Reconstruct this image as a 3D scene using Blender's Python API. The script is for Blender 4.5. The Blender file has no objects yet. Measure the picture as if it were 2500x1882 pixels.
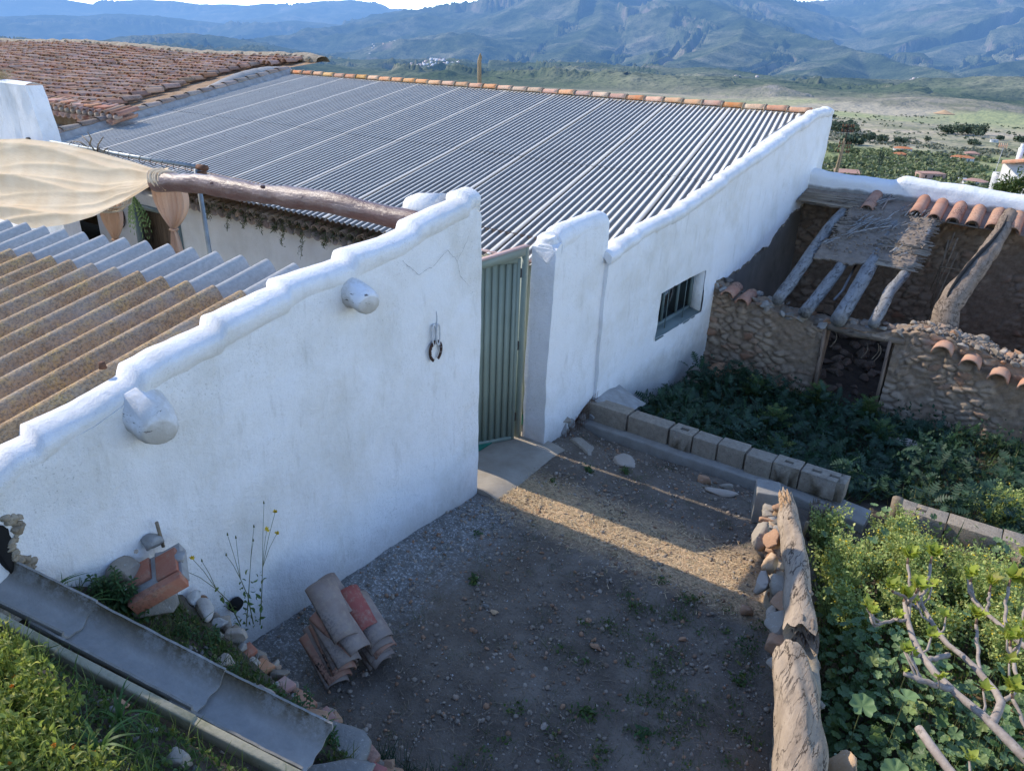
import bpy, math, random
import numpy as np
from mathutils import Vector, Matrix, noise as mn
random.seed(7); RNG = np.random.default_rng(11)
SC = bpy.context.scene
COL = SC.collection
R = math.radians
# ---------------------------------------------------------------- frame of reference
# X runs square to the long whitewashed wall (towards the patio), Y runs along the wall (away), Z up, z=0 is the patio floor
CAM = (3.69, -4.83, 3.85)

# ================================================================= object helpers
WLOC = {}
def thing(name, label, cat, loc=(0, 0, 0), group=None):
    o = bpy.data.objects.new(name, None); COL.objects.link(o)
    o.location = loc; o.empty_display_size = 0.1
    o['label'] = label; o['category'] = cat
    if group: o['group'] = group
    WLOC[o.name] = np.array(loc, float)
    return o
def tag(o, label, cat, group=None):
    o['label'] = label; o['category'] = cat
    if group: o['group'] = group
    return o
def kind(o, k):
    o['kind'] = k
    return o

class G:
    """geometry collector: vertices plus faces of any size"""
    def __init__(s): s.v = []; s.f = {}; s.n = 0
    def add(s, V, F):
        V = np.asarray(V, float).reshape(-1, 3)
        b = s.n; s.v.append(V); s.n += len(V)
        if isinstance(F, np.ndarray):
            s.f.setdefault(F.shape[1], []).append(F + b)
        else:
            d = {}
            for f in F: d.setdefault(len(f), []).append(f)
            for k, l in d.items(): s.f.setdefault(k, []).append(np.array(l, int) + b)
        return s
    def box(s, x0, x1, y0, y1, z0, z1):
        V = [(x, y, z) for z in (z0, z1) for y in (y0, y1) for x in (x0, x1)]
        return s.add(V, [(0, 2, 3, 1), (4, 5, 7, 6), (0, 1, 5, 4), (2, 6, 7, 3), (0, 4, 6, 2), (1, 3, 7, 5)])
    def obox(s, c, ax, ay, az, hx, hy, hz):
        c = np.array(c, float); ax, ay, az = [np.array(a, float) / np.linalg.norm(a) for a in (ax, ay, az)]
        V = [c + i * hx * ax + j * hy * ay + k * hz * az for k in (-1, 1) for j in (-1, 1) for i in (-1, 1)]
        return s.add(V, [(0, 2, 3, 1), (4, 5, 7, 6), (0, 1, 5, 4), (2, 6, 7, 3), (0, 4, 6, 2), (1, 3, 7, 5)])
    def tube(s, pts, rad, seg=10, caps=True, nz=0, nsc=3., ring=None, squash=1.0):
        pts = [np.array(p, float) for p in pts]; n = len(pts)
        if not hasattr(rad, '__len__'): rad = [rad] * n
        T = [pts[min(i + 1, n - 1)] - pts[max(i - 1, 0)] for i in range(n)]
        T = [t / (np.linalg.norm(t) + 1e-12) for t in T]
        a = np.array([0, 0, 1.]) if abs(T[0][2]) < .9 else np.array([1., 0, 0])
        u = np.cross(T[0], a); u /= np.linalg.norm(u)
        V = []
        for i in range(n):
            u = u - T[i] * (u @ T[i]); u /= np.linalg.norm(u); w = np.cross(T[i], u)
            for k in range(seg):
                th = 2 * math.pi * k / seg
                d = u * math.cos(th) + w * math.sin(th) * squash
                r = rad[i]
                if nz:
                    p = pts[i] + d * r
                    r *= 1 + nz * mn.noise(Vector(p * nsc))
                V.append(pts[i] + d * r)
        F = [(i * seg + k, i * seg + (k + 1) % seg, (i + 1) * seg + (k + 1) % seg, (i + 1) * seg + k) for i in range(n - 1) for k in range(seg)]
        b = len(V)
        if caps:
            F.append(tuple(range(seg - 1, -1, -1))); F.append(tuple((n - 1) * seg + k for k in range(seg)))
        return s.add(V, F)
    def grid(s, P, flip=False):
        """P : array (m,n,3)"""
        m, n = P.shape[:2]
        i, j = np.meshgrid(np.arange(m - 1), np.arange(n - 1), indexing='ij')
        a = (i * n + j).ravel(); F = np.stack([a, a + n, a + n + 1, a + 1], 1)
        if flip: F = F[:, ::-1]
        return s.add(P.reshape(-1, 3), F)
    def inst(s, T, mats, locs):
        """replicate template T=(V,{k:F}) with N 3x3 matrices and N locations"""
        V, FD = T; mats = np.asarray(mats); locs = np.asarray(locs); N = len(locs)
        if N == 0: return s
        W = np.einsum('nij,vj->nvi', mats, V) + locs[:, None, :]
        b = s.n; s.v.append(W.reshape(-1, 3)); s.n += W.shape[0] * W.shape[1]
        off = (np.arange(N) * len(V) + b)
        for k, F in FD.items():
            s.f.setdefault(k, []).append((F[None] + off[:, None, None]).reshape(-1, k))
        return s
    def build(s, name, mat, parent=None, smooth=True, attr=None):
        V = np.concatenate(s.v) if s.v else np.zeros((0, 3))
        if parent is not None:
            V = V - WLOC[parent.name]
        me = bpy.data.meshes.new(name)
        me.vertices.add(len(V)); me.vertices.foreach_set('co', V.astype(np.float32).ravel())
        loops, starts, tot = [], [], 0
        for k, L in s.f.items():
            F = np.concatenate(L); loops.append(F.ravel()); starts.append(tot + np.arange(len(F)) * k); tot += F.size
        loops = np.concatenate(loops); starts = np.concatenate(starts)
        me.loops.add(len(loops)); me.loops.foreach_set('vertex_index', loops.astype(np.int32))
        me.polygons.add(len(starts)); me.polygons.foreach_set('loop_start', starts.astype(np.int32))
        me.update(calc_edges=True)
        if smooth: me.polygons.foreach_set('use_smooth', np.ones(len(starts), bool))
        if attr is not None:
            for an, arr in attr.items():
                ca = me.color_attributes.new(an, 'FLOAT_COLOR', 'POINT')
                ca.data.foreach_set('color', np.asarray(arr, np.float32).ravel())
        me.validate(); me.update()
        o = bpy.data.objects.new(name, me); COL.objects.link(o)
        if isinstance(mat, (list, tuple)):
            for m in mat: me.materials.append(m)
        else: me.materials.append(mat)
        if parent is not None:
            o.parent = parent; WLOC[o.name] = WLOC[parent.name]
        else: WLOC[o.name] = np.zeros(3)
        return o
def based(o, loc):
    """move a one-mesh thing's origin to loc"""
    me = o.data; n = len(me.vertices); a = np.empty(n * 3, np.float32); me.vertices.foreach_get('co', a)
    a = a.reshape(-1, 3) - np.array(loc, np.float32); me.vertices.foreach_set('co', a.ravel()); me.update()
    o.location = loc; WLOC[o.name] = np.array(loc, float)
    return o
def bevel(o, w=.01, seg=2):
    m = o.modifiers.new('bevel', 'BEVEL'); m.width = w; m.segments = seg; m.limit_method = 'ANGLE'; m.angle_limit = R(35)
    return o
def rotm(ax, an):
    return np.array(Matrix.Rotation(an, 3, Vector(ax)))
def eul(a, b, c):
    from mathutils import Euler
    return np.array(Euler((a, b, c)).to_matrix())
def rand_rots(n, tilt=.5, rng=RNG):
    """n rotations: random yaw, tilt about a horizontal axis"""
    yaw = rng.uniform(0, 2 * math.pi, n); t = rng.normal(0, tilt, n); t2 = rng.normal(0, tilt, n)
    cy, sy = np.cos(yaw), np.sin(yaw); ct, st = np.cos(t), np.sin(t); c2, s2 = np.cos(t2), np.sin(t2)
    Z = np.zeros(n); O = np.ones(n)
    Rz = np.stack([cy, -sy, Z, sy, cy, Z, Z, Z, O], 1).reshape(-1, 3, 3)
    Rx = np.stack([O, Z, Z, Z, ct, -st, Z, st, ct], 1).reshape(-1, 3, 3)
    Ry = np.stack([c2, Z, s2, Z, O, Z, -s2, Z, c2], 1).reshape(-1, 3, 3)
    return Rz @ Rx @ Ry
def T_(V, F):
    d = {}
    for f in F: d.setdefault(len(f), []).append(f)
    return np.array(V, float), {k: np.array(l, int) for k, l in d.items()}
def fbm(x, y, z=0., sc=1., oc=4):
    return mn.fractal(Vector((x * sc, y * sc, z * sc)), 1.0, 2.0, oc)
def fbm_arr(P, sc=1., oc=4):
    P = np.asarray(P, float).reshape(-1, 3) * sc
    return np.array([mn.fractal(Vector(p), 1.0, 2.0, oc) for p in P])

# ================================================================= materials
def lin(c):
    c = [x / 255. for x in c]
    return tuple((x / 12.92 if x <= .04045 else ((x + .055) / 1.055) ** 2.4) for x in c) + (1.,)
class NB:
    def __init__(s, name):
        s.m = bpy.data.materials.new(name); s.m.use_nodes = True; s.t = s.m.node_tree; s.t.nodes.clear()
        s.N = s.t.nodes; s.L = s.t.links; s._tc = None
    def new(s, ty, **kw):
        n = s.N.new(ty)
        for k, v in kw.items(): setattr(n, k, v)
        return n
    def set(s, sock, v):
        if v is None: return
        if isinstance(v, bpy.types.NodeSocket): s.L.new(v, sock)
        else: sock.default_value = v
    def co(s, stretch=(1, 1, 1)):
        if s._tc is None: s._tc = s.new('ShaderNodeTexCoord')
        if stretch == (1, 1, 1): return s._tc.outputs['Object']
        m = s.new('ShaderNodeMapping'); s.L.new(s._tc.outputs['Object'], m.inputs[0]); m.inputs['Scale'].default_value = stretch
        return m.outputs[0]
    def noise(s, scale, detail=4, rough=.6, vec=None, dist=0.):
        n = s.new('ShaderNodeTexNoise'); s.set(n.inputs['Vector'], vec if vec is not None else s.co())
        n.inputs['Scale'].default_value = scale; n.inputs['Detail'].default_value = detail; n.inputs['Roughness'].default_value = rough
        n.inputs['Distortion'].default_value = dist
        return n.outputs['Fac']
    def vor(s, scale, vec=None, feature='F1', out='Distance', rnd=1.):
        n = s.new('ShaderNodeTexVoronoi', feature=feature); s.set(n.inputs['Vector'], vec if vec is not None else s.co())
        n.inputs['Scale'].default_value = scale; n.inputs['Randomness'].default_value = rnd
        return n.outputs[out]
    def ramp(s, fac, stops, interp='LINEAR'):
        n = s.new('ShaderNodeValToRGB'); cr = n.color_ramp; cr.interpolation = interp
        while len(cr.elements) < len(stops): cr.elements.new(.5)
        for e, (p, c) in zip(cr.elements, stops):
            e.position = p; e.color = c if hasattr(c, '__len__') else (c, c, c, 1)
        s.set(n.inputs[0], fac); return n.outputs[0]
    def mix(s, fac, a, b, mode='MIX'):
        n = s.new('ShaderNodeMix', data_type='RGBA', blend_type=mode)
        s.set(n.inputs[0], fac); s.set(n.inputs[6], a); s.set(n.inputs[7], b); return n.outputs[2]
    def math(s, op, a, b=None, c=None, clamp=False):
        n = s.new('ShaderNodeMath', operation=op, use_clamp=clamp); s.set(n.inputs[0], a)
        if b is not None: s.set(n.inputs[1], b)
        if c is not None: s.set(n.inputs[2], c)
        return n.outputs[0]
    def rmap(s, v, a, b, c=0., d=1.):
        n = s.new('ShaderNodeMapRange'); s.set(n.inputs[0], v)
        for i, x in enumerate((a, b, c, d)): n.inputs[i + 1].default_value = x
        return n.outputs[0]
    def rand(s): return s.new('ShaderNodeNewGeometry').outputs['Random Per Island']
    def attr(s, n, out='Color'):
        a = s.new('ShaderNodeAttribute'); a.attribute_name = n; return a.outputs[out]
    def bump(s, h, st=.5, dist=.01, nrm=None):
        n = s.new('ShaderNodeBump'); s.set(n.inputs['Height'], h); n.inputs['Strength'].default_value = st; n.inputs['Distance'].default_value = dist
        if nrm is not None: s.L.new(nrm, n.inputs['Normal'])
        return n.outputs[0]
    def hsv(s, c, h=.5, sa=1., v=1.):
        n = s.new('ShaderNodeHueSaturation'); s.set(n.inputs['Hue'], h); s.set(n.inputs['Saturation'], sa); s.set(n.inputs['Value'], v); s.set(n.inputs['Color'], c)
        return n.outputs[0]
    def out(s, color, rough=.85, nrm=None, spec=.25, metal=0., trans=0., tcol=None):
        p = s.new('ShaderNodeBsdfPrincipled'); s.set(p.inputs['Base Color'], color); s.set(p.inputs['Roughness'], rough)
        s.set(p.inputs['Metallic'], metal); p.inputs['Specular IOR Level'].default_value = spec
        if nrm is not None: s.L.new(nrm, p.inputs['Normal'])
        sh = p.outputs[0]
        if trans:
            t = s.new('ShaderNodeBsdfTranslucent'); s.set(t.inputs[0], tcol if tcol is not None else color)
            if nrm is not None: s.L.new(nrm, t.inputs['Normal'])
            mx = s.new('ShaderNodeMixShader'); mx.inputs[0].default_value = trans
            s.L.new(sh, mx.inputs[1]); s.L.new(t.outputs[0], mx.inputs[2]); sh = mx.outputs[0]
        o = s.new('ShaderNodeOutputMaterial'); s.L.new(sh, o.inputs[0])
        return s.m
def c4(r, g=None, b=None):
    return (r, r, r, 1) if g is None else (r, g, b, 1)
def simple(name, stops, scale=6, detail=5, rough=.85, bumps=((40, .4, .01),), island=0., spots=(), stretch=(1, 1, 1), trans=0., spec=.25, metal=0., hue=0., nrough=.62):
    """noise-ramped colour, optional per-piece value shift, speckles and layered bumps"""
    B = NB(name); v = B.co(stretch)
    c = B.ramp(B.noise(scale, detail, nrough, v), stops)
    for (sc, lo, hi, col, amt) in spots:
        m = B.rmap(B.noise(sc, 5, .65), lo, hi, 0, amt); c = B.mix(m, c, col)
    if island:
        r = B.rand(); c = B.hsv(c, B.math('ADD', B.math('MULTIPLY', B.math('SUBTRACT', B.math('FRACT', B.math('MULTIPLY', r, 7.31)), .5), hue), .5), 1., B.rmap(r, 0, 1, 1 - island, 1 + island))
    n = None
    for (sc, st, d) in bumps: n = B.bump(B.noise(sc, 4, .6, v), st, d, n)
    return B.out(c, rough, n, spec, metal, trans)
# ---------------------------------------------------------------- surface materials
def m_plaster(name, base=.80, dirt=.32, warm=False, streak=True, zdark=None):
    B = NB(name)
    b1 = c4(base, base * (.985 if warm else .995), base * (.95 if warm else .985)); b2 = c4(base * .86, base * .84, base * .79)
    c = B.ramp(B.noise(1.3, 6, .65), [(.32, b2), (.52, b1), (1, b1)])
    # rain streaks and mildew, built up from stretched noise
    s = B.noise(9, 6, .75, B.co((1, 1, .22)))
    c = B.mix(B.rmap(s, .56, .80, 0, dirt * 1.6), c, c4(.36, .33, .26))
    k = B.math('MULTIPLY', B.rmap(B.noise(75, 3, .6), .60, .68, 0, 1), B.rmap(B.noise(1.7, 5, .6), .45, .68, 0, 1))
    c = B.mix(B.math('MULTIPLY', k, .55), c, c4(.20, .19, .15))
    g = B.math('MULTIPLY', B.rmap(B.noise(160, 2, .6), .5, .72, 0, 1), .28)
    c = B.mix(g, c, c4(base * .62, base * .62, base * .62))
    zz = B.new('ShaderNodeSeparateXYZ'); B.L.new(B.co(), zz.inputs[0])
    c = B.mix(B.rmap(B.math('ADD', zz.outputs[2], B.math('MULTIPLY', B.noise(5, 5, .7), -.5)), .10, -.25, 0, .55), c, c4(.40, .36, .30))   # splashed dirt at the foot
    c = B.mix(B.rmap(B.noise(2.6, 6, .7, B.co((1, 1, .35))), .52, .72, 0, .30), c, c4(base * .72, base * .68, base * .58))
    n = B.bump(B.noise(5, 4, .55), .35, .05)
    n = B.bump(B.noise(28, 5, .65), .55, .014, n)
    n = B.bump(B.noise(110, 4, .65), .75, .005, n)
    return B.out(c, .9, n, .15)
MAT = {}
MAT['plaster'] = m_plaster('whitewash', .86)
MAT['plaster_cap'] = m_plaster('whitewash_coping', .84, .22)
MAT['plaster_cream'] = m_plaster('cream_render', .62, .12, True)
MAT['render_grey'] = simple('grey_render', [(.3, c4(.16, .155, .14)), (.7, c4(.27, .26, .24))], 3, 6, .9, ((30, .5, .01), (4, .3, .03)), spots=((1.5, .5, .7, c4(.10, .095, .09), .6),))
def m_stone(name, pal, dark=c4(.09, .07, .055)):
    B = NB(name)
    cell = B.attr('tint')
    sep = B.new('ShaderNodeSeparateColor'); B.L.new(cell, sep.inputs[0])
    c = B.ramp(sep.outputs[0], pal, 'LINEAR')
    c = B.mix(B.rmap(B.noise(9, 6, .7), .3, .75, 0, .75), c, B.ramp(B.noise(3, 5, .6), [(.3, c4(.23, .16, .11)), (.7, c4(.38, .29, .21))]))
    c = B.mix(sep.outputs[1], c, B.ramp(B.noise(14, 5, .6), [(.3, c4(.20, .14, .095)), (.7, c4(.33, .245, .17))]))   # mud between the stones
    c = B.mix(B.rmap(B.noise(60, 4, .7), .55, .75, 0, .35), c, dark)
    n = B.bump(B.noise(12, 6, .7), .6, .03); n = B.bump(B.noise(70, 4, .7), .6, .006, n)
    return B.out(c, .95, n, .1)
MAT['rubble'] = m_stone('rubble_masonry', [(0, c4(.34, .22, .14)), (.25, c4(.48, .36, .25)), (.5, c4(.37, .29, .22)), (.75, c4(.52, .40, .29)), (1, c4(.34, .17, .10))])
def m_rock(name, a, b, c_=None, hue=.03):
    B = NB(name)
    r = B.rand()
    c = B.mix(B.rmap(B.noise(8, 6, .65), .35, .65), a, b)
    if c_ is not None: c = B.mix(B.rmap(B.math('FRACT', B.math('MULTIPLY', r, 5.7)), .55, .8), c, c_)
    c = B.mix(B.rmap(B.noise(45, 4, .7), .58, .72, 0, .5), c, c4(.5, .48, .44))
    c = B.hsv(c, .5, 1., B.rmap(r, 0, 1, .72, 1.3))
    n = B.bump(B.noise(7, 6, .7), .6, .03); n = B.bump(B.noise(60, 4, .7), .5, .005, n)
    return B.out(c, .93, n, .12)
MAT['rock'] = m_rock('limestone', c4(.25, .205, .155), c4(.38, .32, .255), c4(.34, .20, .12))
MAT['rock_grey'] = m_rock('grey_stone', c4(.21, .195, .175), c4(.33, .31, .28), c4(.28, .24, .19))
MAT['rock_ochre'] = m_rock('ochre_stone', c4(.42, .27, .15), c4(.5, .36, .23))
MAT['rock_white'] = m_rock('limewashed_stone', c4(.38, .36, .33), c4(.60, .58, .54), c4(.36, .30, .24))
MAT['slate'] = m_rock('slate', c4(.12, .14, .16), c4(.19, .20, .22), c4(.2, .19, .17))
def m_clay(name, a, b, lichen=.7, dark=.5, isl=.28):
    B = NB(name); r = B.rand()
    c = B.mix(B.rmap(B.noise(4, 5, .6), .35, .65), a, b)
    c = B.mix(B.math('MULTIPLY', B.rmap(B.noise(22, 5, .7), .5, .66, 0, 1), .5), c, c4(.42, .33, .22))
    k = B.math('MULTIPLY', B.rmap(B.noise(55, 4, .7), .48, .58, 0, 1), B.rmap(B.noise(1.3, 4, .6), .5, .6, 0, 1))
    k = B.math('MULTIPLY', k, B.math('ADD', .3, B.rmap(B.math('FRACT', B.math('MULTIPLY', r, 13.1)), .35, .6, 0, .7)))
    c = B.mix(B.math('MULTIPLY', k, dark), c, c4(.035, .032, .028))
    c = B.mix(B.math('MULTIPLY', B.rmap(B.noise(35, 3, .6), .62, .7), lichen * .4), c, c4(.45, .40, .25))
    c = B.hsv(c, B.rmap(B.math('FRACT', B.math('MULTIPLY', r, 3.7)), 0, 1, .485, .512), B.rmap(B.math('FRACT', B.math('MULTIPLY', r, 9.7)), 0, 1, .65, 1.05), B.rmap(r, 0, 1, 1 - isl, 1 + isl))
    n = B.bump(B.noise(10, 4, .6), .3, .01); n = B.bump(B.noise(90, 3, .6), .4, .003, n)
    return B.out(c, .88, n, .15)
MAT['clay'] = m_clay('old_clay_tile', c4(.38, .185, .10), c4(.46, .26, .155), dark=.95)
MAT['clay_ridge'] = m_clay('ridge_clay', c4(.68, .29, .10), c4(.72, .42, .20), .6, .35, .18)
MAT['clay_bright'] = m_clay('bright_clay', c4(.52, .26, .13), c4(.50, .31, .18), .5, .5, .2)
MAT['clay_dusty'] = m_clay('dusty_clay', c4(.27, .20, .15), c4(.34, .28, .23), .4, .45, .25)
MAT['clay_red'] = m_clay('red_clay', c4(.36, .095, .055), c4(.40, .13, .075), .3, .3, .05)
MAT['brick'] = m_clay('brick', c4(.42, .17, .09), c4(.50, .27, .16), .4, .3, .1)
MAT['mortar'] = simple('lime_mortar', [(.3, c4(.25, .20, .14)), (.7, c4(.42, .36, .27))], 7, 6, .95, ((22, .7, .02), (90, .5, .005)), spots=((3, .55, .7, c4(.14, .12, .09), .6),))
MAT['mortar_grey'] = simple('grey_mortar', [(.3, c4(.26, .25, .23)), (.7, c4(.42, .41, .39))], 7, 6, .95, ((22, .6, .015), (90, .5, .005)))
def m_steel():
    B = NB('painted_corrugated_steel')
    c = B.ramp(B.noise(.9, 5, .6), [(.3, c4(.42, .43, .43)), (.7, c4(.50, .505, .50))])
    c = B.mix(B.rmap(B.noise(5, 6, .7, B.co((1, .12, 1))), .52, .8, 0, .4), c, c4(.28, .29, .29))
    c = B.mix(B.rmap(B.noise(38, 5, .7), .64, .75, 0, .5), c, c4(.20, .18, .15))
    c = B.mix(.7, c, c4(.84, .81, .71))
    wv = B.attr('crest', 'Fac'); c = B.mix(B.rmap(wv, .26, .68), B.mix(B.rmap(B.noise(2, 4, .6), .3, .7), c4(.125, .115, .098), c4(.185, .175, .15)), c)   # light and shade of the ribs painted in: valleys dark, crests bright
    c = B.hsv(c, .5, 1., B.rmap(B.rand(), 0, 1, .92, 1.08))
    n = B.bump(B.noise(3, 3, .5), .1, .01); n = B.bump(B.noise(130, 2, .5), .12, .002, n)
    return B.out(c, .55, n, .3)
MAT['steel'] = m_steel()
def m_fibro(name, lichen):
    B = NB(name)
    g = B.ramp(B.noise(40, 5, .7), [(.3, c4(.36, .36, .34)), (.7, c4(.52, .515, .49))])
    g = B.mix(B.rmap(B.noise(3, 5, .6, B.co((1, .3, 1))), .45, .75, 0, .4), g, c4(.26, .27, .28))
    if lichen:
        l = B.ramp(B.noise(7, 6, .75), [(.3, c4(.38, .235, .11)), (.5, c4(.53, .35, .19)), (.62, c4(.60, .39, .15)), (.72, c4(.55, .47, .36))])
        l = B.mix(B.rmap(B.noise(65, 5, .75), .46, .58, 0, .75), l, c4(.17, .125, .085))
        l = B.mix(B.rmap(B.noise(95, 4, .75), .53, .62, 0, .6), l, c4(.40, .36, .30))
        g = B.mix(B.rmap(B.noise(2.2, 5, .7), .30, .52, .50, 1.), g, l)
    n = B.bump(B.noise(80, 5, .7), .6 if lichen else .3, .006); n = B.bump(B.noise(9, 4, .6), .25, .01, n)
    return B.out(g, .93, n, .12)
MAT['fibro'] = m_fibro('grey_fibre_cement', False)
MAT['fibro_lichen'] = m_fibro('lichened_fibre_cement', True)
MAT['fibro_gutter'] = (lambda: (lambda B: B.out(
    B.mix(B.rmap(B.attr('edge', 'Fac'), .55, .9, 0, 1) if False else B.math('MULTIPLY', B.rmap(B.noise(5., 6, .8), .38, .50), B.attr('edge', 'Fac')),
          B.ramp(B.noise(11, 6, .7), [(.3, c4(.27, .27, .255)), (.7, c4(.37, .36, .34))]), B.ramp(B.noise(60, 4, .7), [(.35, c4(.07, .05, .022)), (.65, c4(.15, .12, .07))])),
    .93, B.bump(B.noise(90, 4, .7), .5, .004, B.bump(B.noise(8, 5, .6), .3, .01)), .12))(NB('trough_cement')))()
MAT['concrete'] = simple('concrete', [(.3, c4(.24, .22, .19)), (.7, c4(.36, .34, .30))], 5, 6, .93, ((30, .5, .01), (130, .6, .004)), spots=((60, .58, .7, c4(.14, .13, .11), .5),))
MAT['block'] = simple('aggregate_block', [(.3, c4(.27, .22, .165)), (.7, c4(.40, .34, .26))], 20, 6, .96, ((90, .9, .012), (35, .5, .012)), spots=((70, .55, .68, c4(.10, .09, .075), .6), (90, .6, .7, c4(.5, .47, .4), .5)))
MAT['green'] = simple('green_paint', [(.3, c4(.21, .25, .205)), (.7, c4(.25, .295, .245))], 3, 4, .55, ((60, .08, .003),), spec=.35)
MAT['green_dk'] = simple('grey_green_paint', [(.3, c4(.11, .15, .15)), (.7, c4(.14, .185, .18))], 4, 4, .5, ((60, .08, .003),), spec=.35)
MAT['rail'] = simple('faded_pink_edge', [(.3, c4(.42, .28, .24)), (.7, c4(.5, .36, .31))], 8, 4, .7)
MAT['galv'] = simple('galvanised_pipe', [(.3, c4(.20, .22, .22)), (.7, c4(.33, .36, .36))], 10, 4, .45, ((40, .1, .003),), metal=.5)
MAT['rust'] = simple('rusty_iron', [(.3, c4(.10, .05, .03)), (.7, c4(.20, .10, .06))], 30, 5, .9)
MAT['iron'] = simple('dark_iron', [(.3, c4(.035, .022, .018)), (.7, c4(.08, .045, .035))], 40, 5, .6, ((80, .5, .004),), metal=.4)
MAT['black'] = simple('black_void', [(.3, c4(.012)), (.7, c4(.018))], 3, 2, .9)
MAT['glass'] = simple('window_glass', [(.3, c4(.010, .012, .013)), (.7, c4(.02, .022, .022))], 2, 2, .06, (), spec=.6)
MAT['turf'] = simple('green_turf_mat', [(.3, c4(.02, .13, .09)), (.7, c4(.03, .19, .13))], 40, 4, .9, ((160, .8, .01),))
MAT['whiteiron'] = simple('white_painted_iron', [(.3, c4(.55)), (.7, c4(.7))], 20, 4, .7, ((70, .4, .004),))
def m_wood(name, a, b, crack=c4(.05, .035, .025), ax=(1, 1, 1), island=.0, cr=.6, fine=1., rough=.88):
    B = NB(name); v = B.co(ax)
    c = B.mix(B.rmap(B.noise(7 * fine, 6, .7, v), .33, .68), a, b)
    ck = B.rmap(B.math('ABSOLUTE', B.math('SUBTRACT', B.noise(5.5 * fine, 5, .6, B.co(tuple(q * (1.6 if q >= 1 else .8) for q in ax))), .5)), .0, .016, 1, 0)
    ck = B.math('MULTIPLY', ck, B.rmap(B.noise(2.2, 3, .6), .42, .55)); c = B.mix(B.math('MULTIPLY', ck, .9), c, crack)
    c = B.mix(B.rmap(B.noise(26 * fine, 4, .7, v), .56, .70, 0, cr), c, crack)
    if island: c = B.hsv(c, .5, 1., B.rmap(B.rand(), 0, 1, 1 - island, 1 + island))
    n = B.bump(B.math('SUBTRACT', B.noise(22 * fine, 5, .7, v), B.math('MULTIPLY', ck, 1.5)), .8, .012); n = B.bump(B.noise(4, 3, .5), .3, .03, n)
    return B.out(c, rough, n, .2)
MAT['log'] = m_wood('weathered_log', c4(.27, .205, .145), c4(.47, .37, .27), ax=(1.4, .35, 1.4))
MAT['log_orange'] = m_wood('broken_wood', c4(.40, .24, .12), c4(.48, .32, .19), ax=(1, .5, 1))
MAT['beamgrey'] = m_wood('grey_beam', c4(.19, .185, .175), c4(.31, .30, .285), ax=(1.5, .25, 1.5), island=.12)
MAT['trunk'] = m_wood('crooked_trunk', c4(.19, .14, .10), c4(.31, .245, .185), ax=(1.5, .5, 1.5), cr=.8)
MAT['painted'] = (lambda B: B.out(B.mix(B.rmap(B.noise(6, 6, .75, B.co((.25, 1, 1))), .5, .68, 0, .55), B.mix(B.rmap(B.noise(20, 5, .7, B.co((.2, 1, 1))), .3, .7), c4(.085, .035, .028), c4(.13, .062, .050)), c4(.25, .20, .18)), .42,
    B.bump(B.noise(26, 5, .7, B.co((.18, 1, 1))), .9, .012, B.bump(B.noise(5, 4, .6), .5, .03)), .5))(NB('brown_stained_log'))
MAT['post'] = m_wood('weathered_post', c4(.26, .19, .11), c4(.38, .28, .17), ax=(1.5, 1.5, .2))
MAT['board'] = m_wood('brown_board', c4(.20, .14, .10), c4(.30, .22, .16), ax=(1.5, 1.5, .2))
MAT['lintel'] = m_wood('old_lintel', c4(.16, .125, .095), c4(.27, .22, .17), ax=(.25, 1.5, 1.5))
MAT['reed'] = m_wood('dry_reed', c4(.24, .19, .14), c4(.38, .32, .25), ax=(.3, 1, 1), island=.3, cr=.3)
MAT['reed_grey'] = m_wood('bleached_reed', c4(.26, .245, .225), c4(.40, .38, .35), island=.2, cr=.2)
MAT['mud'] = simple('dried_mud', [(.3, c4(.20, .155, .115)), (.7, c4(.31, .25, .195))], 9, 6, .97, ((25, .8, .02), (90, .7, .006)), spots=((70, .6, .7, c4(.36, .33, .28), .6),))
MAT['twig'] = simple('dead_twig', [(.3, c4(.16, .12, .08)), (.7, c4(.3, .24, .17))], 20, 4, .9)
MAT['straw'] = simple('straw', [(.3, c4(.50, .36, .20)), (.7, c4(.68, .52, .32))], 20, 4, .9, (), island=.3)
def m_fabric(name, a, b, trans=.35):
    B = NB(name)
    c = B.mix(B.rmap(B.noise(2.5, 3, .5), .3, .7), a, b)
    k = B.vor(11, B.co((1, 1.6, 1.6))); c = B.mix(B.rmap(k, .10, .06, 0, .32), c, c4(.42, .33, .24))
    w = B.new('ShaderNodeTexWave', wave_type='BANDS'); B.L.new(B.co(), w.inputs[0]); w.inputs['Scale'].default_value = 60
    n = B.bump(w.outputs['Fac'], .12, .003); n = B.bump(B.noise(10, 4, .6, B.co((.4, 1.5, 1.5))), .3, .03, n)
    return B.out(c, .9, n, .1, trans=trans)
MAT['canopy'] = m_fabric('cream_cloth', c4(.78, .60, .39), c4(.86, .71, .51), .3)
MAT['curtain'] = m_fabric('peach_curtain', c4(.72, .47, .31), c4(.78, .56, .41), .35)
MAT['wicker'] = simple('wicker', [(.3, c4(.45, .38, .27)), (.7, c4(.58, .5, .38))], 20, 3, .8, (), island=.15)
MAT['hay'] = simple('dry_hay', [(.3, c4(.36, .26, .13)), (.7, c4(.48, .37, .22))], 20, 3, .9, (), island=.3)
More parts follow.
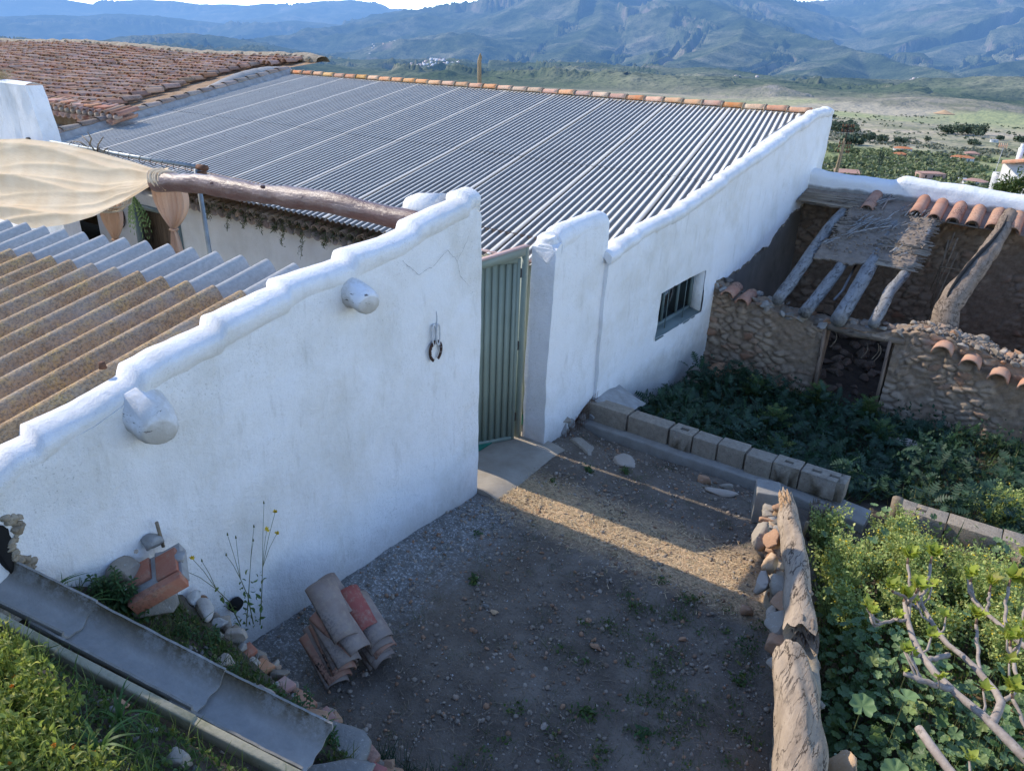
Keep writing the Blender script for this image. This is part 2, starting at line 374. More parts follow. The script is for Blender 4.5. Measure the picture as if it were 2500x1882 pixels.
# ---------------------------------------------------------------- foliage
def m_leaf(name, a, b, yellow=None, trans=.3, rough=.55, tc=None, isl=.3, spec=.35):
    B = NB(name); r = B.rand()
    c = B.mix(B.math('FRACT', B.math('MULTIPLY', r, 4.3)), a, b)
    c = B.mix(B.rmap(B.noise(1.8, 3, .6), .35, .7, 0, .6), c, b)
    if yellow is not None: c = B.mix(B.rmap(B.math('FRACT', B.math('MULTIPLY', r, 17.3)), .82, .9, 0, .85), c, yellow)
    c = B.hsv(c, .5, 1., B.rmap(B.math('FRACT', B.math('MULTIPLY', r, 29.)), 0, 1, 1 - isl, 1 + isl))
    n = B.bump(B.noise(60, 3, .6), .2, .004)
    t = B.mix(.5, c, tc if tc is not None else c4(.16, .24, .03), 'ADD')
    return B.out(c, rough, n, spec, trans=trans, tcol=t)
MAT['leaf_dark'] = m_leaf('thistle_leaf', c4(.022, .055, .032), c4(.045, .09, .05), isl=.35, tc=c4(.04, .10, .02))
MAT['leaf_garden'] = m_leaf('weed_leaf', c4(.055, .10, .03), c4(.09, .15, .04), c4(.18, .20, .05), tc=c4(.10, .17, .01))
MAT['leaf_mallow'] = m_leaf('mallow_leaf', c4(.11, .185, .075), c4(.17, .25, .11), c4(.27, .32, .10), rough=.45, tc=c4(.12, .2, .01))
MAT['leaf_mustard'] = m_leaf('mustard_leaf', c4(.28, .36, .10), c4(.42, .48, .17), c4(.58, .55, .20), tc=c4(.30, .34, .04))
MAT['leaf_fig'] = m_leaf('fig_leaf', c4(.26, .32, .04), c4(.36, .40, .07), c4(.42, .38, .08), trans=.4, tc=c4(.35, .36, .02))
MAT['leaf_nettle'] = m_leaf('nettle_leaf', c4(.045, .10, .035), c4(.075, .14, .045), tc=c4(.06, .14, .02))
MAT['leaf_lit'] = m_leaf('marigold_leaf', c4(.17, .23, .05), c4(.30, .34, .08), c4(.42, .40, .12), trans=.4, tc=c4(.22, .26, .01))
MAT['leaf_hore'] = m_leaf('horehound_leaf', c4(.16, .20, .14), c4(.22, .27, .18), trans=.15, rough=.9, tc=c4(.05, .08, .03))
MAT['leaf_succ'] = m_leaf('iceplant_leaf', c4(.05, .075, .03), c4(.08, .10, .045), c4(.12, .08, .04), trans=.05)
MAT['leaf_fern'] = m_leaf('fern_leaf', c4(.16, .27, .10), c4(.25, .37, .16), trans=.25, tc=c4(.12, .2, .03))
MAT['leaf_palm'] = m_leaf('shrub_leaf', c4(.035, .065, .018), c4(.08, .12, .03), c4(.16, .17, .04), trans=.2)
MAT['grass'] = m_leaf('grass_blade', c4(.045, .085, .022), c4(.08, .12, .03), c4(.22, .20, .08), trans=.3, tc=c4(.08, .13, .01))
MAT['grass_dry'] = m_leaf('dry_grass', c4(.28, .22, .11), c4(.38, .31, .17), trans=.2, tc=c4(.1, .08, .02))
MAT['grass_lush'] = m_leaf('lush_blade', c4(.05, .12, .03), c4(.09, .17, .04), trans=.35, tc=c4(.10, .18, .01))
MAT['stem'] = simple('plant_stem', [(.3, c4(.08, .10, .035)), (.7, c4(.14, .15, .06))], 10, 3, .7, ())
MAT['figbark'] = simple('fig_bark', [(.3, c4(.27, .215, .175)), (.7, c4(.42, .355, .30))], 25, 5, .8, ((40, .5, .006), (150, .3, .002)), spots=((35, .58, .68, c4(.13, .11, .09), .7),))
MAT['figtip'] = simple('fig_shoot', [(.3, c4(.20, .11, .07)), (.7, c4(.30, .18, .12))], 25, 5, .7, ())
MAT['yellow'] = simple('yellow_petal', [(.3, c4(.75, .50, .02)), (.7, c4(.82, .62, .05))], 20, 2, .7, (), trans=.2)
MAT['orange'] = simple('orange_petal', [(.3, c4(.72, .20, .02)), (.7, c4(.8, .32, .04))], 20, 2, .7, (), trans=.2)
MAT['pink'] = simple('magenta_petal', [(.3, c4(.55, .06, .20)), (.7, c4(.60, .14, .42))], 20, 2, .7, (), trans=.2)

MAT['rubble_dark'] = m_rock('interior_rubble', c4(.10, .075, .055), c4(.17, .13, .10))
MAT['earth_dark'] = simple('interior_earth', [(.3, c4(.035, .028, .022)), (.7, c4(.07, .055, .042))], 6, 6, .97, ((20, .8, .03),))
# ================================================================= world, sun, camera
w = bpy.data.worlds.new("World"); SC.world = w; w.use_nodes = True
nt = w.node_tree; nt.nodes.clear()
SUN_EL = math.atan(.72); SUN_DIR = np.array([-1, -.05, 0.]); SUN_DIR /= np.linalg.norm(SUN_DIR)   # towards the sun
SUN_DIR = SUN_DIR * math.cos(SUN_EL) + np.array([0, 0, math.sin(SUN_EL)])
sky = nt.nodes.new('ShaderNodeTexSky'); sky.sky_type = 'NISHITA'; sky.sun_disc = False
sky.sun_elevation = SUN_EL; sky.sun_rotation = math.atan2(SUN_DIR[0], SUN_DIR[1]) % (2 * math.pi)
sky.air_density = 1.0; sky.dust_density = .15; sky.ozone_density = 2.0; sky.altitude = 900
tint = nt.nodes.new('ShaderNodeMix'); tint.data_type = 'RGBA'; tint.blend_type = 'MULTIPLY'; tint.inputs[0].default_value = 1.; tint.inputs[7].default_value = (1.92, 1.98, 2.22, 1)
bg = nt.nodes.new('ShaderNodeBackground'); bg.inputs[1].default_value = .15
wo = nt.nodes.new('ShaderNodeOutputWorld'); nt.links.new(sky.outputs[0], tint.inputs[6]); nt.links.new(tint.outputs[2], bg.inputs[0]); nt.links.new(bg.outputs[0], wo.inputs[0])
sl = bpy.data.lights.new('sun', 'SUN'); sl.energy = 5.0; sl.angle = R(.53); sl.color = (1., .90, .75)
so = bpy.data.objects.new('sun', sl); COL.objects.link(so)
so.rotation_euler = Vector(SUN_DIR).to_track_quat('Z', 'Y').to_euler()
cam = bpy.data.cameras.new('camera'); co = bpy.data.objects.new('camera', cam); COL.objects.link(co); SC.camera = co
cam.sensor_width = 36.; cam.lens = 1850 / 2500 * 36; cam.clip_start = .05; cam.clip_end = 60000
pitch = math.atan((941 - 110) / 1850.); roll = R(2.2); yaw = R(34.6)
fw = Vector((-math.sin(yaw) * math.cos(pitch), math.cos(yaw) * math.cos(pitch), -math.sin(pitch)))
rt0 = Vector((math.cos(yaw), math.sin(yaw), 0)); up0 = rt0.cross(fw)
rt = rt0 * math.cos(roll) + up0 * math.sin(roll); up = -rt0 * math.sin(roll) + up0 * math.cos(roll)
m = Matrix((rt, up, -fw)).transposed().to_4x4(); m.translation = CAM; co.matrix_world = m
SC.view_settings.view_transform = 'Standard'; SC.view_settings.look = 'None'; SC.view_settings.exposure = 0
SC.render.engine = 'CYCLES'; SC.cycles.max_bounces = 6; SC.cycles.diffuse_bounces = 3; SC.cycles.glossy_bounces = 2
SC.cycles.transmission_bounces = 2; SC.cycles.transparent_max_bounces = 4; SC.cycles.use_denoising = True
SC.cycles.caustics_reflective = False; SC.cycles.caustics_refractive = False
try: SC.cycles.denoiser = 'OPENIMAGEDENOISE'
except Exception: pass

# ================================================================= far terrain (one sheet out past the skyline)
DR = [0, 12, 60, 200, 400, 560, 900, 1400, 2000, 5000, 6000, 40000]
DZ = [-3.2, -4.2, -11, -30, -56, -69, -74, -78, -92, -200, -205, -260]
# crests: (azimuth from +Y towards +X in degrees, range in m, elevation angle in degrees); slope = fall per metre away from the crest
CRESTS = [
 ([(-95,26000,1.1),(-80,26000,1.5),(-72,25000,1.2),(-66.7,25000,1.28),(-63.5,25000,1.56),(-61.4,25000,1.34),(-59.3,25000,1.69),(-57.7,25000,1.73),(-55.6,24000,1.63),(-53.7,24000,1.75),(-51.7,24000,1.88),(-50,23000,1.78),(-48.8,22000,2.08),(-46.3,22000,2.34),(-43.9,22000,1.9),(-42,21000,1.9),(-39,21000,2.2)], .24, 150),
 ([(-70,17000,.3),(-64,17000,.62),(-60,17500,.9),(-57,17000,.75),(-53,17000,.55),(-50,16000,.9),(-46,15500,.7),(-43,15000,1.2),(-40,14000,1.0)], .25, 190),
 ([(-43.5,15000,1.55),(-41.5,15000,1.98),(-40.5,14500,2.28),(-38.4,14000,2.5),(-35.6,13000,2.85),(-33,12500,3.3),(-30,12500,3.9),(-26,13000,4.2),(-22,13500,3.9),(-19,14500,3.35),(-17,15000,2.6)], .29, 230),
 ([(-35.6,13000,2.8),(-37.5,11500,1.2),(-39.5,10200,.15),(-41,9000,-.7)], .30, 170),
 ([(-30,12500,3.8),(-29.5,10000,1.7),(-31,8400,.1),(-33,7000,-1.2)], .30, 200),
 ([(-25,13000,4.1),(-22.5,10500,3.0),(-19.5,9200,2.1),(-17,8200,1.4),(-13.6,7300,.3),(-10,6400,-.25),(-7.4,5600,-.75),(-6,5200,-1.5)], .33, 190),
 ([(-19.5,9200,2.1),(-21,7400,.6),(-24,6000,-.8),(-26,5200,-1.5)], .32, 150),
 ([(-13.6,7300,.3),(-14.5,6000,-.6),(-16,5000,-1.45)], .32, 120),
 ([(-17,17000,3.1),(-15.7,17000,3.18),(-13.3,16000,3.4),(-10,15500,3.8),(-6,15000,4.2),(-1,15000,4.6),(6,15000,4.6),(20,15000,4.)], .27, 190),
 ([(-5,15000,4.2),(-4.6,12000,2.3),(-6.5,10000,1.0),(-8.5,8500,.0)], .27, 160),
 ([(2,15000,4.4),(1,11000,2.2),(-2,8500,.9),(-5,7200,-.2)], .30, 170),
 ([(-62,9500,-.5),(-58,9200,-.05),(-56.2,9000,.04),(-53.5,8800,-.3),(-50.5,8000,-.8),(-47,7500,-1.3)], .27, 110),
 ([(-16,3300,-1.55),(-13.4,3400,-1.25),(-10,3600,-1.2),(-7,3700,-1.2),(-5.6,3500,-.85),(-2,3300,-.6),(3,3200,-.7)], .24, 50),
 ([(-14.6,1850,-2.72),(-12,1800,-2.5),(-10,1750,-2.25),(-7.9,1700,-2.08),(-6,1700,-2.12),(-4.6,1750,-2.5),(-3.8,1800,-2.75)], .22, 12),
 ([(-64,6600,-.75),(-56,6000,-.9),(-50,5600,-1.2),(-45,5400,-1.3),(-40.5,5600,-1.25),(-37,5400,-1.2),(-34,5200,-1.1)], .15, 120),
 ([(-60,4300,-1.7),(-52,4000,-1.75),(-46,4000,-1.95),(-43.5,4000,-2.3)], .12, 60),
 ([(-36,5000,-1.45),(-32,4700,-1.15),(-28.5,4500,-1.05),(-25,4400,-1.25),(-21.5,4200,-1.1),(-18,4000,-1.3),(-15.5,3700,-1.5)], .16, 110),
 ([(-46,3600,-2.0),(-41,3500,-2.2),(-37,3400,-1.8),(-33,3300,-1.6),(-29,3100,-1.5),(-25,3000,-1.6),(-21,2900,-1.5),(-18,2800,-1.75),(-15.5,2700,-2.0)], .13, 85),
 ([(-37,4100,-2.5),(-35.3,4000,-2.3),(-34,3900,-2.45)], .45, 60),
 ([(-28,4600,-2.2),(-25,4300,-1.9),(-21,4200,-1.9),(-18,4000,-2.0)], .22, 60),
]
def sample_crests():
    out = []
    for pts, sl_, am in CRESTS:
        P = []
        for (a, r, e) in pts:
            a = R(a); P.append((r * math.sin(a), r * math.cos(a), 3.85 + r * math.tan(R(e))))
        P = np.array(P); segs = []
        for i in range(len(P) - 1):
            segs.append((P[i], P[i + 1]))
        out.append((segs, sl_, am))
    return out
SEG = sample_crests()
def far_height(X, Y, detail=True):
    """X,Y arrays relative to the camera's foot"""
    shp = X.shape; X = X.ravel(); Y = Y.ravel(); r = np.hypot(X, Y)
    base = np.interp(r, DR, DZ)
    und = np.clip((r - 500) / 900, 0, 1) * np.where(r < 1650, 2.0, 6.)
    n1 = np.array([mn.fractal(Vector((x / 700, y / 700, 1.7)), 1., 2., 3) for x, y in zip(X, Y)]) if detail else 0
    H = base + und * n1
    amp = np.zeros_like(H); best = np.full_like(H, -1e9)
    wx = np.array([mn.noise(Vector((x / 2600, y / 2600, 5.))) for x, y in zip(X, Y)]) * 500
    wy = np.array([mn.noise(Vector((x / 2600, y / 2600, 9.))) for x, y in zip(X, Y)]) * 500
    wk = np.clip(r / 12000, .1, 1)
    Xw = X + wx * wk * .9; Yw = Y + wy * wk * .9
    for segs, sl_, am in SEG:
        for A, B in segs:
            d = B[:2] - A[:2]; L = d @ d
            t = np.clip(((Xw - A[0]) * d[0] + (Yw - A[1]) * d[1]) / L, 0, 1)
            dx = X - (A[0] + t * d[0]); dy = Y - (A[1] + t * d[1]); dist = np.hypot(Xw - (A[0] + t * d[0]), Yw - (A[1] + t * d[1]))
            z = A[2] + t * (B[2] - A[2]) - dist * sl_ * (1 - .22 * np.clip(dist / 5000, 0, 1))
            k = z > best
            best = np.where(k, z, best); amp = np.where(k, am * np.clip(dist / (am * 5), .16, 1), amp)
    up_ = best - H
    M = np.clip(up_ / 90, 0, 1)
    rg = np.zeros_like(H)
    idx = np.where(best > H - 120)[0]
    for i in idx:
        s = 1 / max(900., min(2600., amp[i] * 13))
        p = Vector((Xw[i] * s, Yw[i] * s, 3.3))
        rg[i] = mn.ridged_multi_fractal(p, .9, 2.1, 6, 1., 2.) - .80
    best2 = best + amp * rg * .95
    k = 45.
    H2 = np.where(best2 > H - k, np.maximum(H, best2) + np.clip(k - np.abs(best2 - H), 0, k) ** 2 / (4 * k), H)
    return H2.reshape(shp), np.where(best2 > H, 1., 0.).reshape(shp)
def m_far():
    B = NB('far_land')
    geo = B.new('ShaderNodeNewGeometry'); pos = geo.outputs['Position']
    ln = B.new('ShaderNodeVectorMath', operation='LENGTH'); B.L.new(pos, ln.inputs[0]); d = ln.outputs['Value']
    sx = B.new('ShaderNodeSeparateXYZ'); B.L.new(geo.outputs['Normal'], sx.inputs[0])
    hill = B.attr('hill', 'Fac')
    def N(sc, de=5, ro=.6): return B.noise(sc, de, ro, pos)
    # valley floor : pale scrub, green orchards, ploughed strips
    fl = B.ramp(N(.006, 6, .65), [(.30, c4(.20, .21, .11)), (.45, c4(.36, .33, .21)), (.58, c4(.47, .40, .29)), (.75, c4(.30, .29, .18))])
    orch = B.math('MULTIPLY', B.rmap(d, 560, 640, .3, 1.), B.rmap(d, 900, 760, 0, 1.))
    fl = B.mix(B.math('MULTIPLY', orch, B.rmap(N(.02, 4), .3, .55, .3, .9)), fl, c4(.20, .25, .09))
    sp = B.vor(.075, pos); fl = B.mix(B.math('MULTIPLY', B.rmap(sp, .32, .18, 0, .85), B.rmap(N(.008, 3), .4, .55, 0, 1)), fl, c4(.10, .12, .06))
    fld = B.math('MULTIPLY', B.rmap(d, 1230, 1300, 0, 1), B.rmap(d, 1900, 1600, 0, 1))
    fl = B.mix(fld, fl, B.ramp(N(.0035, 2), [(.40, c4(.34, .36, .18)), (.50, c4(.38, .37, .21)), (.55, c4(.44, .39, .28)), (.7, c4(.40, .36, .26))]))
    # hills : scrub, pine forest, bare eroded faces
    hl = B.ramp(N(.0011, 7, .68), [(.32, c4(.06, .085, .035)), (.46, c4(.12, .145, .07)), (.60, c4(.25, .25, .15)), (.72, c4(.46, .39, .27))])
    hl = B.mix(B.rmap(N(.0045, 6, .7), .48, .62, 0, .65), hl, c4(.05, .07, .035))
    tv = B.vor(.055, pos); hl = B.mix(B.rmap(tv, .45, .2, 0, .55), hl, c4(.03, .045, .02))
    hl = B.mix(B.math('MULTIPLY', B.rmap(sx.outputs[2], .90, .80, 0, .7), B.rmap(N(.002, 5), .5, .62, 0, 1)), hl, c4(.34, .27, .20))
    hl = B.mix(B.rmap(N(.0022, 4), .70, .76, 0, .6), hl, c4(.40, .36, .30))
    near = B.mix(B.rmap(N(.02, 6, .7), .42, .6), c4(.30, .27, .20), c4(.19, .19, .12))
    ero = B.math('MULTIPLY', B.rmap(N(.012, 4, .6), .52, .58), B.rmap(B.math('MULTIPLY', sx.outputs[2], 1.), .985, .97, 0, .8)); near = B.mix(ero, near, c4(.45, .40, .33))
    hl = B.mix(B.rmap(d, 2150, 2400), near, hl)
    fl = B.mix(B.rmap(d, 1950, 2350, 0, .9), fl, B.mix(.5, hl, c4(.09, .12, .06)))
    c = B.mix(hill, fl, hl)
    sepp = B.new('ShaderNodeSeparateXYZ'); B.L.new(pos, sepp.inputs[0])
    n = B.bump(N(.0022, 7, .6), .9, 90.); n = B.bump(N(.03, 4, .65), .6, 6., n)
    p = B.new('ShaderNodeBsdfDiffuse'); B.set(p.inputs[0], c); B.L.new(n, p.inputs['Normal'])
    # aerial perspective: depends on how far the land lies, brightest low in the valleys
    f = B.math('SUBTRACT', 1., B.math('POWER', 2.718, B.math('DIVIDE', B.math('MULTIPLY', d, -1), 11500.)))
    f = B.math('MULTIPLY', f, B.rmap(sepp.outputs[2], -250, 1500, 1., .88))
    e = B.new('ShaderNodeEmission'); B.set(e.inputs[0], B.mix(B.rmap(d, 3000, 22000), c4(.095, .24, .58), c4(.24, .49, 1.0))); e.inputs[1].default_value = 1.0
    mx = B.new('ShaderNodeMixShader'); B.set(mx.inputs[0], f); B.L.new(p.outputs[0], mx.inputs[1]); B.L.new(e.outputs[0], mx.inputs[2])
    o = B.new('ShaderNodeOutputMaterial'); B.L.new(mx.outputs[0], o.inputs[0]); B.m.use_backface_culling = False
    return B.m
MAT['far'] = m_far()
FINE = globals().get('FINE', 1.)
def polar_sheet(name, a0, a1, na, r0, r1, nr, mat):
    A = np.radians(np.linspace(a0, a1, na)); Rr = np.geomspace(r0, r1, nr)
    AA, RR = np.meshgrid(A, Rr, indexing='ij'); X = RR * np.sin(AA); Y = RR * np.cos(AA)
    H, hill = far_height(X, Y)
    P = np.stack([X + CAM[0], Y + CAM[1], H], -1)
    g = G(); g.grid(P, flip=False)
    hc = np.repeat(hill.ravel()[:, None], 4, 1)
    return g.build(name, mat, attr={'hill': hc})
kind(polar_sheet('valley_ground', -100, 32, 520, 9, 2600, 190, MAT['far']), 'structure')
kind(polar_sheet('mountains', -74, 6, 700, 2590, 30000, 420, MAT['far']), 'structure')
def far_pt(az, r):
    x, y = r * math.sin(R(az)), r * math.cos(R(az))
    h, _ = far_height(np.array([x]), np.array([y]))
    return np.array([x + CAM[0], y + CAM[1], float(h[0])])
# ================================================================= near ground
def sm(a, b, x): t = np.clip((x - a) / (b - a), 0, 1); return t * t * (3 - 2 * t)
def wl(y): return np.interp(y, [-3, -2.4, -1.31, -.72, -.36, .29, .79, 1.41, 1.7], [3.62, 3.45, 3.21, 3.06, 2.93, 2.62, 2.40, 2.20, 2.15])
def NT(x, y):
    x = np.asarray(x, float); y = np.asarray(y, float)
    h = np.zeros(np.broadcast(x, y).shape)
    h = h - .10 * sm(1.45, 1.8, y) * sm(-.1, .3, x) + .045 * sm(.45, .02, x) * sm(0.1, -.6, y)      # falls to the step, banked against the wall
    east = sm(0.12, .34, x - wl(y)) * sm(1.95, 1.6, y); h = h * (1 - east) + (-.22) * east
    gar = sm(2.0, 2.06, y); h = h * (1 - gar) + gar * (-.16 - .27 * sm(2.0, 3.6, y) + .05 * np.sin(x * 2.1))
    g2 = sm(2.6, 3.2, x) * sm(1.4, 1.9, y) * sm(2.8, 2.4, y); h = h * (1 - g2) + g2 * (-.2)
    e = np.interp(x, [-1, 0, .4, 1.8, 3, 6], [.80, .66, .56, .36, .26, .1]); sl_ = np.interp(x, [0, 1.6, 3, 6], [.74, .80, .80, .6])
    ye = -2.87 - .35 * sm(2.2, 3.4, x)
    s = ye - y
    south = e + np.clip(s, 0, 9) * sl_ - .35 * np.clip(s - 2.2, 0, 9)
    k = sm(-.02, .05, s); h = h * (1 - k) + south * k
    k2 = sm(2.4, 3.4, x) * sm(-.9, -2.2, y) * (1 - k); h = h + k2 * .25
    tx = np.clip(x, -.4, 2.2); ty = np.interp(tx, [-.3, .44, 1.09, 1.66], [-3.98, -3.68, -3.45, -3.26]); h = h - .24 * np.exp(-((y - ty + .04) / .20) ** 4) * sm(2.0, 1.7, x) * k
    h = np.where(x > 5.5, h - (x - 5.5) * .35, h)
    return h
def m_soil():
    B = NB('stony_soil')
    pos = B.co(); sx = B.new('ShaderNodeSeparateXYZ'); B.L.new(pos, sx.inputs[0]); x, y = sx.outputs[0], sx.outputs[1]
    soil = B.ramp(B.noise(2.2, 7, .7), [(.32, c4(.115, .092, .070)), (.5, c4(.19, .155, .12)), (.68, c4(.28, .235, .185))])
    soil = B.mix(B.rmap(B.noise(90, 4, .75), .52, .66, 0, .55), soil, c4(.24, .215, .185))
    soil = B.mix(B.rmap(B.noise(60, 4, .7), .56, .7, 0, .6), soil, c4(.045, .037, .03))
    # straw on the patio, its colour brightened to paint the sunlit strip
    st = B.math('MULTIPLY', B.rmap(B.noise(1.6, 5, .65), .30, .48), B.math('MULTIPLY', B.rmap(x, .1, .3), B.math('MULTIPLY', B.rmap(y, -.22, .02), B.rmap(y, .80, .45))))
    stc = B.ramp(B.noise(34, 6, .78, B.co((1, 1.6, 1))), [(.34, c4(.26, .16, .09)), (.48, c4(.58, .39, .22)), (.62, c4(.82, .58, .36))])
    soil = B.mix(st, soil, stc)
    # cement splashes beside the wall
    ap = B.math('MULTIPLY', B.rmap(B.math('ADD', x, B.math('MULTIPLY', B.noise(3.5, 5, .7), -.9)), .35, -.12), B.math('MULTIPLY', B.rmap(y, .05, -.15), B.rmap(y, -2.9, -2.4)))
    apc = B.ramp(B.noise(14, 6, .75), [(.35, c4(.15, .145, .13)), (.55, c4(.25, .24, .22)), (.7, c4(.36, .355, .335))])
    apc = B.mix(B.rmap(B.noise(48, 4, .75), .53, .62, 0, .9), apc, c4(.62, .62, .6))
    soil = B.mix(ap, soil, apc)
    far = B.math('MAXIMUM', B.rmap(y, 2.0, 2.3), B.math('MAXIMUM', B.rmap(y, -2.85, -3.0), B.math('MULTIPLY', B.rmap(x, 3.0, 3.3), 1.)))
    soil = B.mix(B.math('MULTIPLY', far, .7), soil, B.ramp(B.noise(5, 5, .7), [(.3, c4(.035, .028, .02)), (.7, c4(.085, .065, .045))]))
    n = B.bump(B.noise(14, 6, .7), .7, .03); n = B.bump(B.noise(70, 5, .75), .9, .012, n)
    return B.out(soil, .97, n, .08)
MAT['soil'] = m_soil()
def near_ground():
    xs = np.concatenate([np.arange(-.32, 3.6, .02), np.arange(3.6, 9.5, .06)]); ys = np.concatenate([np.arange(-7.5, -4.6, .08), np.arange(-4.6, 2.6, .02), np.arange(2.6, 5.36, .05)])
    X, Y = np.meshgrid(xs, ys, indexing='ij'); Z = NT(X, Y)
    n = np.array([mn.fractal(Vector((a * 2.6, b * 2.6, .3)), 1., 2.1, 6) for a, b in zip(X.ravel(), Y.ravel())]).reshape(X.shape)
    n2 = np.array([max(0, mn.noise(Vector((a * 26, b * 26, .3)))) for a, b in zip(X.ravel(), Y.ravel())]).reshape(X.shape)
    slope = np.clip((-2.85 - Y) * 4, 0, 1)
    Z = Z + n * (.014 + .03 * slope) + n2 * .012
    Z = np.where((Y > 1.88) & (Y < 2.24) & (X > -.3) & (X < 2.95), np.minimum(Z, -.2), Z)
    d = np.hypot(X - 1.55, Y + .42); Z = Z - .05 * np.exp(-(d / .07) ** 2)          # a small scrape in the soil
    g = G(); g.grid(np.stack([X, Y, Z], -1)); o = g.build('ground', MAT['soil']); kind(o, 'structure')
near_ground()
g = G(); P = np.array([[(x, y, .0 - .02 * mn.noise(Vector((x, y, 0)))) for y in np.linspace(-1.6, 2.0, 14)] for x in np.linspace(-14, -.2, 40)]); g.grid(P); kind(g.build('courtyard_floor', MAT['concrete']), 'structure')
g = G(); P = np.array([[(x, y, -.50 + .05 * mn.noise(Vector((x * 2, y * 2, 0)))) for y in np.linspace(5.3, 12, 40)] for x in np.linspace(-.1, 9, 50)]); g.grid(P); kind(g.build('ruin_floor', MAT['earth_dark']), 'structure')
# skirts so that the place stands on solid ground when seen from the side
g = G(); P = np.array([[(x, y, (-.55 - .12 * max(0, y - 9) ** 1.15 - .10 * max(0, x - 8) ** 1.1)) for y in np.linspace(4.8, 40, 60)] for x in np.linspace(-34, 30, 80)]); g.grid(P); kind(g.build('hillside', MAT['soil']), 'structure')
g = G(); P = np.array([[(x, y, -.35 - .03 * mn.noise(Vector((x, y, 0)))) for y in np.linspace(-12, 5.2, 30)] for x in np.linspace(-34, -.1, 60)]); g.grid(P); kind(g.build('terrace_ground', MAT['soil']), 'structure')

# ---------------------------------------------------------------- rocks
def rock_template(seed, sub=2, planes=10, flat=1.):
    import bmesh
    rs = random.Random(seed); bm = bmesh.new(); bmesh.ops.create_icosphere(bm, subdivisions=sub, radius=1.)
    V = np.array([v.co[:] for v in bm.verts]); F = np.array([[v.index for v in f.verts] for f in bm.faces]); bm.free()
    V = np.sign(V) * np.abs(V) ** (.62 if sub > 1 else 1.); V /= np.abs(V).max()
    for k in range(planes):
        n = np.array([rs.gauss(0, 1) for _ in range(3)]); n /= np.linalg.norm(n); d = rs.uniform(.50, .92)
        t = V @ n; V = V - np.outer(np.maximum(0, t - d), n)
    nz = fbm_arr(V + seed * 3.1, 1.6, 3); V = V * (1 + .12 * nz[:, None]); nz = fbm_arr(V + seed * 5.1, 5., 3); V = V * (1 + .045 * nz[:, None])
    V = V / np.abs(V).max(0); V[:, 2] *= flat
    return V, {3: F}
ROCKS = [rock_template(i, 3, 11) for i in range(8)]
PEBB = [rock_template(40 + i, 1, 6) for i in range(5)]
def add_rock(g, c, s, rot=None, i=None):
    i = RNG.integers(len(ROCKS)) if i is None else i
    Rm = rand_rots(1, .5)[0] if rot is None else rot
    if not hasattr(s, '__len__'): s = (s, s * .8, s * .65)
    V, F = ROCKS[i]
    g.add((V * np.array(s)) @ Rm.T + np.array(c, float), F[3])
def rock_thing(label, c, s, mat='rock', rotz=0., i=None, name='stone', group=None, cat='stone'):
    g = G(); add_rock(g, c, s, rotm((0, 0, 1), rotz), i); o = g.build(name, MAT[mat]); based(o, (c[0], c[1], c[2] - s[2]))
    return tag(o, label, cat, group)

# ---------------------------------------------------------------- walls
def slab(g, P, n, th, top=True, ends=True, lump=.0, back=True):
    """close a front grid P[u,z] into a wall of thickness th going along -n"""
    n = np.array(n, float); g.grid(P)
    m, k = P.shape[:2]; out = []
    Bk = P[:, [0, -1]] - n * th
    if back: g.grid(Bk[:, ::-1])
    if top:
        T = np.array([[P[i, -1] * (1 - t) + Bk[i, 1] * t + np.array([0, 0, lump * math.sin(math.pi * t)]) + (np.array([0, 0, .5 * lump]) * fbm(P[i, -1][0] + t * th, P[i, -1][1], 0, 9, 3) if 0 < t < 1 else 0) for t in np.linspace(0, 1, 6)] for i in range(m)])
        g.grid(T)
    if ends:
        for i, fl in ((0, True), (-1, False)):
            E = np.array([[P[i, j] * (1 - t) + (P[i, j] - n * th) * t for t in (0, .33, .66, 1)] for j in range(k)]); g.grid(E, flip=not fl)
def plaster_front(y0, y1, top, bot, x=0., res=.04, amp=.012, hole=None, seed=0.):
    ys = np.arange(y0, y1 + res * .5, res); ys[-1] = y1
    nz = int(max((top(yy) - bot(yy)) for yy in ys) / res) + 2
    P = np.zeros((len(ys), nz, 3))
    for i, yy in enumerate(ys):
        b, t = bot(yy), top(yy)
        for j in range(nz):
            z = b + (t - b) * j / (nz - 1)
            d = amp * 2.2 * mn.fractal(Vector((yy * .8 + seed, z * .8, seed)), 1, 2, 3) + amp * .5 * mn.noise(Vector((yy * 6, z * 6, seed)))
            P[i, j] = (x + d, yy, z)
    return P
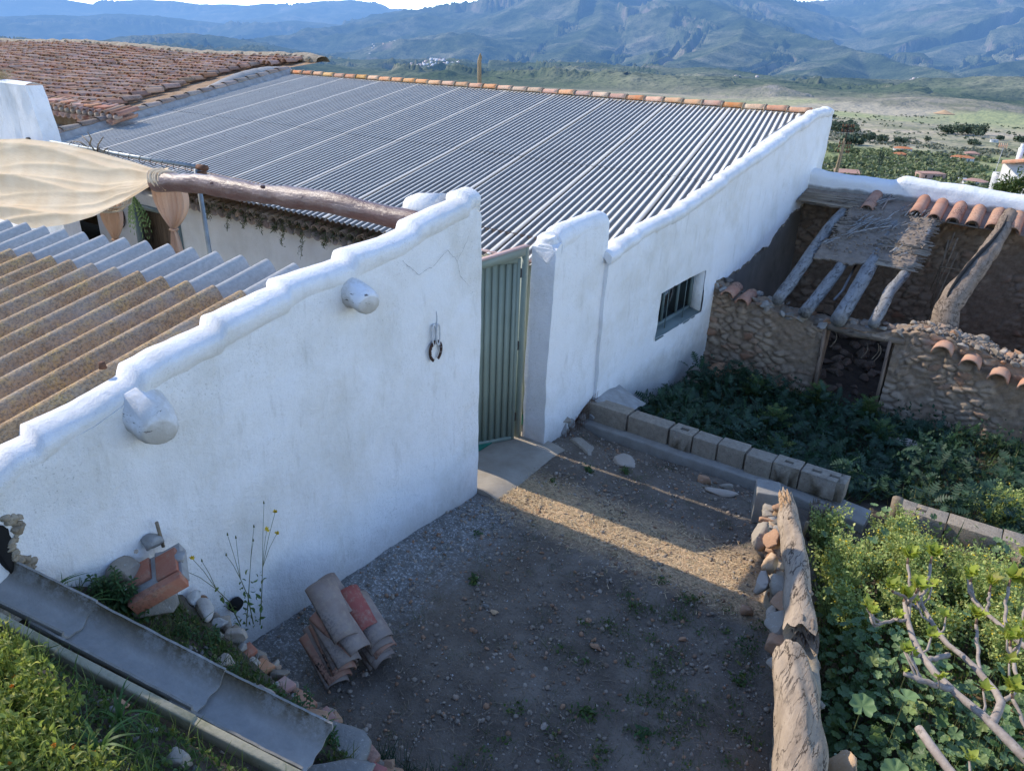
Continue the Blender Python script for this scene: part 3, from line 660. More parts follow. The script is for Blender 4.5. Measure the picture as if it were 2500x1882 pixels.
def coping_run(name, parent, pts, R0, x0, mat, tile=.5, over=.28, jitter=.012, arc=(-25, 205), seed=0, stepz=.03, res=.025, endlump=True, phase=0., rev=False, front=0., sq=1.):
    """a row of plastered barrel tiles along pts [(y,z)...] whose crest follows the profile"""
    ys = np.arange(pts[0][0], pts[-1][0], res); px = [p[0] for p in pts]; pz = [p[1] for p in pts]
    rs = random.Random(seed); L = pts[-1][0] - pts[0][0]
    bounds = [pts[0][0] - phase]
    while bounds[-1] < pts[-1][0]: bounds.append(bounds[-1] + tile * rs.uniform(.88, 1.12))
    P = []; th = np.radians(np.linspace(arc[0], arc[1], 26))
    tw = [(rs.uniform(-.015, .015), rs.uniform(-.012, .012)) for _ in bounds]
    for yy in ys:
        k = max(i for i, b in enumerate(bounds) if b <= yy + 1e-9); b0 = bounds[k]; b1 = bounds[min(k + 1, len(bounds) - 1)] if k + 1 < len(bounds) else b0 + tile
        f = (yy - b0) / max(b1 - b0, .05)             # 0 = lower (wide) end which laps over the next one down
        lip = math.exp(-(f / .10) ** 2)
        r = R0 * (1.05 - .09 * f + .05 * lip)
        zc = np.interp(yy, px, pz) - R0 * sq + (stepz * (.5 - f))
        row = []
        for t in th:
            nn = mn.fractal(Vector((yy * 4 + seed, math.cos(t) * .8, math.sin(t) * .8)), 1, 2, 4)
            rr = r * (1 + .045 * nn + .02 * mn.fractal(Vector((yy * 16 + seed, math.cos(t) * 2.4, math.sin(t) * 2.4)), 1, 2, 3))
            hang = front * max(0., math.cos(t)) ** 3
            row.append((x0 + tw[k][0] + rr * math.cos(t) + hang, yy, zc + tw[k][1] + rr * math.sin(t) * (sq if math.sin(t) > 0 else 1.2)))
        P.append(row)
    P = np.array(P); g = G(); g.grid(P, flip=rev)
    for e, fl in ((0, False), (-1, True)):           # close both ends with a domed cap
        c = P[e].mean(0); c[1] += -.02 if e == 0 else .02
        n0 = len(P[e]); V = list(P[e]) + [c]
        F = [(i, i + 1, n0) if fl == rev else (i + 1, i, n0) for i in range(n0 - 1)]; g.add(V, F)
    return g.build(name, mat, parent)
# ================================================================= shed with the long gable wall
def lerp(pts):
    xs = [p[0] for p in pts]; zs = [p[1] for p in pts]
    return lambda v: float(np.interp(v, xs, zs))
A_CREST = [(-4.35, 1.62), (-4.1, 1.70), (-3.6, 2.02), (-3.23, 2.10), (-2.81, 2.25), (-2.36, 2.35), (-2.05, 2.43), (-1.76, 2.48), (-1.3, 2.54), (-1.0, 2.58), (-.62, 2.67), (-.30, 2.74), (.0, 2.80)]
Af = lerp(A_CREST)
shed = thing('shed', 'whitewashed shed with a lichen-stained corrugated roof, log ends poking from its long rough wall', 'shed', (-.12, -2, 0))
def topA(y): return Af(y) - .10 - (.10 * max(0, (y + .14) / .14) ** 2)
P = plaster_front(-4.35, 0, topA, lambda y: -.12 if y > -2.7 else .2, 0, .035, .014, seed=1.3)
for i in range(P.shape[0]):                 # ragged jamb
    pass
P[-1, :, 1] += np.array([.012 * mn.noise(Vector((0, 0, z * 3))) for z in P[-1, :, 2]])
g = G(); slab(g, P, (1, 0, 0), .27, lump=.0)
g.box(-.62, -.26, -.24, -.02, -.1, 2.58)
gw = g.build('gable_wall', MAT['plaster'], shed)
# bulges of plaster: low buttress swelling at the left foot and the rounded stub behind the gate end
g = G(); g.tube([(-.64, -.13, 2.58), (-.55, -.13, 2.60), (-.28, -.13, 2.62)], [.10, .125, .13], 16, nz=.15); g.build('wall_stub', MAT['plaster_cap'], shed)
coping_run('coping', shed, A_CREST, .116, -.108, MAT['plaster_cap'], tile=.56, seed=4, phase=.18, stepz=.040, arc=(-40, 212), front=.012, sq=.62)
g = G(); # rounded plaster head at the gate end of the coping
V, F = ROCKS[2]; g.add(V * np.array((.12, .05, .14)) + np.array((-.11, -.03, 2.63)), F[3]); g.build('coping_end', MAT['plaster_cap'], shed)
def beam_end(c, r, out, seed, tiltz=.03):
    g = G(); a = 9
    pts = [(-.05, c[1], c[2] + tiltz), (out * .35, c[1], c[2] + tiltz * .4), (out * .8, c[1] - .01, c[2] - .01), (out, c[1] - .02, c[2] - .02)]
    g.tube(pts, [r * 1.2, r * 1.02, r * .95, r * .74], 13, nz=.22, nsc=6)
    # plaster collar where it leaves the wall
    o = g.build('beam_end', MAT['beam_white'], shed, smooth=True); bevel(o, .01, 2); return o
B = NB('whitewashed_log_end'); c = B.mix(B.rmap(B.noise(6, 5, .7), .42, .6), c4(.80), c4(.62, .60, .56)); sz = B.new('ShaderNodeSeparateXYZ'); B.L.new(B.new('ShaderNodeNewGeometry').outputs['Normal'], sz.inputs[0])
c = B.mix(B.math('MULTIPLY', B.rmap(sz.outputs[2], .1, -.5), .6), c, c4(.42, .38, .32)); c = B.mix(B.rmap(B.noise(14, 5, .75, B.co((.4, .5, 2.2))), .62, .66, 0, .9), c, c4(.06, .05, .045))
MAT['beam_white'] = B.out(c, .9, B.bump(B.noise(24, 5, .7), .6, .01), .15)
beam_end((0, -1.41, 2.26), .095, .17, 1); beam_end((0, -2.96, 1.94), .115, .17, 2, .05)
# plaster crack and a bare tile patch near the gate end
def strip(name, pts, w, mat, parent, nrm=(1, 0, 0), off=.004, seed=0):
    g = G(); rs = random.Random(seed); pts = [np.array(p, float) for p in pts]; nrm = np.array(nrm, float); V = []
    fine = []
    for a, b in zip(pts[:-1], pts[1:]):
        k = max(2, int(np.linalg.norm(b - a) / .02))
        for t in range(k): fine.append(a + (b - a) * t / k + np.array([0, rs.uniform(-.005, .005), rs.uniform(-.005, .005)]))
    fine.append(pts[-1])
    for i, p in enumerate(fine):
        d = fine[min(i + 1, len(fine) - 1)] - fine[max(0, i - 1)]; s = np.cross(nrm, d); s /= np.linalg.norm(s) + 1e-9
        ww = w * (.5 + rs.random()) * min(1, (len(fine) - i) / 6) * min(1, (i + 1) / 4); V += [p + nrm * off + s * ww, p + nrm * off - s * ww]
    g.add(V, [(2 * i, 2 * i + 1, 2 * i + 3, 2 * i + 2) for i in range(len(fine) - 1)]); return g.build(name, mat, parent, smooth=False)
MAT['crack'] = simple('crack_shadow', [(.3, c4(.10, .09, .08)), (.7, c4(.18, .16, .14))], 30, 3, .95, ())
strip('plaster_crack', [(.018, -.95, 2.42), (.018, -.78, 2.28), (.018, -.62, 2.31), (.018, -.45, 2.40), (.018, -.33, 2.30), (.018, -.30, 2.18), (.018, -.17, 2.05)], .0011, MAT['crack'], shed, seed=3)
strip('plaster_crack', [(.018, -.33, 2.30), (.018, -.22, 2.42), (.018, -.16, 2.52)], .0009, MAT['crack'], shed, seed=4)
None and strip('plaster_crack', [(.02, -3.32, 1.30), (.02, -3.2, 1.42), (.02, -3.12, 1.22), (.02, -3.16, 1.10)], .006, MAT['crack'], shed, seed=5)
# corrugated roof: lichened lower sheets, clean grey sheets lapping over them at the top
PITCH = .2345; AMPL = .052
def eaveY(x): return -1.67 + (x + .27) * .146
def corr(x): s = math.cos(2 * math.pi * (x + .27) / PITCH); return AMPL * (abs(s) ** .85) * (1 if s > 0 else -1)
def roof_sheet(name, x0, x1, ya, yb, dz, mat, parent, th=.009):
    xs = np.arange(x0, x1, PITCH / 16); ts = np.linspace(0, 1, 10)
    def pt(x, t, o):
        y = ya(x) * (1 - t) + yb(x) * t; z = 2.50 - AMPL + .25 * (y + 1.7) + dz + corr(x) + o + .006 * mn.noise(Vector((x, y * .7, 0)))
        return (x, y, z)
    Pt = np.array([[pt(x, t, 0) for t in ts] for x in xs]); Pb = np.array([[pt(x, t, -th) for t in ts] for x in xs])
    g = G(); g.grid(Pt); g.grid(Pb, flip=True)
    for e in (0, -1): g.grid(np.stack([Pt[:, e], Pb[:, e]], 1), flip=e == -1)
    return g.build(name, mat, parent)
for k in range(4):
    xa = -.10 - PITCH * 4 * k; xb = -.10 - PITCH * 4 * (k + 1) - .06
    roof_sheet('lichened_sheet', xb, xa + .001, lambda x: -4.45, lambda x: eaveY(x) - .42 + .01 * k, .0 + .004 * (k % 2), MAT['fibro_lichen'], shed)
for k in range(4):
    xa = -.10 - PITCH * 4 * k; xb = -.10 - PITCH * 4 * (k + 1) - .06
    roof_sheet('grey_sheet', xb, xa + .001, lambda x: eaveY(x) - .60, lambda x: eaveY(x) + .004, -.016 + .004 * (k % 2), MAT['fibro'], shed)
g = G(); g.tube([(-.23, -3.02, 2.19), (-.23, -3.02, 2.225)], [.022, .016], 8); g.build('roof_bolt', MAT['rust'], shed)
g = G(); g.box(-.30, -.03, -4.03, -3.76, 1.5, 2.42); bevel(g.build('added_shade_block', MAT['plaster'], shed, smooth=False), .03, 3)  # added out of view, blocks the sun to shade the lower slope
g = G(); g.box(-3.9, -.28, -2.1, -1.95, .0, 2.28); g.build('rear_wall', MAT['plaster_cream'], shed, smooth=False)

# ---------------------------------------------------------------- horseshoe on its hook
hk = G(); hk.tube([(.015, -.575, 1.945), (.018, -.57, 1.90), (.02, -.572, 1.86), (.03, -.59, 1.835), (.035, -.615, 1.845)], .0055, 7)
o = tag(hk.build('wall_hook', MAT['whiteiron']), 'small white-painted iron hook driven into the long rough wall', 'hook'); based(o, (.01, -.58, 1.95))
ln = G()
for (yc, rot) in ((-.625, .0), (-.592, .12)):
    pts = []
    for k in range(25):
        a = 2 * math.pi * k / 24; pts.append((.035 + rot * .12, yc + .021 * math.cos(a) + .0, 1.765 + .085 * math.sin(a)))
    ln.tube(pts, .007, 7, caps=False)
o = tag(ln.build('chain_link', MAT['whiteiron']), 'white-painted chain links hanging from the hook above the horseshoe', 'chain'); based(o, (.035, -.61, 1.85))
def horseshoe():
    g = G(); pts = []
    for k in range(33):
        a = R(118 + (422 - 118) * k / 32)    # open towards the bottom
        a = R(-68 + (248 + 0) * k / 32 * 1.0) if False else R(-62 + 304 * k / 32)
        pts.append((0, .066 * math.cos(a) * (1 - .10 * math.sin(a) * -1), .078 * math.sin(a)))
    V = []; n = len(pts)
    for i, p in enumerate(pts):
        p = np.array(p); d = np.array(pts[min(i + 1, n - 1)]) - np.array(pts[max(i - 1, 0)]); d /= np.linalg.norm(d); s = np.cross((1, 0, 0), d); w = .0165 * (1 - .35 * abs(i / (n - 1) - .5) * 2)
        V += [p + s * w, p - s * w, p - s * w + np.array((.011, 0, 0)), p + s * w + np.array((.011, 0, 0))]
    F = [(4 * i + k, 4 * i + (k + 1) % 4, 4 * i + 4 + (k + 1) % 4, 4 * i + 4 + k) for i in range(n - 1) for k in range(4)] + [(0, 1, 2, 3), (4 * n - 1, 4 * n - 2, 4 * n - 3, 4 * n - 4)]
    c = np.array((.028, -.607, 1.625)); g.add(np.array(V) + c, F)
    r = thing('horseshoe', 'rusty dark horseshoe with bright nail holes, hung open end down on the rough wall', 'horseshoe', tuple(c))
    o = g.build('shoe', MAT['iron'], r, smooth=False); bevel(o, .002, 1)
    g = G()
    for a in (18, 38, 58, 122, 142, 162, 195, -15):
        p = c + np.array((.0115, .060 * math.cos(R(a)), .078 * math.sin(R(a)) * .93)); V = [p + .0042 * np.array((0, math.cos(t), math.sin(t))) for t in np.linspace(0, 2 * math.pi, 9)[:-1]]; g.add(V, [tuple(range(8))])
    g.build('nail_holes', MAT['whiteiron'], r, smooth=False)
horseshoe()

# ================================================================= house: gate pier, side wall, big corrugated roof
house = thing('house', 'whitewashed courtyard house under one big grey corrugated roof with an orange ridge', 'house', (-4, 5, 0))
# pier right of the gate
def topP(y): return 2.20 + .02 * math.sin(y * 9) - .10 * max(0, (1.32 - y) / .2) ** 2 - .06 * max(0, (y - 2.08) / .1) ** 2
def botP(y): return -.05 if y < 1.42 else -.05 + .30 * (y - 1.42) / .7
P = plaster_front(1.14, 2.16, topP, botP, 0, .035, .014, seed=5.1)
g = G(); slab(g, P, (1, 0, 0), .27, lump=.0); g.build('gate_pier', MAT['plaster'], house)
coping_run('pier_coping', house, [(1.24, 2.24), (1.32, 2.29), (1.7, 2.32), (2.1, 2.335), (2.19, 2.31)], .12, -.105, MAT['plaster_cap'], tile=2., seed=9, stepz=.01, arc=(-30, 210))
g = G(); V, F = ROCKS[5]; g.add(V * np.array((.15, .085, .15)) + np.array((-.12, 1.24, 2.13)), F[3]); V, F = ROCKS[3]; g.add(V * np.array((.12, .05, .10)) + np.array((-.10, 1.17, 2.05)), F[3]); lump = g.build('pier_cap_lump', MAT['plaster_cap'], house)
sb = lump.modifiers.new('s', 'SUBSURF'); sb.levels = 1; sb.render_levels = 1
# bare foot of the pier with rusty mesh over rubble
g = G(); 
for k in range(16): add_rock(g, (-.02, RNG.uniform(1.5, 2.15), RNG.uniform(-.12, .16)), RNG.uniform(.05, .10))
g.build('pier_foot_rubble', MAT['rock_grey'], house)
g = G()
for k in range(15):
    y = 1.46 + k * .047; top = .0 + .28 * (y - 1.42) / .7 + .05
    g.tube([(.055, y, -.16), (.06 + .01 * math.sin(k), y + .01, top)], .0022, 4, caps=False)
for k in range(9):
    z = -.14 + k * .045; g.tube([(.057, 1.44 + max(0, (z - .02)) * 2.2, z), (.06, 2.15, z + .01)], .0022, 4, caps=False)
g.build('wire_mesh', MAT['rust'], house)
B_CREST = [(2.10, 1.93), (2.30, 1.96), (2.99, 2.06), (3.84, 2.15), (4.81, 2.29), (5.92, 2.47), (7.2, 2.70), (8.32, 2.88), (9.05, 3.0), (9.7, 3.05), (10.15, 3.02)]
Bf = lerp(B_CREST)
BOT = lerp([(2.12, .22), (2.6, -.05), (3.0, -.5), (5.38, -.62), (5.42, .88), (6.3, .86), (6.55, .88), (7.06, .97), (7.63, 1.02), (8.05, 1.19), (8.72, 1.36), (9.5, 1.48), (10.2, 1.62)])
def botB(y):
    return BOT(y) + (0 if y < 5.42 else .05 * mn.fractal(Vector((y * 4, 0, 0)), 1, 2, 4))
WX = .065
WIN = (3.55, 4.98, .545, 1.14)
P = plaster_front(2.13, 10.2, lambda y: Bf(y) - .12, botB, WX, .04, .016, seed=8.8)
# cut the window: snap a rectangle of cells out
def cut(P, y0, y1, z0, z1):
    m, n = P.shape[:2]; ys = P[:, 0, 1]; i0, i1 = np.searchsorted(ys, y0), np.searchsorted(ys, y1)
    g = G(); V = P.reshape(-1, 3).copy(); F = []
    ins = lambda p: y0 - .001 < p[1] < y1 + .001 and z0 - .001 < p[2] < z1 + .001
    # snap nearest vertices to the border
    for i in (i0, i1):
        for j in range(n):
            if z0 - .1 < P[i, j, 2] < z1 + .1: V[i * n + j, 1] = y0 if i == i0 else y1
    for i in range(i0, i1 + 1):
        zs = P[i, :, 2]; a = np.argmin(abs(zs - z0)); b = np.argmin(abs(zs - z1)); V[i * n + a, 2] = z0; V[i * n + b, 2] = z1
    for i in range(m - 1):
        for j in range(n - 1):
            q = [i * n + j, (i + 1) * n + j, (i + 1) * n + j + 1, i * n + j + 1]
            c = V[q].mean(0)
            if y0 < c[1] < y1 and z0 < c[2] < z1: continue
            F.append(q)
    return V, np.array(F)
V, F = cut(P, *WIN)
g = G(); g.add(V, F)
m_, n_ = P.shape[:2]
T = np.array([[P[i, -1] + np.array([-t * .3, 0, 0]) for t in (0, .5, 1)] for i in range(m_)]); g.grid(T)
T = np.array([[P[i, 0] + np.array([-t * .10, 0, .0]) for t in (0, .5, 1)] for i in range(m_)]); g.grid(T, flip=True)
E_ = np.array([[P[0, j] + np.array([-t * .12, 0, 0]) for t in (0, 1)] for j in range(n_)]); g.grid(E_)
Bk = np.array([[(-.30, y, z) for z in (max(-.6, BOT(y) - 1.6) if y > 5.4 else -.6, Bf(y) - .14)] for y in np.linspace(2.2, 10.2, 40)])
hole_ok = np.array([[(-.30, y, z) for z in (-.6, .5)] for y in (2.2, 10.2)])
g.grid(hole_ok)
g.grid(np.array([[(-.30, y, z) for z in (1.2, Bf(y) - .14)] for y in np.linspace(2.2, 10.2, 30)]))
g.build('side_wall', MAT['plaster'], house)
# reveals and sill
y0, y1, z0, z1 = WIN; dx = -.24
g = G(); g.box(WX + dx, WX - .004, y0 - .03, y0, z0 - .03, z1 + .03); g.box(WX + dx, WX - .004, y1, y1 + .03, z0 - .03, z1 + .03); g.box(WX + dx, WX - .004, y0, y1, z1, z1 + .03); g.build('window_reveal', MAT['plaster'], house, smooth=False)
win = G()
win.add([(WX + .012, y0 + .002, z0 - .004), (WX + .012, y1 - .002, z0 - .004), (WX - .15, y1 - .002, z0 + .03), (WX - .15, y0 + .002, z0 + .03), (WX + .012, y0 + .002, z0 - .03), (WX + .012, y1 - .002, z0 - .03), (WX - .15, y1 - .002, z0 - .03), (WX - .15, y0 + .002, z0 - .03)], [(0, 1, 2, 3), (4, 5, 1, 0), (5, 6, 2, 1), (7, 4, 0, 3)])
win.build('window_sill', MAT['green_dk'], house, smooth=False)
fr = G(); xf0, xf1 = WX - .20, WX - .15; t = .045
fr.box(xf0, xf1, y0, y1, z0, z0 + t + .02); fr.box(xf0, xf1, y0, y1, z1 - t, z1); fr.box(xf0, xf1, y0, y0 + t, z0 + t + .02, z1 - t); fr.box(xf0, xf1, y1 - t, y1, z0 + t + .02, z1 - t)
for yy in (y0 + .50, y0 + .96): fr.box(xf0 + .004, xf1 - .004, yy - .018, yy + .018, z0 + t + .02, z1 - t)
wf = fr.build('window', MAT['green_dk'], house, smooth=False)
for yy in (y0 + .42, y0 + .98):
    bars = G(); bars.tube([(WX - .07, yy, z0 + .01), (WX - .07, yy, z1)], .007, 6); bars.build('window_bar', MAT['green_dk'], wf)
pn = G(); pn.box(xf0 + .012, xf0 + .018, y0 + t, y1 - t, z0 + t, z1 - t); pn.build('pane', MAT['glass'], wf, smooth=False)
g = G(); g.box(-1.6, -.31, 3.2, 5.3, -.1, 1.7); g.build('dark_room', MAT['black'], house, smooth=False)
coping_run('side_coping', house, B_CREST, .098, -.005, MAT['plaster_cap'], sq=.7, tile=.40, seed=21, stepz=.020, arc=(-38, 215), phase=.1, front=.012)
# painted-over patches at wall foot / grey cement band along the coping inside
# --- big roof
def roofz(y): return 1.885 + .134 * (y - 2.19)
EAVE, RIDGE = 1.52, 9.72
SP = .0985; SA = .0155
def vergeX(y): return np.interp(y, [1.5, 2.5, 6.5, 9.8], [-11.5, -11.85, -13.15, -14.2])
SK = .23
def prof(u):
    """corrugation profile: rounded crests, wide shaded valleys"""
    c = math.cos(2 * math.pi * u / SP); return SA * (c if c > -.2 else -.2 + (c + .2) * .75)
def steel_sheet(c0, c1, ya, yb, dz, seed):
    """sheet between the slanting lines c0 < X + SK*Y < c1; a flat pale lap runs along its right-hand edge"""
    lap = .045; n = int(round((c1 - c0) / SP * 10)); cs = np.linspace(c0 - .02, c1, n + 1); rs = random.Random(seed)
    tilt = rs.uniform(-.0008, .0008); ts = np.linspace(0, 1, 15); P = []; cr = []
    for c in cs:
        row = []; u = c1 - lap - c; inl = u < 0
        h = prof(u) if not inl else SA * (1 - .35 * abs(u) / lap); cr.append((.5 + .5 * math.cos(2 * math.pi * u / SP - .85)) if not inl else (.5 + .2 * math.cos(math.pi * u / lap)))  # painted bright band leans towards the sun-facing flank of each rib
        for t in ts:
            y = ya + (yb - ya) * t; x = c - SK * y
            row.append((x, y, roofz(y) + dz + h + tilt * (c - c0) + .005 * mn.noise(Vector((x * .8, y * .5, 2))) + .0015 * mn.noise(Vector((x * 9, y * 3, 2)))))
        P.append(row)
    P = np.array(P); g = G(); m, k = P.shape[:2]; V = P.reshape(-1, 3); F = []
    for i in range(m - 1):
        for j in range(k - 1):
            q = [i * k + j, (i + 1) * k + j, (i + 1) * k + j + 1, i * k + j + 1]; c = V[q].mean(0)
            if c[0] < vergeX(c[1]) - .05 or c[0] > -.02: continue
            F.append(q)
    if not F: return
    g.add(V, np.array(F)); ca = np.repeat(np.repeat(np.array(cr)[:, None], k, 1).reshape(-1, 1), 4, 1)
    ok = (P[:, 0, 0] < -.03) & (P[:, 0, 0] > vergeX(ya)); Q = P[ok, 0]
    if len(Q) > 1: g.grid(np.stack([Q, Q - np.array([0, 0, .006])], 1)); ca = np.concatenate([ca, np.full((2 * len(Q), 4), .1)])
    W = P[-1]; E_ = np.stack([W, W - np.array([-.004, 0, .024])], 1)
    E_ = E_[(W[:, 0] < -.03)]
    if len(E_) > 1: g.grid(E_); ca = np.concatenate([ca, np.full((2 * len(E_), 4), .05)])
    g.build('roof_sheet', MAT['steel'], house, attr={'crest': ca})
C0 = -.69 + 1.285 * 3
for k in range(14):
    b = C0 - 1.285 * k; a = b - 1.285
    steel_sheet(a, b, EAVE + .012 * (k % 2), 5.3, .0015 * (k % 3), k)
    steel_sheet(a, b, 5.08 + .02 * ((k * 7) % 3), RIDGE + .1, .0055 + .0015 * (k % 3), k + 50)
# roofing screws
g = G(); V0 = np.array([(math.cos(a) * .011, math.sin(a) * .011, 0) for a in np.linspace(0, 2 * math.pi, 7)[:-1]] + [(0, 0, .009)])
F0 = [(i, (i + 1) % 6, 6) for i in range(6)]; L = []
for yy in (1.75, 2.9, 4.0, 5.25, 6.3, 7.4, 8.5, 9.4):
    for i in range(1, 30):
        cc = C0 - 1.285 * (i // 2) - .075 - SP * (3 if i % 2 else 9); x = cc - SK * yy
        if x > -.15: continue
        if x > vergeX(yy) + .1: y = yy + RNG.uniform(-.03, .03); L.append((x, y, roofz(y) + SA + .014))
g.inst(T_(V0, F0), np.repeat(np.eye(3)[None], len(L), 0), L); g.build('roof_screws', MAT['iron'], house)['kind'] = 'stuff'
# ceiling under the roof and a fascia so no light leaks through
g = G(); g.add([(-.1, EAVE + .3, roofz(EAVE + .3) - .06), (-.1, RIDGE, roofz(RIDGE) - .06), (-13.9, RIDGE, roofz(RIDGE) - .06), (-11.4, EAVE + .3, roofz(EAVE + .3) - .06)], [(0, 1, 2, 3)]); g.build('roof_deck', MAT['board'], house, smooth=False)
# ridge tiles
def half_tile(p0, p1, r0, r1, upv=(0, 0, 1), seg=10, th=.014, arc=180, seed=0, lift0=0., lift1=0., sq=1.):
    p0 = np.array(p0, float); p1 = np.array(p1, float); d = p1 - p0; L = np.linalg.norm(d); d /= L
    upv = np.array(upv, float); upv -= d * (upv @ d); upv /= np.linalg.norm(upv); s = np.cross(d, upv)
    n = 4; V = []; h = R((180 - arc) / 2)
    for li in (0, 1):
        for i in range(n + 1):
            t = i / n; r = (r0 * (1 - t) + r1 * t) - li * th
            for k in range(seg + 1):
                a = h + (math.pi - 2 * h) * k / seg
                V.append(p0 + d * L * t + s * r * math.cos(a) + upv * (r * sq * math.sin(a) + .006 * mn.noise(Vector((seed * 3.1, t * 2, a)))))
    w = seg + 1; N = (n + 1) * w; F = []
    for i in range(n):
        for k in range(seg):
            F.append((i * w + k, i * w + k + 1, (i + 1) * w + k + 1, (i + 1) * w + k)); F.append((N + i * w + k, N + (i + 1) * w + k, N + (i + 1) * w + k + 1, N + i * w + k + 1))
        F.append((i * w, (i + 1) * w, N + (i + 1) * w, N + i * w)); F.append((i * w + seg, N + i * w + seg, N + (i + 1) * w + seg, (i + 1) * w + seg))
    for k in range(seg):
        F.append((k, N + k, N + k + 1, k + 1)); F.append((n * w + k, n * w + k + 1, N + n * w + k + 1, N + n * w + k))
    return V, F
g = G(); gm = G(); x = -.22; k = 0; rs = random.Random(3)
while x > -14.1:
    L_ = .405; z = roofz(RIDGE) + .035 + rs.uniform(-.006, .006); yj = rs.uniform(-.008, .008)
    g.add(*half_tile((x, RIDGE + .1 + yj, z + .012), (x - L_ - .03, RIDGE + .1 + rs.uniform(-.008, .008), z), .088, .078, seed=k))
    gm.tube([(x - L_ - .005, RIDGE + .1 + .092 * math.cos(a), z + .0 + .092 * math.sin(a)) for a in np.linspace(-.1, math.pi + .1, 9)], .013, 6, nz=.4, nsc=30)
    x -= L_; k += 1
g.build('ridge_tiles', MAT['clay_ridge'], house)
P = np.array([[(x, RIDGE - .02 + .10 * t, roofz(RIDGE) + .0 + .045 * t + .012 * mn.noise(Vector((x * 8, t * 3, 0)))) for t in (0, .35, .7, 1)] for x in np.arange(-14.05, -.2, .05)]); gm.grid(P, flip=True)
gm.build('ridge_mortar', MAT['mortar'], house)
g = G(); g.box(-14.1, -.1, RIDGE + .02, RIDGE + .3, -.6, roofz(RIDGE) + .02); g.build('rear_wall', MAT['plaster_cream'], house, smooth=False)
# left verge : tiles bedded on a cement kerb
g = G(); gm = G(); y = 1.6; k = 0
while y < 9.75:
    x = vergeX(y); x2 = vergeX(y + .46); z = roofz(y) + .13; z2 = roofz(y + .46) + .13
    g.add(*half_tile((x - .02, y - .02, z + .02), (x2 - .02, y + .46, z2), .105, .09, seed=k, sq=.75)); y += .43; k += 1
g.build('verge_tiles', MAT['clay_dusty'], house)
ys = np.arange(1.5, 9.9, .06); P = np.array([[(vergeX(y) + dx_ + .015 * mn.noise(Vector((y * 3, dz_, 3))), y, roofz(y) + dz_ + .012 * mn.noise(Vector((y * 5, dx_ * 9, 0)))) for dx_, dz_ in ((.22, -.02), (.17, .03), (.11, .12), (.02, .17), (-.10, .12), (-.16, -.1), (-.2, -.5))] for y in ys]); gm.grid(P)
gm.build('verge_kerb', MAT['mortar_grey'], house)
# white-grey cement hump where verge meets the ridge
g = G(); P = []
for y in np.linspace(6.6, 10.1, 40):
    f = (y - 6.6) / 3.5; xc = vergeX(y) - .22 - .05 * f; h = .05 + .24 * math.sin(math.pi * min(1, f * 1.02)) ** .6
    P.append([(xc + (.34 - .68 * t), y, roofz(y) + .02 + h * math.sin(math.pi * t) ** .8 + .02 * mn.noise(Vector((y * 3, t * 4, 1)))) for t in np.linspace(0, 1, 9)])
g.grid(np.array(P), flip=False); g.build('cement_hump', MAT['mortar_grey'], house)
# --- courtyard front of the house with a tile ledge under the eave
CW = 1.86
P = np.array([[(x, CW + .012 * mn.fractal(Vector((x, z, 0)), 1, 2, 3), z) for z in np.linspace(-.1, 1.44, 26)] for x in np.linspace(-9.9, -.28, 160)])
g = G(); m_, n_ = P.shape[:2]; V = P.reshape(-1, 3); F = []
for i in range(m_ - 1):
    for j in range(n_ - 1):
        q = [i * n_ + j, (i + 1) * n_ + j, (i + 1) * n_ + j + 1, i * n_ + j + 1]; c = V[q].mean(0)
        if -8.62 < c[0] < -7.35 and c[2] < 1.25: continue
        F.append(q)
g.add(V, np.array(F)); g.box(-9.9, -.28, CW + .02, CW + .30, 1.30, 1.46)
g.build('courtyard_wall', MAT['plaster_cream'], house)
g = G(); g.box(-9.9, -.3, CW + .32, CW + .36, -.1, 1.9); g.build('inner_shadow_wall', MAT['board'], house, smooth=False)
g = G(); g.box(-8.64, -8.56, CW - .03, CW + .06, 0, 1.27); g.box(-7.42, -7.34, CW - .03, CW + .06, 0, 1.27); g.box(-8.56, -7.42, CW - .03, CW + .06, 1.2, 1.27); g.build('door_frame', MAT['green_dk'], house, smooth=False)
g = G(); x = -.5; k = 0; rs = random.Random(5); gs = G()
while x > -7.6:
    z = 1.47; r = .085
    V, F = half_tile((x, CW - .10, z + .02), (x, CW + .42, z + .11), .088, .075, upv=(0, 0, -1), seed=k); g.add(V, F)
    V, F = half_tile((x - .085, CW - .04, z + .055), (x - .085, CW + .42, z + .14), .075, .065, seed=k); g.add(V, F)
    if rs.random() < .75: add_rock(gs, (x + rs.uniform(-.02, .02), CW - .03 + rs.uniform(0, .06), z + .03), rs.uniform(.04, .065))
    x -= .17; k += 1
g.build('ledge_tiles', MAT['clay_dusty'], house); gs.build('ledge_stones', MAT['rock'], house)['kind'] = 'stuff'
g = G(); V = []; c0 = np.array((-9.12, CW - .03, .98))
for rr in (.20, .165):
    g.tube([c0 + np.array((rr * math.cos(a), 0, rr * math.sin(a))) for a in np.linspace(0, 2 * math.pi, 33)], .009, 6, caps=False)
for (a, b) in (((-.12, .05), (-.02, .12)), ((-.02, .12), (.03, .02)), ((.03, .02), (.12, .07)), ((-.08, -.06), (.03, .02)), ((.02, -.10), (.10, -.03)), ((-.11, -.02), (-.02, .0)), ((-.05, .05), (.08, -.12))):
    g.tube([c0 + np.array((a[0], 0, a[1])), c0 + np.array((b[0], 0, b[1]))], .008, 5)
o = tag(g.build('wall_ornament', MAT['iron']), 'round black wrought-iron ornament on the courtyard wall below the wicker shade', 'wall ornament'); based(o, tuple(c0))

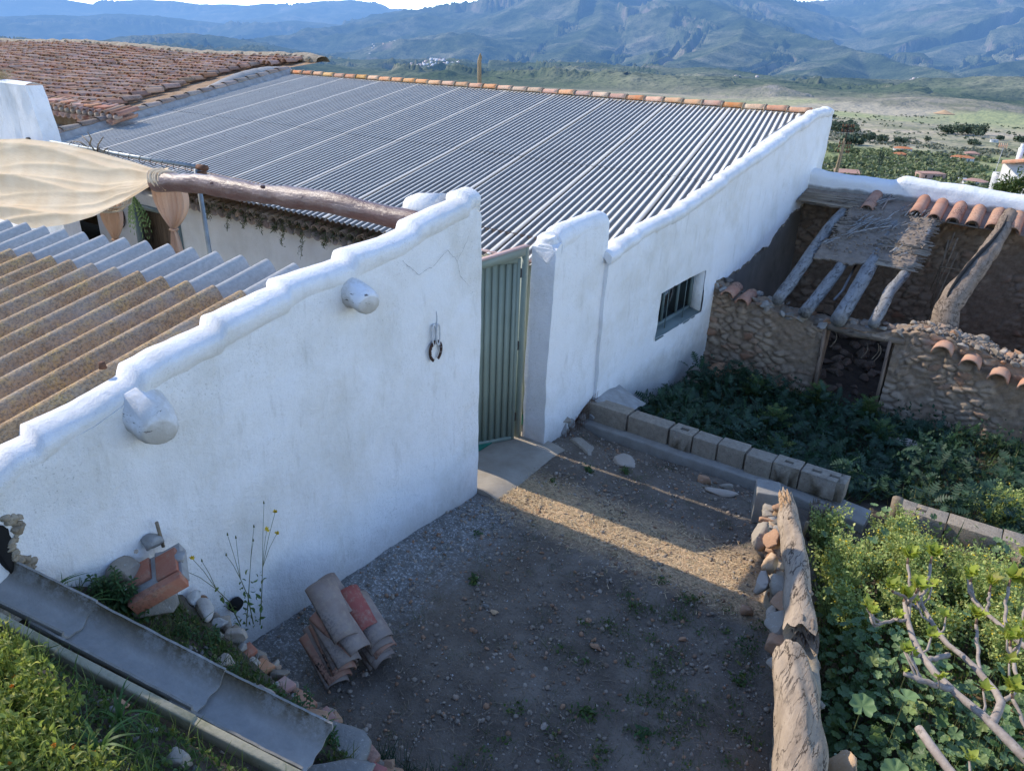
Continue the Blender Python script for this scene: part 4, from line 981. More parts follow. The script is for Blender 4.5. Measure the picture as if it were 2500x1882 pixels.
# ================================================================= gate
gate = thing('gate', 'sage green ribbed metal gate standing ajar between the two whitewashed walls', 'gate', (-.30, 1.10, 0))
g = G(); g.box(-.345, -.285, 1.075, 1.135, .02, 2.10); g.build('post', MAT['green'], gate, smooth=False)
g = G(); g.box(-.34, -.28, .02, 1.07, 2.02, 2.095); o = g.build('top_rail', MAT['green'], gate, smooth=False); g = G(); g.box(-.345, -.275, .0, 1.14, 2.098, 2.106); g.build('rail_edge', MAT['rail'], gate, smooth=False)
hx, hy = -.315, 1.03; d = np.array([-.40, -.70, 0.]); d /= np.linalg.norm(d); nrm_ = np.array([d[1], -d[0], 0]) * -1; LW = .86
def leafbox(g, a, b, z0, z1, o0, o1):
    pts = [np.array((hx, hy, 0)) + d * t + nrm_ * o for o in (o0, o1) for t in (a, b)]
    V = [p + np.array((0, 0, z)) for z in (z0, z1) for p in pts]; g.add(V, [(0, 2, 3, 1), (4, 5, 7, 6), (0, 1, 5, 4), (2, 6, 7, 3), (0, 4, 6, 2), (1, 3, 7, 5)])
g = G(); leafbox(g, 0, LW, .05, 2.0, -.004, .004); lf = g.build('leaf', MAT['green'], gate, smooth=False)
g = G(); n = 11
for i in range(n):
    a = .035 + i * (LW - .07) / n; leafbox(g, a, a + (LW - .07) / n * .56, .09, 1.95, .004, .018)
g.build('ribs', MAT['green'], lf, smooth=False)
g = G(); leafbox(g, 0, .032, .05, 2.0, -.015, .022); leafbox(g, LW - .032, LW, .05, 2.0, -.015, .022); leafbox(g, .032, LW - .032, .05, .088, -.015, .022); leafbox(g, .032, LW - .032, 1.955, 2.0, -.015, .022); g.build('leaf_frame', MAT['green'], lf, smooth=False)
for z in (.25, 1.05, 1.8):
    g = G(); g.tube([(-.318, 1.052, z), (-.318, 1.052, z + .09)], .012, 8); g.build('hinge', MAT['iron'], gate)
back = thing('courtyard_door', 'second green ribbed panel behind the gate, just under the roof edge', 'door', (-1.3, 1.5, 0))
g = G(); g.box(-1.75, -.55, 1.60, 1.63, 0, 1.80); pnl = g.build('panel', MAT['green'], back, smooth=False); g = G()
for i in range(12): g.box(-1.70 + i * .096, -1.645 + i * .096, 1.585, 1.598, .05, 1.74)
g.build('ribs', MAT['green'], pnl, smooth=False); g = G(); g.box(-1.76, -.54, 1.575, 1.64, 1.80, 1.82); g.build('rail_edge', MAT['rail'], back, smooth=False)
# threshold and turf
g = G()
xs = np.linspace(-.62, .22, 24); ys = np.linspace(.015, 1.22, 30)
P = np.array([[(x + .02 * math.sin(y * 5) * (x > .1), y, .045 - .035 * max(0, (x - .02) / .2) ** 2 + .006 * mn.noise(Vector((x * 6, y * 6, 0)))) for y in ys] for x in xs]); g.grid(P)
g.grid(np.array([[P[-1, j], P[-1, j] + np.array([.03, 0, -.12])] for j in range(len(ys))])); g.grid(np.array([[P[i, 0], P[i, 0] + np.array([0, -.015, -.12])] for i in range(len(xs))]))
MAT['threshold'] = simple('worn_cement_step', [(.3, c4(.30, .25, .19)), (.7, c4(.42, .37, .30))], 4, 6, .9, ((30, .4, .01), (120, .4, .003)))
g.build('threshold', MAT['threshold'], house)
g = G(); g.box(-2.2, -.42, -.1, 1.55, .05, .062); o = tag(g.build('turf_mat', MAT['turf'], smooth=False), 'dark green artificial turf mat on the floor just inside the gate', 'mat'); based(o, (-1.3, .7, .05))

# ================================================================= courtyard dressing
g = G(); zs = lambda x: float(np.interp(-x, [0, .5, 1.0, 1.5, 2.07, 2.67, 3.33, 3.84, 4.3], [2.50, 2.52, 2.53, 2.52, 2.505, 2.48, 2.445, 2.41, 2.37]))
pts = [(x, -.25 + .02 * math.sin(x * 1.7), zs(x) + .010 * math.sin(x * 3.1)) for x in np.linspace(-.10, -4.18, 40)]
g.tube(pts, [.088 + .006 * math.sin(i * .5) + .0004 * i for i in range(40)], 20, nz=.22, nsc=5)
for (x, a, s) in ((-1.15, .9, .028), (-1.75, .4, .026), (-2.35, 1.1, .028), (-3.1, .6, .03), (-3.9, 1.4, .028)):
    add_rock(g, (x, -.25 - .078 * math.cos(a), zs(x) + .078 * math.sin(a)), (s, s * .7, s * .6), np.eye(3), 1)
o = tag(g.build('pergola_beam', MAT['painted']), 'thick brown-stained crooked log running from the wall to the cloth awning', 'beam'); based(o, (-2.1, -.25, 2.5))
g = G(); g.tube([(-4.235, .26, 2.45), (-4.20, .28, 1.2), (-4.17, .3, -.05)], .026, 10); o = tag(g.build('steel_post', MAT['galv']), 'slim grey steel post standing in the courtyard behind the log', 'post'); based(o, (-4.17, .3, -.05))
rail = thing('awning_rail', 'long grey metal pipe strung with little curtain rings above the courtyard', 'pipe', (-5.8, .3, 2.45))
g = G(); g.tube([(-7.6, .3, 2.425), (-5.9, .3, 2.44), (-4.22, .3, 2.47)], .024, 10); g.build('pipe', MAT['galv'], rail)
for k in range(12):
    x = -4.45 - k * .235; g = G(); a_ = RNG.uniform(-.3, .3)
    g.tube([(x + .03 * math.sin(a_) * math.sin(t), .3 + .038 * math.cos(t), 2.43 + .045 * math.sin(t)) for t in np.linspace(0, 2 * math.pi, 13)], .0035, 5, caps=False); g.build('ring', MAT['iron'], rail)
g = G(); g.box(-4.26, -4.18, .25, .35, 2.36, 2.43); g.tube([(-4.26, .3, 2.47), (-4.10, .3, 2.475)], .033, 8); g.build('rusty_clamp', MAT['rust'], rail)
# awning cloth
UP = [(-4.00, -.24, 2.50), (-4.25, -.05, 2.50), (-4.72, .10, 2.40), (-5.3, .15, 2.42), (-6.2, .15, 2.46), (-7.0, .15, 2.48), (-8.02, .15, 2.44), (-8.8, .15, 2.35), (-9.5, .15, 2.3)]
LO = [(-3.95, -.30, 2.44), (-4.02, -.35, 2.39), (-4.32, -.35, 2.26), (-4.79, -.38, 2.04), (-5.3, -.42, 1.85), (-6.0, -.45, 1.66), (-6.8, -.45, 1.50), (-7.8, -.45, 1.35), (-8.8, -.45, 1.3)]
def crv(K, s):
    K = np.array(K); d = np.concatenate([[0], np.cumsum(np.linalg.norm(np.diff(K, axis=0), axis=1))]); d /= d[-1]
    return np.array([np.interp(s, d, K[:, i]) for i in range(3)])
P = []
for s in np.linspace(0, 1, 150):
    a = crv(LO, s); b = crv(UP, s); row = []
    for t in np.linspace(0, 1, 90):
        q = a * (1 - t) + b * t; sag = -.16 * math.sin(math.pi * t) * min(1, s * 3)
        k = min(1, .25 + s * 3.2)
        w1 = mn.noise(Vector((s * 2.2, t * 1.6, 0))); u1 = t * 2.7 - s * .55 + w1 * .16; f = .125 * (1 - abs(math.sin(math.pi * u1))) ** 1.5 * (.75 + .6 * mn.noise(Vector((s * 1.5, t * 2, 9)))) + .045 * (1 - abs(math.sin(math.pi * (t * 6.1 + s * .9 + w1 * .3)))) ** 2 * (.5 + mn.noise(Vector((s * 2.5, t * 3, 4))))
        f += .012 * mn.noise(Vector((s * 2, t * 7, 2)))
        q = q + np.array([0, -.35, .9]) * (f * k * (1 - .5 * (t > .97))) + np.array([0, 0, sag + .22 * k * math.sin(math.pi * t) * .5])
        row.append(q)
    P.append(row)
g = G(); g.grid(np.array(P))
# gathered cloth wrapped round the log end
for k in range(5):
    x = -3.96 - k * .05; rr = .098 + .006 * math.sin(k * 2.3)
    g.tube([(x + .05 * math.sin(t * 2), -.25 + rr * math.cos(t), 2.405 + rr * math.sin(t)) for t in np.linspace(-.4, 3.9, 14)], .020, 8, nz=.3, nsc=12)
o = tag(g.build('cloth_awning', MAT['canopy']), 'sagging cream cloth awning in long folds, tied to the end of the brown log', 'awning'); based(o, (-5.5, -.4, 2.2))
def curtain(name, x, y, ztop, zknot, zbot, wt, wb, label, seed):
    P = []
    for i, u in enumerate(np.linspace(0, 1, 60)):
        row = []
        for v in np.linspace(0, 1, 50):
            z = ztop + (zbot - ztop) * v; vk = (zknot - ztop) / (zbot - ztop)
            wdt = wt + (.03 - wt) * (v / vk) ** 1.6 if v < vk else .03 + (wb - .03) * min(1, ((v - vk) / (1 - vk)) ** .6)
            bul = .16 * math.sin(math.pi * min(1, v / vk)) if v < vk else 0
            ph = 2 * math.pi * (u * 6.5) + seed
            row.append((x + (u - .5) * (wdt + bul), y + .035 * math.sin(ph) * (wdt / wt + .2) - .02 * math.cos(ph * 2.3), z))
        P.append(row)
    g = G(); g.grid(np.array(P)); r = thing(name, label, 'curtain', (x, y, ztop)); g.build('cloth', MAT['curtain'], r)
    g = G(); g.tube([(x + .042 * math.cos(t), y + .042 * math.sin(t), zknot + .006 * math.sin(3 * t)) for t in np.linspace(0, 2 * math.pi, 15)], .014, 7, nz=.3, nsc=20); g.build('tie_band', MAT['curtain'], r)
curtain('curtain', -4.46, .02, 2.26, 1.78, .9, .62, .36, 'peach curtain gathered in a knot, hanging beneath the brown log end', .4)
curtain('curtain', -6.35, .3, 1.80, 1.3, .9, .42, .3, 'peach curtain mostly hidden behind the shed roof, left of the wicker shade', 1.9)
# wicker shade
sh = thing('lamp_shade', 'pale wicker bowl lampshade hanging below the awning edge', 'lampshade', (-6.2, .2, 1.9))
g = G()
for k in range(44):
    a = 2 * math.pi * k / 44; g.tube([(-6.2 + r_ * math.cos(a), .2 + r_ * math.sin(a), z_) for r_, z_ in ((.30, 1.98), (.31, 1.90), (.27, 1.80), (.17, 1.73), (.06, 1.71))], .0055, 4, caps=False)
g.build('canes', MAT['wicker'], sh)
g = G()
for r_, z_ in ((.30, 1.98), (.275, 1.80), (.17, 1.725), (.06, 1.71)): g.tube([(-6.2 + r_ * math.cos(a), .2 + r_ * math.sin(a), z_) for a in np.linspace(0, 2 * math.pi, 33)], .008, 5, caps=False)
g.build('hoops', MAT['wicker'], sh)
g = G(); g.tube([(-6.2, .2, 1.95), (-6.2, .2, 2.4)], .006, 5); g.build('cord', MAT['iron'], sh)
# white block building at the far left
g = G(); X0, X1, Y0, Y1 = -11.4, -8.78, .70, .95
def topW(x): return float(np.interp(x, [-11.4, -10.15, -9.67, -9.1, -8.95, -8.6], [3.05, 3.08, 3.10, 3.09, 3.07, 3.04]))
XE = lambda z: -8.62 - .27 * max(0., z - 2.0) - .12 * max(0., z - 2.9)
P = np.array([[(X0 + (XE(z) - X0) * t, Y0 + .03 * mn.fractal(Vector((t * 3, z, 7)), 1, 2, 3), z) for z in np.linspace(-.1, 3.06, 60)] for t in np.linspace(0, 1, 70)])
g.grid(P); slabT = np.array([[(P[i, -1][0], P[i, -1][1] + (Y1 - Y0) * t, P[i, -1][2] + .04 * math.sin(math.pi * t)) for t in np.linspace(0, 1, 10)] for i in range(70)]); g.grid(slabT)
E_ = np.array([[(P[-1, j][0], P[-1, j][1] + (Y1 - Y0) * t, P[-1, j][2]) for t in np.linspace(0, 1, 4)] for j in range(60)]); g.grid(E_, flip=True)
wb = thing('courtyard_end_wall', 'tall whitewashed wall block at the far left with dry hay on its top', 'wall', (-10, .8, 0))
g.build('wall_face', MAT['plaster'], wb)
g = G(); nb = 900; L = np.stack([RNG.uniform(-11.3, -9.75, nb), RNG.uniform(.72, .93, nb), 3.09 + RNG.uniform(0, .09, nb)], 1)
BLADE = T_([(-.004, 0, 0), (.004, 0, 0), (.003, .06, .01), (-.003, .06, .01), (0, .13, 0)], [(0, 1, 2, 3), (3, 2, 4)])
g.inst(BLADE, rand_rots(nb, .5), L); hy_ = g.build('dry_hay', MAT['hay'], wb); hy_['kind'] = 'stuff'
g = G(); g.tube([(-9.15, .67, 2.26), (-9.15, .8, 2.26)], .06, 16); g.build('pipe_opening', MAT['black'], wb)
# ================================================================= neighbour's old tiled roof (far left)
nb_ = thing('tiled_house', 'old house with a wavy terracotta tile roof, blackened patches and a broken eave', 'house', (-17, 7, 0))
def tz(y, x=0): return 2.24 + .128 * (y - 3.7) + .05 * math.sin(x * .45 + 1) + .035 * mn.noise(Vector((x * .5, y * .5, 3)))
g = G(); rs = random.Random(8); SPT = .27; TL = .40
TV, TF = half_tile((0, 0, 0), (0, TL + .09, 0), .108, .088, seed=2, seg=8, th=.018)     # wide end downhill
TT = T_(TV, TF)
Ms, Ls = [], []
dirY = np.array([-.20, .98, .0]); dirY /= np.linalg.norm(dirY)
col = 0; x0 = -11.9
while x0 > -44:
    ybase = 3.62 + .05 * math.sin(col * 1.7)
    r = 0
    while True:
        px = x0 - .20 * r * TL; py = ybase + r * TL * .98
        if py > 11.15: break
        # strip of missing tiles beside the verge
        kerb = vergeX(min(py, 9.8)) - .35 if py < 9.9 else -14.4
        gapw = .25 + .75 * max(0, min(1, (py - 4.6) / 2.5)) * (1 if py < 9.6 else .25)
        if px < kerb - gapw and not (rs.random() < .006):
            sl_ = .128 - .075 + rs.uniform(-.02, .02)
            Ms.append(rotm((0, 0, 1), .20 + rs.uniform(-.05, .05)) @ rotm((1, 0, 0), sl_) @ rotm((0, 1, 0), rs.uniform(-.08, .08)))
            Ls.append((px + rs.uniform(-.012, .012), py, tz(py, px) + .055 + rs.uniform(-.008, .012)))
        r += 1
    x0 -= SPT; col += 1
g.inst(TT, Ms, Ls); nt_ = g.build('tiles', MAT['clay'], nb_)
g = G(); P = np.array([[(x, y, tz(y, x) - .03) for y in np.linspace(3.72, 11.3, 50)] for x in np.linspace(-46, -11.6, 150)])
V = P.reshape(-1, 3); F = []
m_, n_ = P.shape[:2]
for i in range(m_ - 1):
    for j in range(n_ - 1):
        q = [i * n_ + j, (i + 1) * n_ + j, (i + 1) * n_ + j + 1, i * n_ + j + 1]; c = V[q].mean(0)
        if c[0] > vergeX(min(9.8, c[1])) - .08: continue
        F.append(q)
g.add(V, np.array(F)); g.build('roof_bed', MAT['mud_orange'] if 'mud_orange' in MAT else simple('earthen_bed', [(.3, c4(.26, .165, .09)), (.55, c4(.38, .25, .15)), (.7, c4(.42, .33, .23))], 5, 6, .97, ((20, .8, .03), (70, .6, .01))), nb_)
MAT['bed'] = bpy.data.materials['earthen_bed']
# crumbled mortar ridge
g = G(); P = []
for x in np.arange(-46, -14.35, .09):
    row = []
    for t in np.linspace(0, 1, 12):
        a = math.pi * t; r = .30 * (1 + .22 * mn.fractal(Vector((x * 1.3, t * 2.4, 5)), 1, 2, 5)); e = 1 - max(0, (x + 14.9) / .6) * .5
        row.append((x, 11.25 - r * math.cos(a) * .9, tz(11.2, x) - .10 + .235 * math.sin(a) * (1 + .18 * mn.fractal(Vector((x * 2, t * 2, 1)), 1, 2, 4)) * e + .06))
    P.append(row)
g.grid(np.array(P)); 
rgl = RNG.uniform(-45, -14.6, 260)
for x in rgl: add_rock(g, (x, 11.0 + RNG.uniform(-.12, .2), tz(11.2, x) + .07 + RNG.uniform(-.08, .06)), RNG.uniform(.03, .09))
g.build('ridge', MAT['mortar'], nb_)
g = G(); g.box(-46, -11.0, 3.95, 4.05, -.3, 2.1); g.build('wall', MAT['bed'], nb_, smooth=False)
# eave : channels with mortar plugs, flat bricks and a fallen tile
g = G(); gp = G(); x = -11.75
while x > -20:
    V, F = half_tile((x - .10, 3.42, tz(3.5) - .055), (x - .16, 4.0, tz(4.0) + .0), .088, .078, upv=(0, 0, -1)); g.add(V, F)
    V, F = half_tile((x, 3.50, tz(3.5) + .03), (x - .07, 4.0, tz(4.0) + .075), .08, .07); g.add(V, F)
    gp.tube([(x, 3.47, tz(3.5) - .00), (x, 3.6, tz(3.6) + .02)], [.062, .066], 9, squash=.8); x -= .235
g.build('eave_tiles', MAT['clay'], nb_); gp.build('mortar_plugs', MAT['clay_dusty'], nb_)
g = G()
for k, x in enumerate((-12.5, -12.95, -13.35, -13.9, -14.5, -15.1)):
    g.obox((x, 3.7, tz(3.6) + .13 + .01 * (k % 2)), (1, .1 * (-1) ** k, .02), (-.1, 1, .1), (0, 0, 1), .19, .12, .02)
g.obox((-13.3, 3.55, tz(3.5) - .18), (1, .1, .1), (0, 1, 0), (.1, 0, 1), .07, .015, .17)
bevel(g.build('flat_bricks', MAT['brick'], nb_, smooth=False), .006)
g = G(); xs = np.arange(-21, -11.0, .02); P = np.array([[(x, y, 1.60 + .13 * (y - 2) + .02 * math.cos(2 * math.pi * x / .15)) for y in (1.85, 2.6, 3.4, 3.9)] for x in xs]); g.grid(P)
o = tag(g.build('lean_to_roof', MAT['fibro']), 'strip of old grey corrugated sheeting below the broken tiled eave', 'roof'); based(o, (-15, 3, 1.6))
g = G(); g.add([(-21, 1.8, 1.55), (-11.6, 1.8, 1.55), (-11.6, 1.8, -.4), (-21, 1.8, -.4)], [(0, 1, 2, 3)]); o = tag(g.build('lean_to_wall', MAT['plaster']), 'plain wall holding up the old grey corrugated strip', 'wall'); based(o, (-16, 1.8, 0))

# weathered post behind the ridge
g = G(); g.tube([(-8.36, 10.75, .0), (-8.36, 10.75, 2.6), (-8.35, 10.75, 3.0), (-8.365, 10.75, 3.45), (-8.34, 10.75, 3.56), (-8.34, 10.75, 3.64)], [.055, .052, .05, .05, .04, .006], 9, nz=.12, nsc=4)
o = tag(g.build('wooden_post', MAT['post']), 'lone weathered wooden post with a pointed top standing behind the orange roof ridge', 'post'); based(o, (-8.36, 10.75, 0))

# ================================================================= roofless ruin
ruin = thing('ruin', 'roofless rubble-stone ruin with fallen reed ceiling and bare grey roof poles', 'ruin', (2, 7.2, -.5))
def rubble(P0, U, n, W, top, bot, th, cell=.20, res=.022, depth=.05, seed=0, holes=None, lump=.03, mudlev=.45, topstones=True, topdense=9, name='rubble_wall', flat=.55, parent=None):
    P0 = np.array(P0, float); U = np.array(U, float); n = np.array(n, float); m = int(W / res) + 1
    us = np.linspace(0, W, m); nz = int(max(top(u) - bot(u) for u in us) / res) + 2
    P = np.zeros((m, nz, 3)); tint = np.zeros((m, nz, 4)); tint[..., 3] = 1
    for i, u in enumerate(us):
        b, t = bot(u), top(u)
        for j in range(nz):
            z = b + (t - b) * j / (nz - 1)
            q = Vector((u / cell + .5 * mn.noise(Vector((u * 5, z * 5, seed))), z / (cell * flat) + .5 * mn.noise(Vector((u * 5, z * 5, seed + 9))), seed))
            ds, ps = mn.voronoi(q, distance_metric='DISTANCE')
            sep = ds[1] - ds[0]; h = mn.cell(ps[0] * 7.77); st = max(0, min(1, (sep - .03) / .22)); st = st * st * (3 - 2 * st)
            mud = mn.fractal(Vector((u * 1.6, z * 1.6, seed + 4)), 1, 2, 4)
            mudf = max(0., min(1., (mud + mudlev - .5) * 4))
            hh = (h * 1.7) % 1.
            d = depth * st * (.45 + .55 * hh) * (1 - mudf * .75) + .012 * mn.fractal(Vector((u * 18, z * 18, seed)), 1, 2, 3) + .03 * mn.fractal(Vector((u * 2.4, z * 2.4, seed)), 1, 2, 3)
            P[i, j] = P0 + U * u + np.array([0, 0, z]) + n * d
            tint[i, j, 0] = (h * 13.7) % 1.; tint[i, j, 1] = max(1 - st, mudf * .85)
    V = P.reshape(-1, 3); F = []
    i_, j_ = np.meshgrid(np.arange(m - 1), np.arange(nz - 1), indexing='ij'); a = (i_ * nz + j_).ravel(); F = np.stack([a, a + nz, a + nz + 1, a + 1], 1)
    if holes:
        uc = us[(F[:, 0] // nz)]; zc = V[F].mean(1)[:, 2] - P0[2]
        keep = np.ones(len(F), bool)
        for (ua, ub, za, zb) in holes: keep &= ~((uc > ua) & (uc < ub) & (zc > za) & (zc < zb))
        F = F[keep]
    g = G(); g.add(V, F); tl = [tint.reshape(-1, 4)]
    # top, ends
    T = []; 
    for i in range(m):
        row = []
        for t in np.linspace(0, 1, 10):
            p = P[i, -1] - n * th * t + np.array([0, 0, lump * math.sin(math.pi * t) + .035 * mn.fractal(Vector((us[i] * 6, t * 4, seed)), 1, 2, 4) * (1 if 0 < t < 1 else 0)]); row.append(p)
        T.append(row)
    g.grid(np.array(T)); q = np.zeros((m * 10, 4)); q[:, 1] = .8; q[:, 0] = .3; q[:, 3] = 1; tl.append(q)
    for i in (0, -1):
        E = np.array([[P[i, j] - n * th * t for t in (0, .5, 1)] for j in range(nz)]); g.grid(E, flip=(i == 0)); q = np.zeros((nz * 3, 4)); q[:, 1] = .6; q[:, 3] = 1; tl.append(q)
    if holes is None or True:
        Bk = np.array([[P0 + U * u - n * th + np.array([0, 0, z]) for z in np.linspace(bot(u), top(u), 6)] for u in np.linspace(0, W, 40)])
        Vb = Bk.reshape(-1, 3); a2 = [(i * 6 + j, (i + 1) * 6 + j, (i + 1) * 6 + j + 1, i * 6 + j + 1) for i in range(39) for j in range(5)]
        if holes: a2 = [f for f in a2 if not any(ua < (Vb[list(f)].mean(0) - P0) @ U < ub and za < Vb[list(f)].mean(0)[2] - P0[2] < zb + .1 for ua, ub, za, zb in holes)]
        if a2: g.add(Vb, np.array(a2)[:, ::-1]); q = np.zeros((len(Vb), 4)); q[:, 1] = .6; q[:, 3] = 1; tl.append(q)
        if holes:
            for (ua, ub, za, zb) in holes:
                for u in (ua, ub):
                    nn = 16; E = np.array([[P0 + U * (u + .012 * mn.noise(Vector((z * 9, t * 4, u)))) + n * (.02 - (th + .02) * t) + np.array([0, 0, za + (zb - za) * z]) for t in (0, .3, .6, 1)] for z in np.linspace(0, 1, nn)]); g.grid(E, flip=(u == ub)); q = np.zeros((nn * 4, 4)); q[:, 0] = .5; q[:, 1] = .5; q[:, 3] = 1; tl.append(q)
    w_ = g.build(name, MAT['rubble'], parent or ruin, attr={'tint': np.concatenate(tl)})
    return w_, (lambda u: P0 + U * u + np.array([0, 0, top(u)]) - n * th * .5)
MUD0 = lambda u: .0
topF = lerp([(0, .82), (.35, .70), (.8, .66), (1.3, .60), (1.65, .60), (2.2, .64), (2.7, .74), (2.9, .80), (3.2, .74), (3.7, .62), (4.4, .55), (6, .5)])
def tF(u): return topF(u) + .04 * mn.fractal(Vector((u * 3.2, 1, 0)), 1, 2, 4)
DOOR = (1.64, 2.50, -2, .585)
fw_, tp = rubble((0.0, 5.42, 0), (1, 0, 0), (0, -1, 0), 5.6, tF, lambda u: -.60, .42, seed=2.5, holes=[DOOR], mudlev=.42, name='front_wall', cell=.155, depth=.045)
g = G(); gw_ = G()
for k in range(210):
    u = RNG.uniform(0, 5.4); s = RNG.uniform(.03, .09); add_rock(g if RNG.random() < .6 else gw_, (u, 5.42 + RNG.uniform(-.03, .40), tF(u) + RNG.uniform(-.03, .045)), (s, s * .8, s * .55))
g.build('loose_top_stones', MAT['rock'], ruin)['kind'] = 'stuff'; gw_.build('pale_top_stones', MAT['rock_grey'], ruin)['kind'] = 'stuff'
g = G()
for k in range(700):
    u = RNG.uniform(2.6, 5.5); V, F = PEBB[RNG.integers(5)]; s = RNG.uniform(.008, .028); g.add(V * s + np.array((u, 5.44 + RNG.uniform(-.03, .38), tF(u) + .03)), F[3])
gr = g.build('rubble_grit', MAT['mud'], ruin); gr['kind'] = 'stuff'
# mortared tile ends under the top, right of the door
for k, (u, s) in enumerate(((3.06, .1), (3.38, .1), (3.70, .1), (4.02, .1))):
    g = G(); zt = tF(u) - .16 - .02 * k; V, F = half_tile((u, 5.22, zt), (u + .02, 5.62, zt + .06), .118, .105, seed=k, th=.018); g.add(V, F); g.build('eave_tile', MAT['clay_bright'], ruin)
for k, u in enumerate((.52, .30)):
    g = G(); zt = .66 + .06 * k; V, F = half_tile((u, 5.30, zt), (u, 5.7, zt + .05), .10, .09, seed=k, th=.018); g.add(V, F); g.build('eave_tile', MAT['clay'], ruin)
# lintel and jamb boards
g = G(); g.tube([(1.50, 5.44, .60), (2.0, 5.43, .57), (2.62, 5.44, .60)], [.05, .055, .05], 9, nz=.2, nsc=5); g.build('lintel', MAT['lintel'], ruin)
g = G(); g.obox((1.668, 5.46, .02), (1, 0, .03), (0, 1, 0), (-.03, 0, 1), .022, .07, .56); g.build('door_jamb', MAT['board'], ruin, smooth=False); g = G(); g.obox((2.47, 5.46, .02), (1, 0, 0), (0, 1, 0), (-.02, 0, 1), .02, .07, .56); g.build('door_jamb', MAT['board'], ruin, smooth=False)
g = G()
for (u, z0_) in ((1.8, .55), (2.2, .5), (2.33, .52), (2.36, .5)):
    g.tube([(u + .03 * math.sin(t * 4), 5.36 + .01 * math.cos(t * 3), z0_ - t * .22) for t in np.linspace(0, 1, 7)], .004, 4, caps=False)
g.build('hanging_roots', MAT['twig'], ruin)
# back wall, right wall, inner cross shadow
tB = lambda u: 1.72 + .03 * mn.noise(Vector((u * 3, 0, 0)))
rubble((-.2, 9.55, 0), (1, 0, 0), (0, -1, 0), 5.3, tB, lambda u: -.6, .4, seed=7.1, mudlev=.55, name='back_wall', cell=.19, res=.03, depth=.06)
rubble((4.6, 5.8, 0), (0, 1, 0), (-1, 0, 0), 3.8, lambda u: .7 + .9 * u / 3.8, lambda u: -.6, .4, seed=5.1, name='end_wall', res=.045)
g = G(); P = np.array([[(.012 + .01 * mn.fractal(Vector((y, z, 0)), 1, 2, 4), y, z) for z in np.linspace(-.6, BOT(y) + .18 if y > 5.5 else .9, 24)] for y in np.linspace(5.5, 9.6, 80)]); g.grid(P); g.build('rendered_side', MAT['render_grey'], ruin)
# crumbling edge below the white plaster
g = G()
for y in np.arange(5.45, 9.5, .045):
    s = RNG.uniform(.012, .03); add_rock(g, (.05 + RNG.uniform(-.02, .02), y + RNG.uniform(-.02, .02), botB(y) + RNG.uniform(-.04, .01)), s)
g.build('broken_plaster_edge', MAT['mortar'], ruin)['kind'] = 'stuff'
# lime-washed parapet above the back wall
PT = lerp([(0, 2.02), (.3, 2.0), (1.4, 1.98), (1.55, 2.06), (2.0, 2.05), (3.3, 1.98), (5, 1.9)])
g = G(); P = []
for x in np.arange(-.1, 5.0, .04):
    zt = PT(x) + .025 * mn.fractal(Vector((x * 2.2, 0, 0)), 1, 2, 4); row = []
    for t in np.linspace(0, 1, 20):
        if t < .35: row.append((x, 9.42 + .02 * mn.noise(Vector((x * 4, t * 5, 0))), 1.50 + (zt - .10 - 1.50) * t / .35))
        else:
            a = (t - .35) / .65 * math.pi; row.append((x, 9.42 + .19 - .19 * math.cos(a), zt - .10 + .11 * math.sin(a) * (1 + .1 * mn.noise(Vector((x * 5, a * 2, 0))))))
    P.append(row)
P = np.array(P); g.grid(P)
MAT['parapet'] = (lambda B: B.out(B.mix(B.rmap(B.math('ADD', (lambda s: (B.L.new(B.co(), s.inputs[0]), s.outputs[2])[1])(B.new('ShaderNodeSeparateXYZ')), B.math('MULTIPLY', B.noise(3, 4, .6), .12)), 2.32 - .0, 2.36), B.ramp(B.noise(6, 5, .6), [(.3, c4(.26, .245, .22)), (.7, c4(.36, .345, .315))]), c4(.78, .78, .77)), .92, B.bump(B.noise(30, 5, .7), .6, .012, B.bump(B.noise(7, 4, .6), .5, .04)), .12))(NB('limewashed_parapet'))
pa = g.build('parapet', MAT['parapet'], ruin)
# barrel tiles along the back
for k, (x, dz) in enumerate(((1.22, .0), (1.95, .02), (2.22, .0), (2.49, -.01), (2.76, -.02), (3.03, -.03), (3.30, -.04), (3.57, -.05), (3.84, -.06))):
    z = 1.60 + dz; g = G(); V, F = half_tile((x, 8.78, z - .03), (x, 9.45, z + .14), .105, .095, seed=k, th=.016); g.add(V, F); g.build('roof_tile', MAT['clay'] if k < 4 else MAT['clay_bright'], ruin)
    if k != 1 or True:
        g = G(); V, F = half_tile((x + .135, 8.82, z + .03), (x + .135, 9.45, z + .2), .10, .09, upv=(0, 0, -1), seed=k + 20, th=.016); g.add(V, F); g.build('channel_tile', MAT['clay_dusty'], ruin)
# poles : from the back wall down onto the front wall
def pole(pts, r, label=None, mat='beamgrey', seed=0, nz=.10):
    g = G(); P = [np.array(p, float) for p in pts]; fine = []
    for a, b in zip(P[:-1], P[1:]):
        for t in np.linspace(0, 1, 9)[:-1]: fine.append(a + (b - a) * t)
    fine.append(P[-1]); n = len(fine)
    fine = [p + np.array([.006 * math.sin(i * .45 + seed), 0, .005 * math.cos(i * .4 + seed)]) for i, p in enumerate(fine)]
    rr = [np.interp(i / (n - 1), np.linspace(0, 1, len(r)), r) * (1 + .025 * math.sin(i * 1.1 + seed)) for i in range(n)]
    g.tube(fine, rr, 14, nz=nz, nsc=5); o = g.build('roof_pole', MAT[mat], ruin)
pole([(.86, 9.4, 1.62), (.88, 8.0, 1.36), (.96, 5.9, .91), (.98, 5.40, .80)], [.075, .085, .085, .08], seed=1)
pole([(1.44, 9.4, 1.62), (1.42, 7.0, 1.12), (1.38, 5.30, .74)], [.065, .075, .085], seed=2)
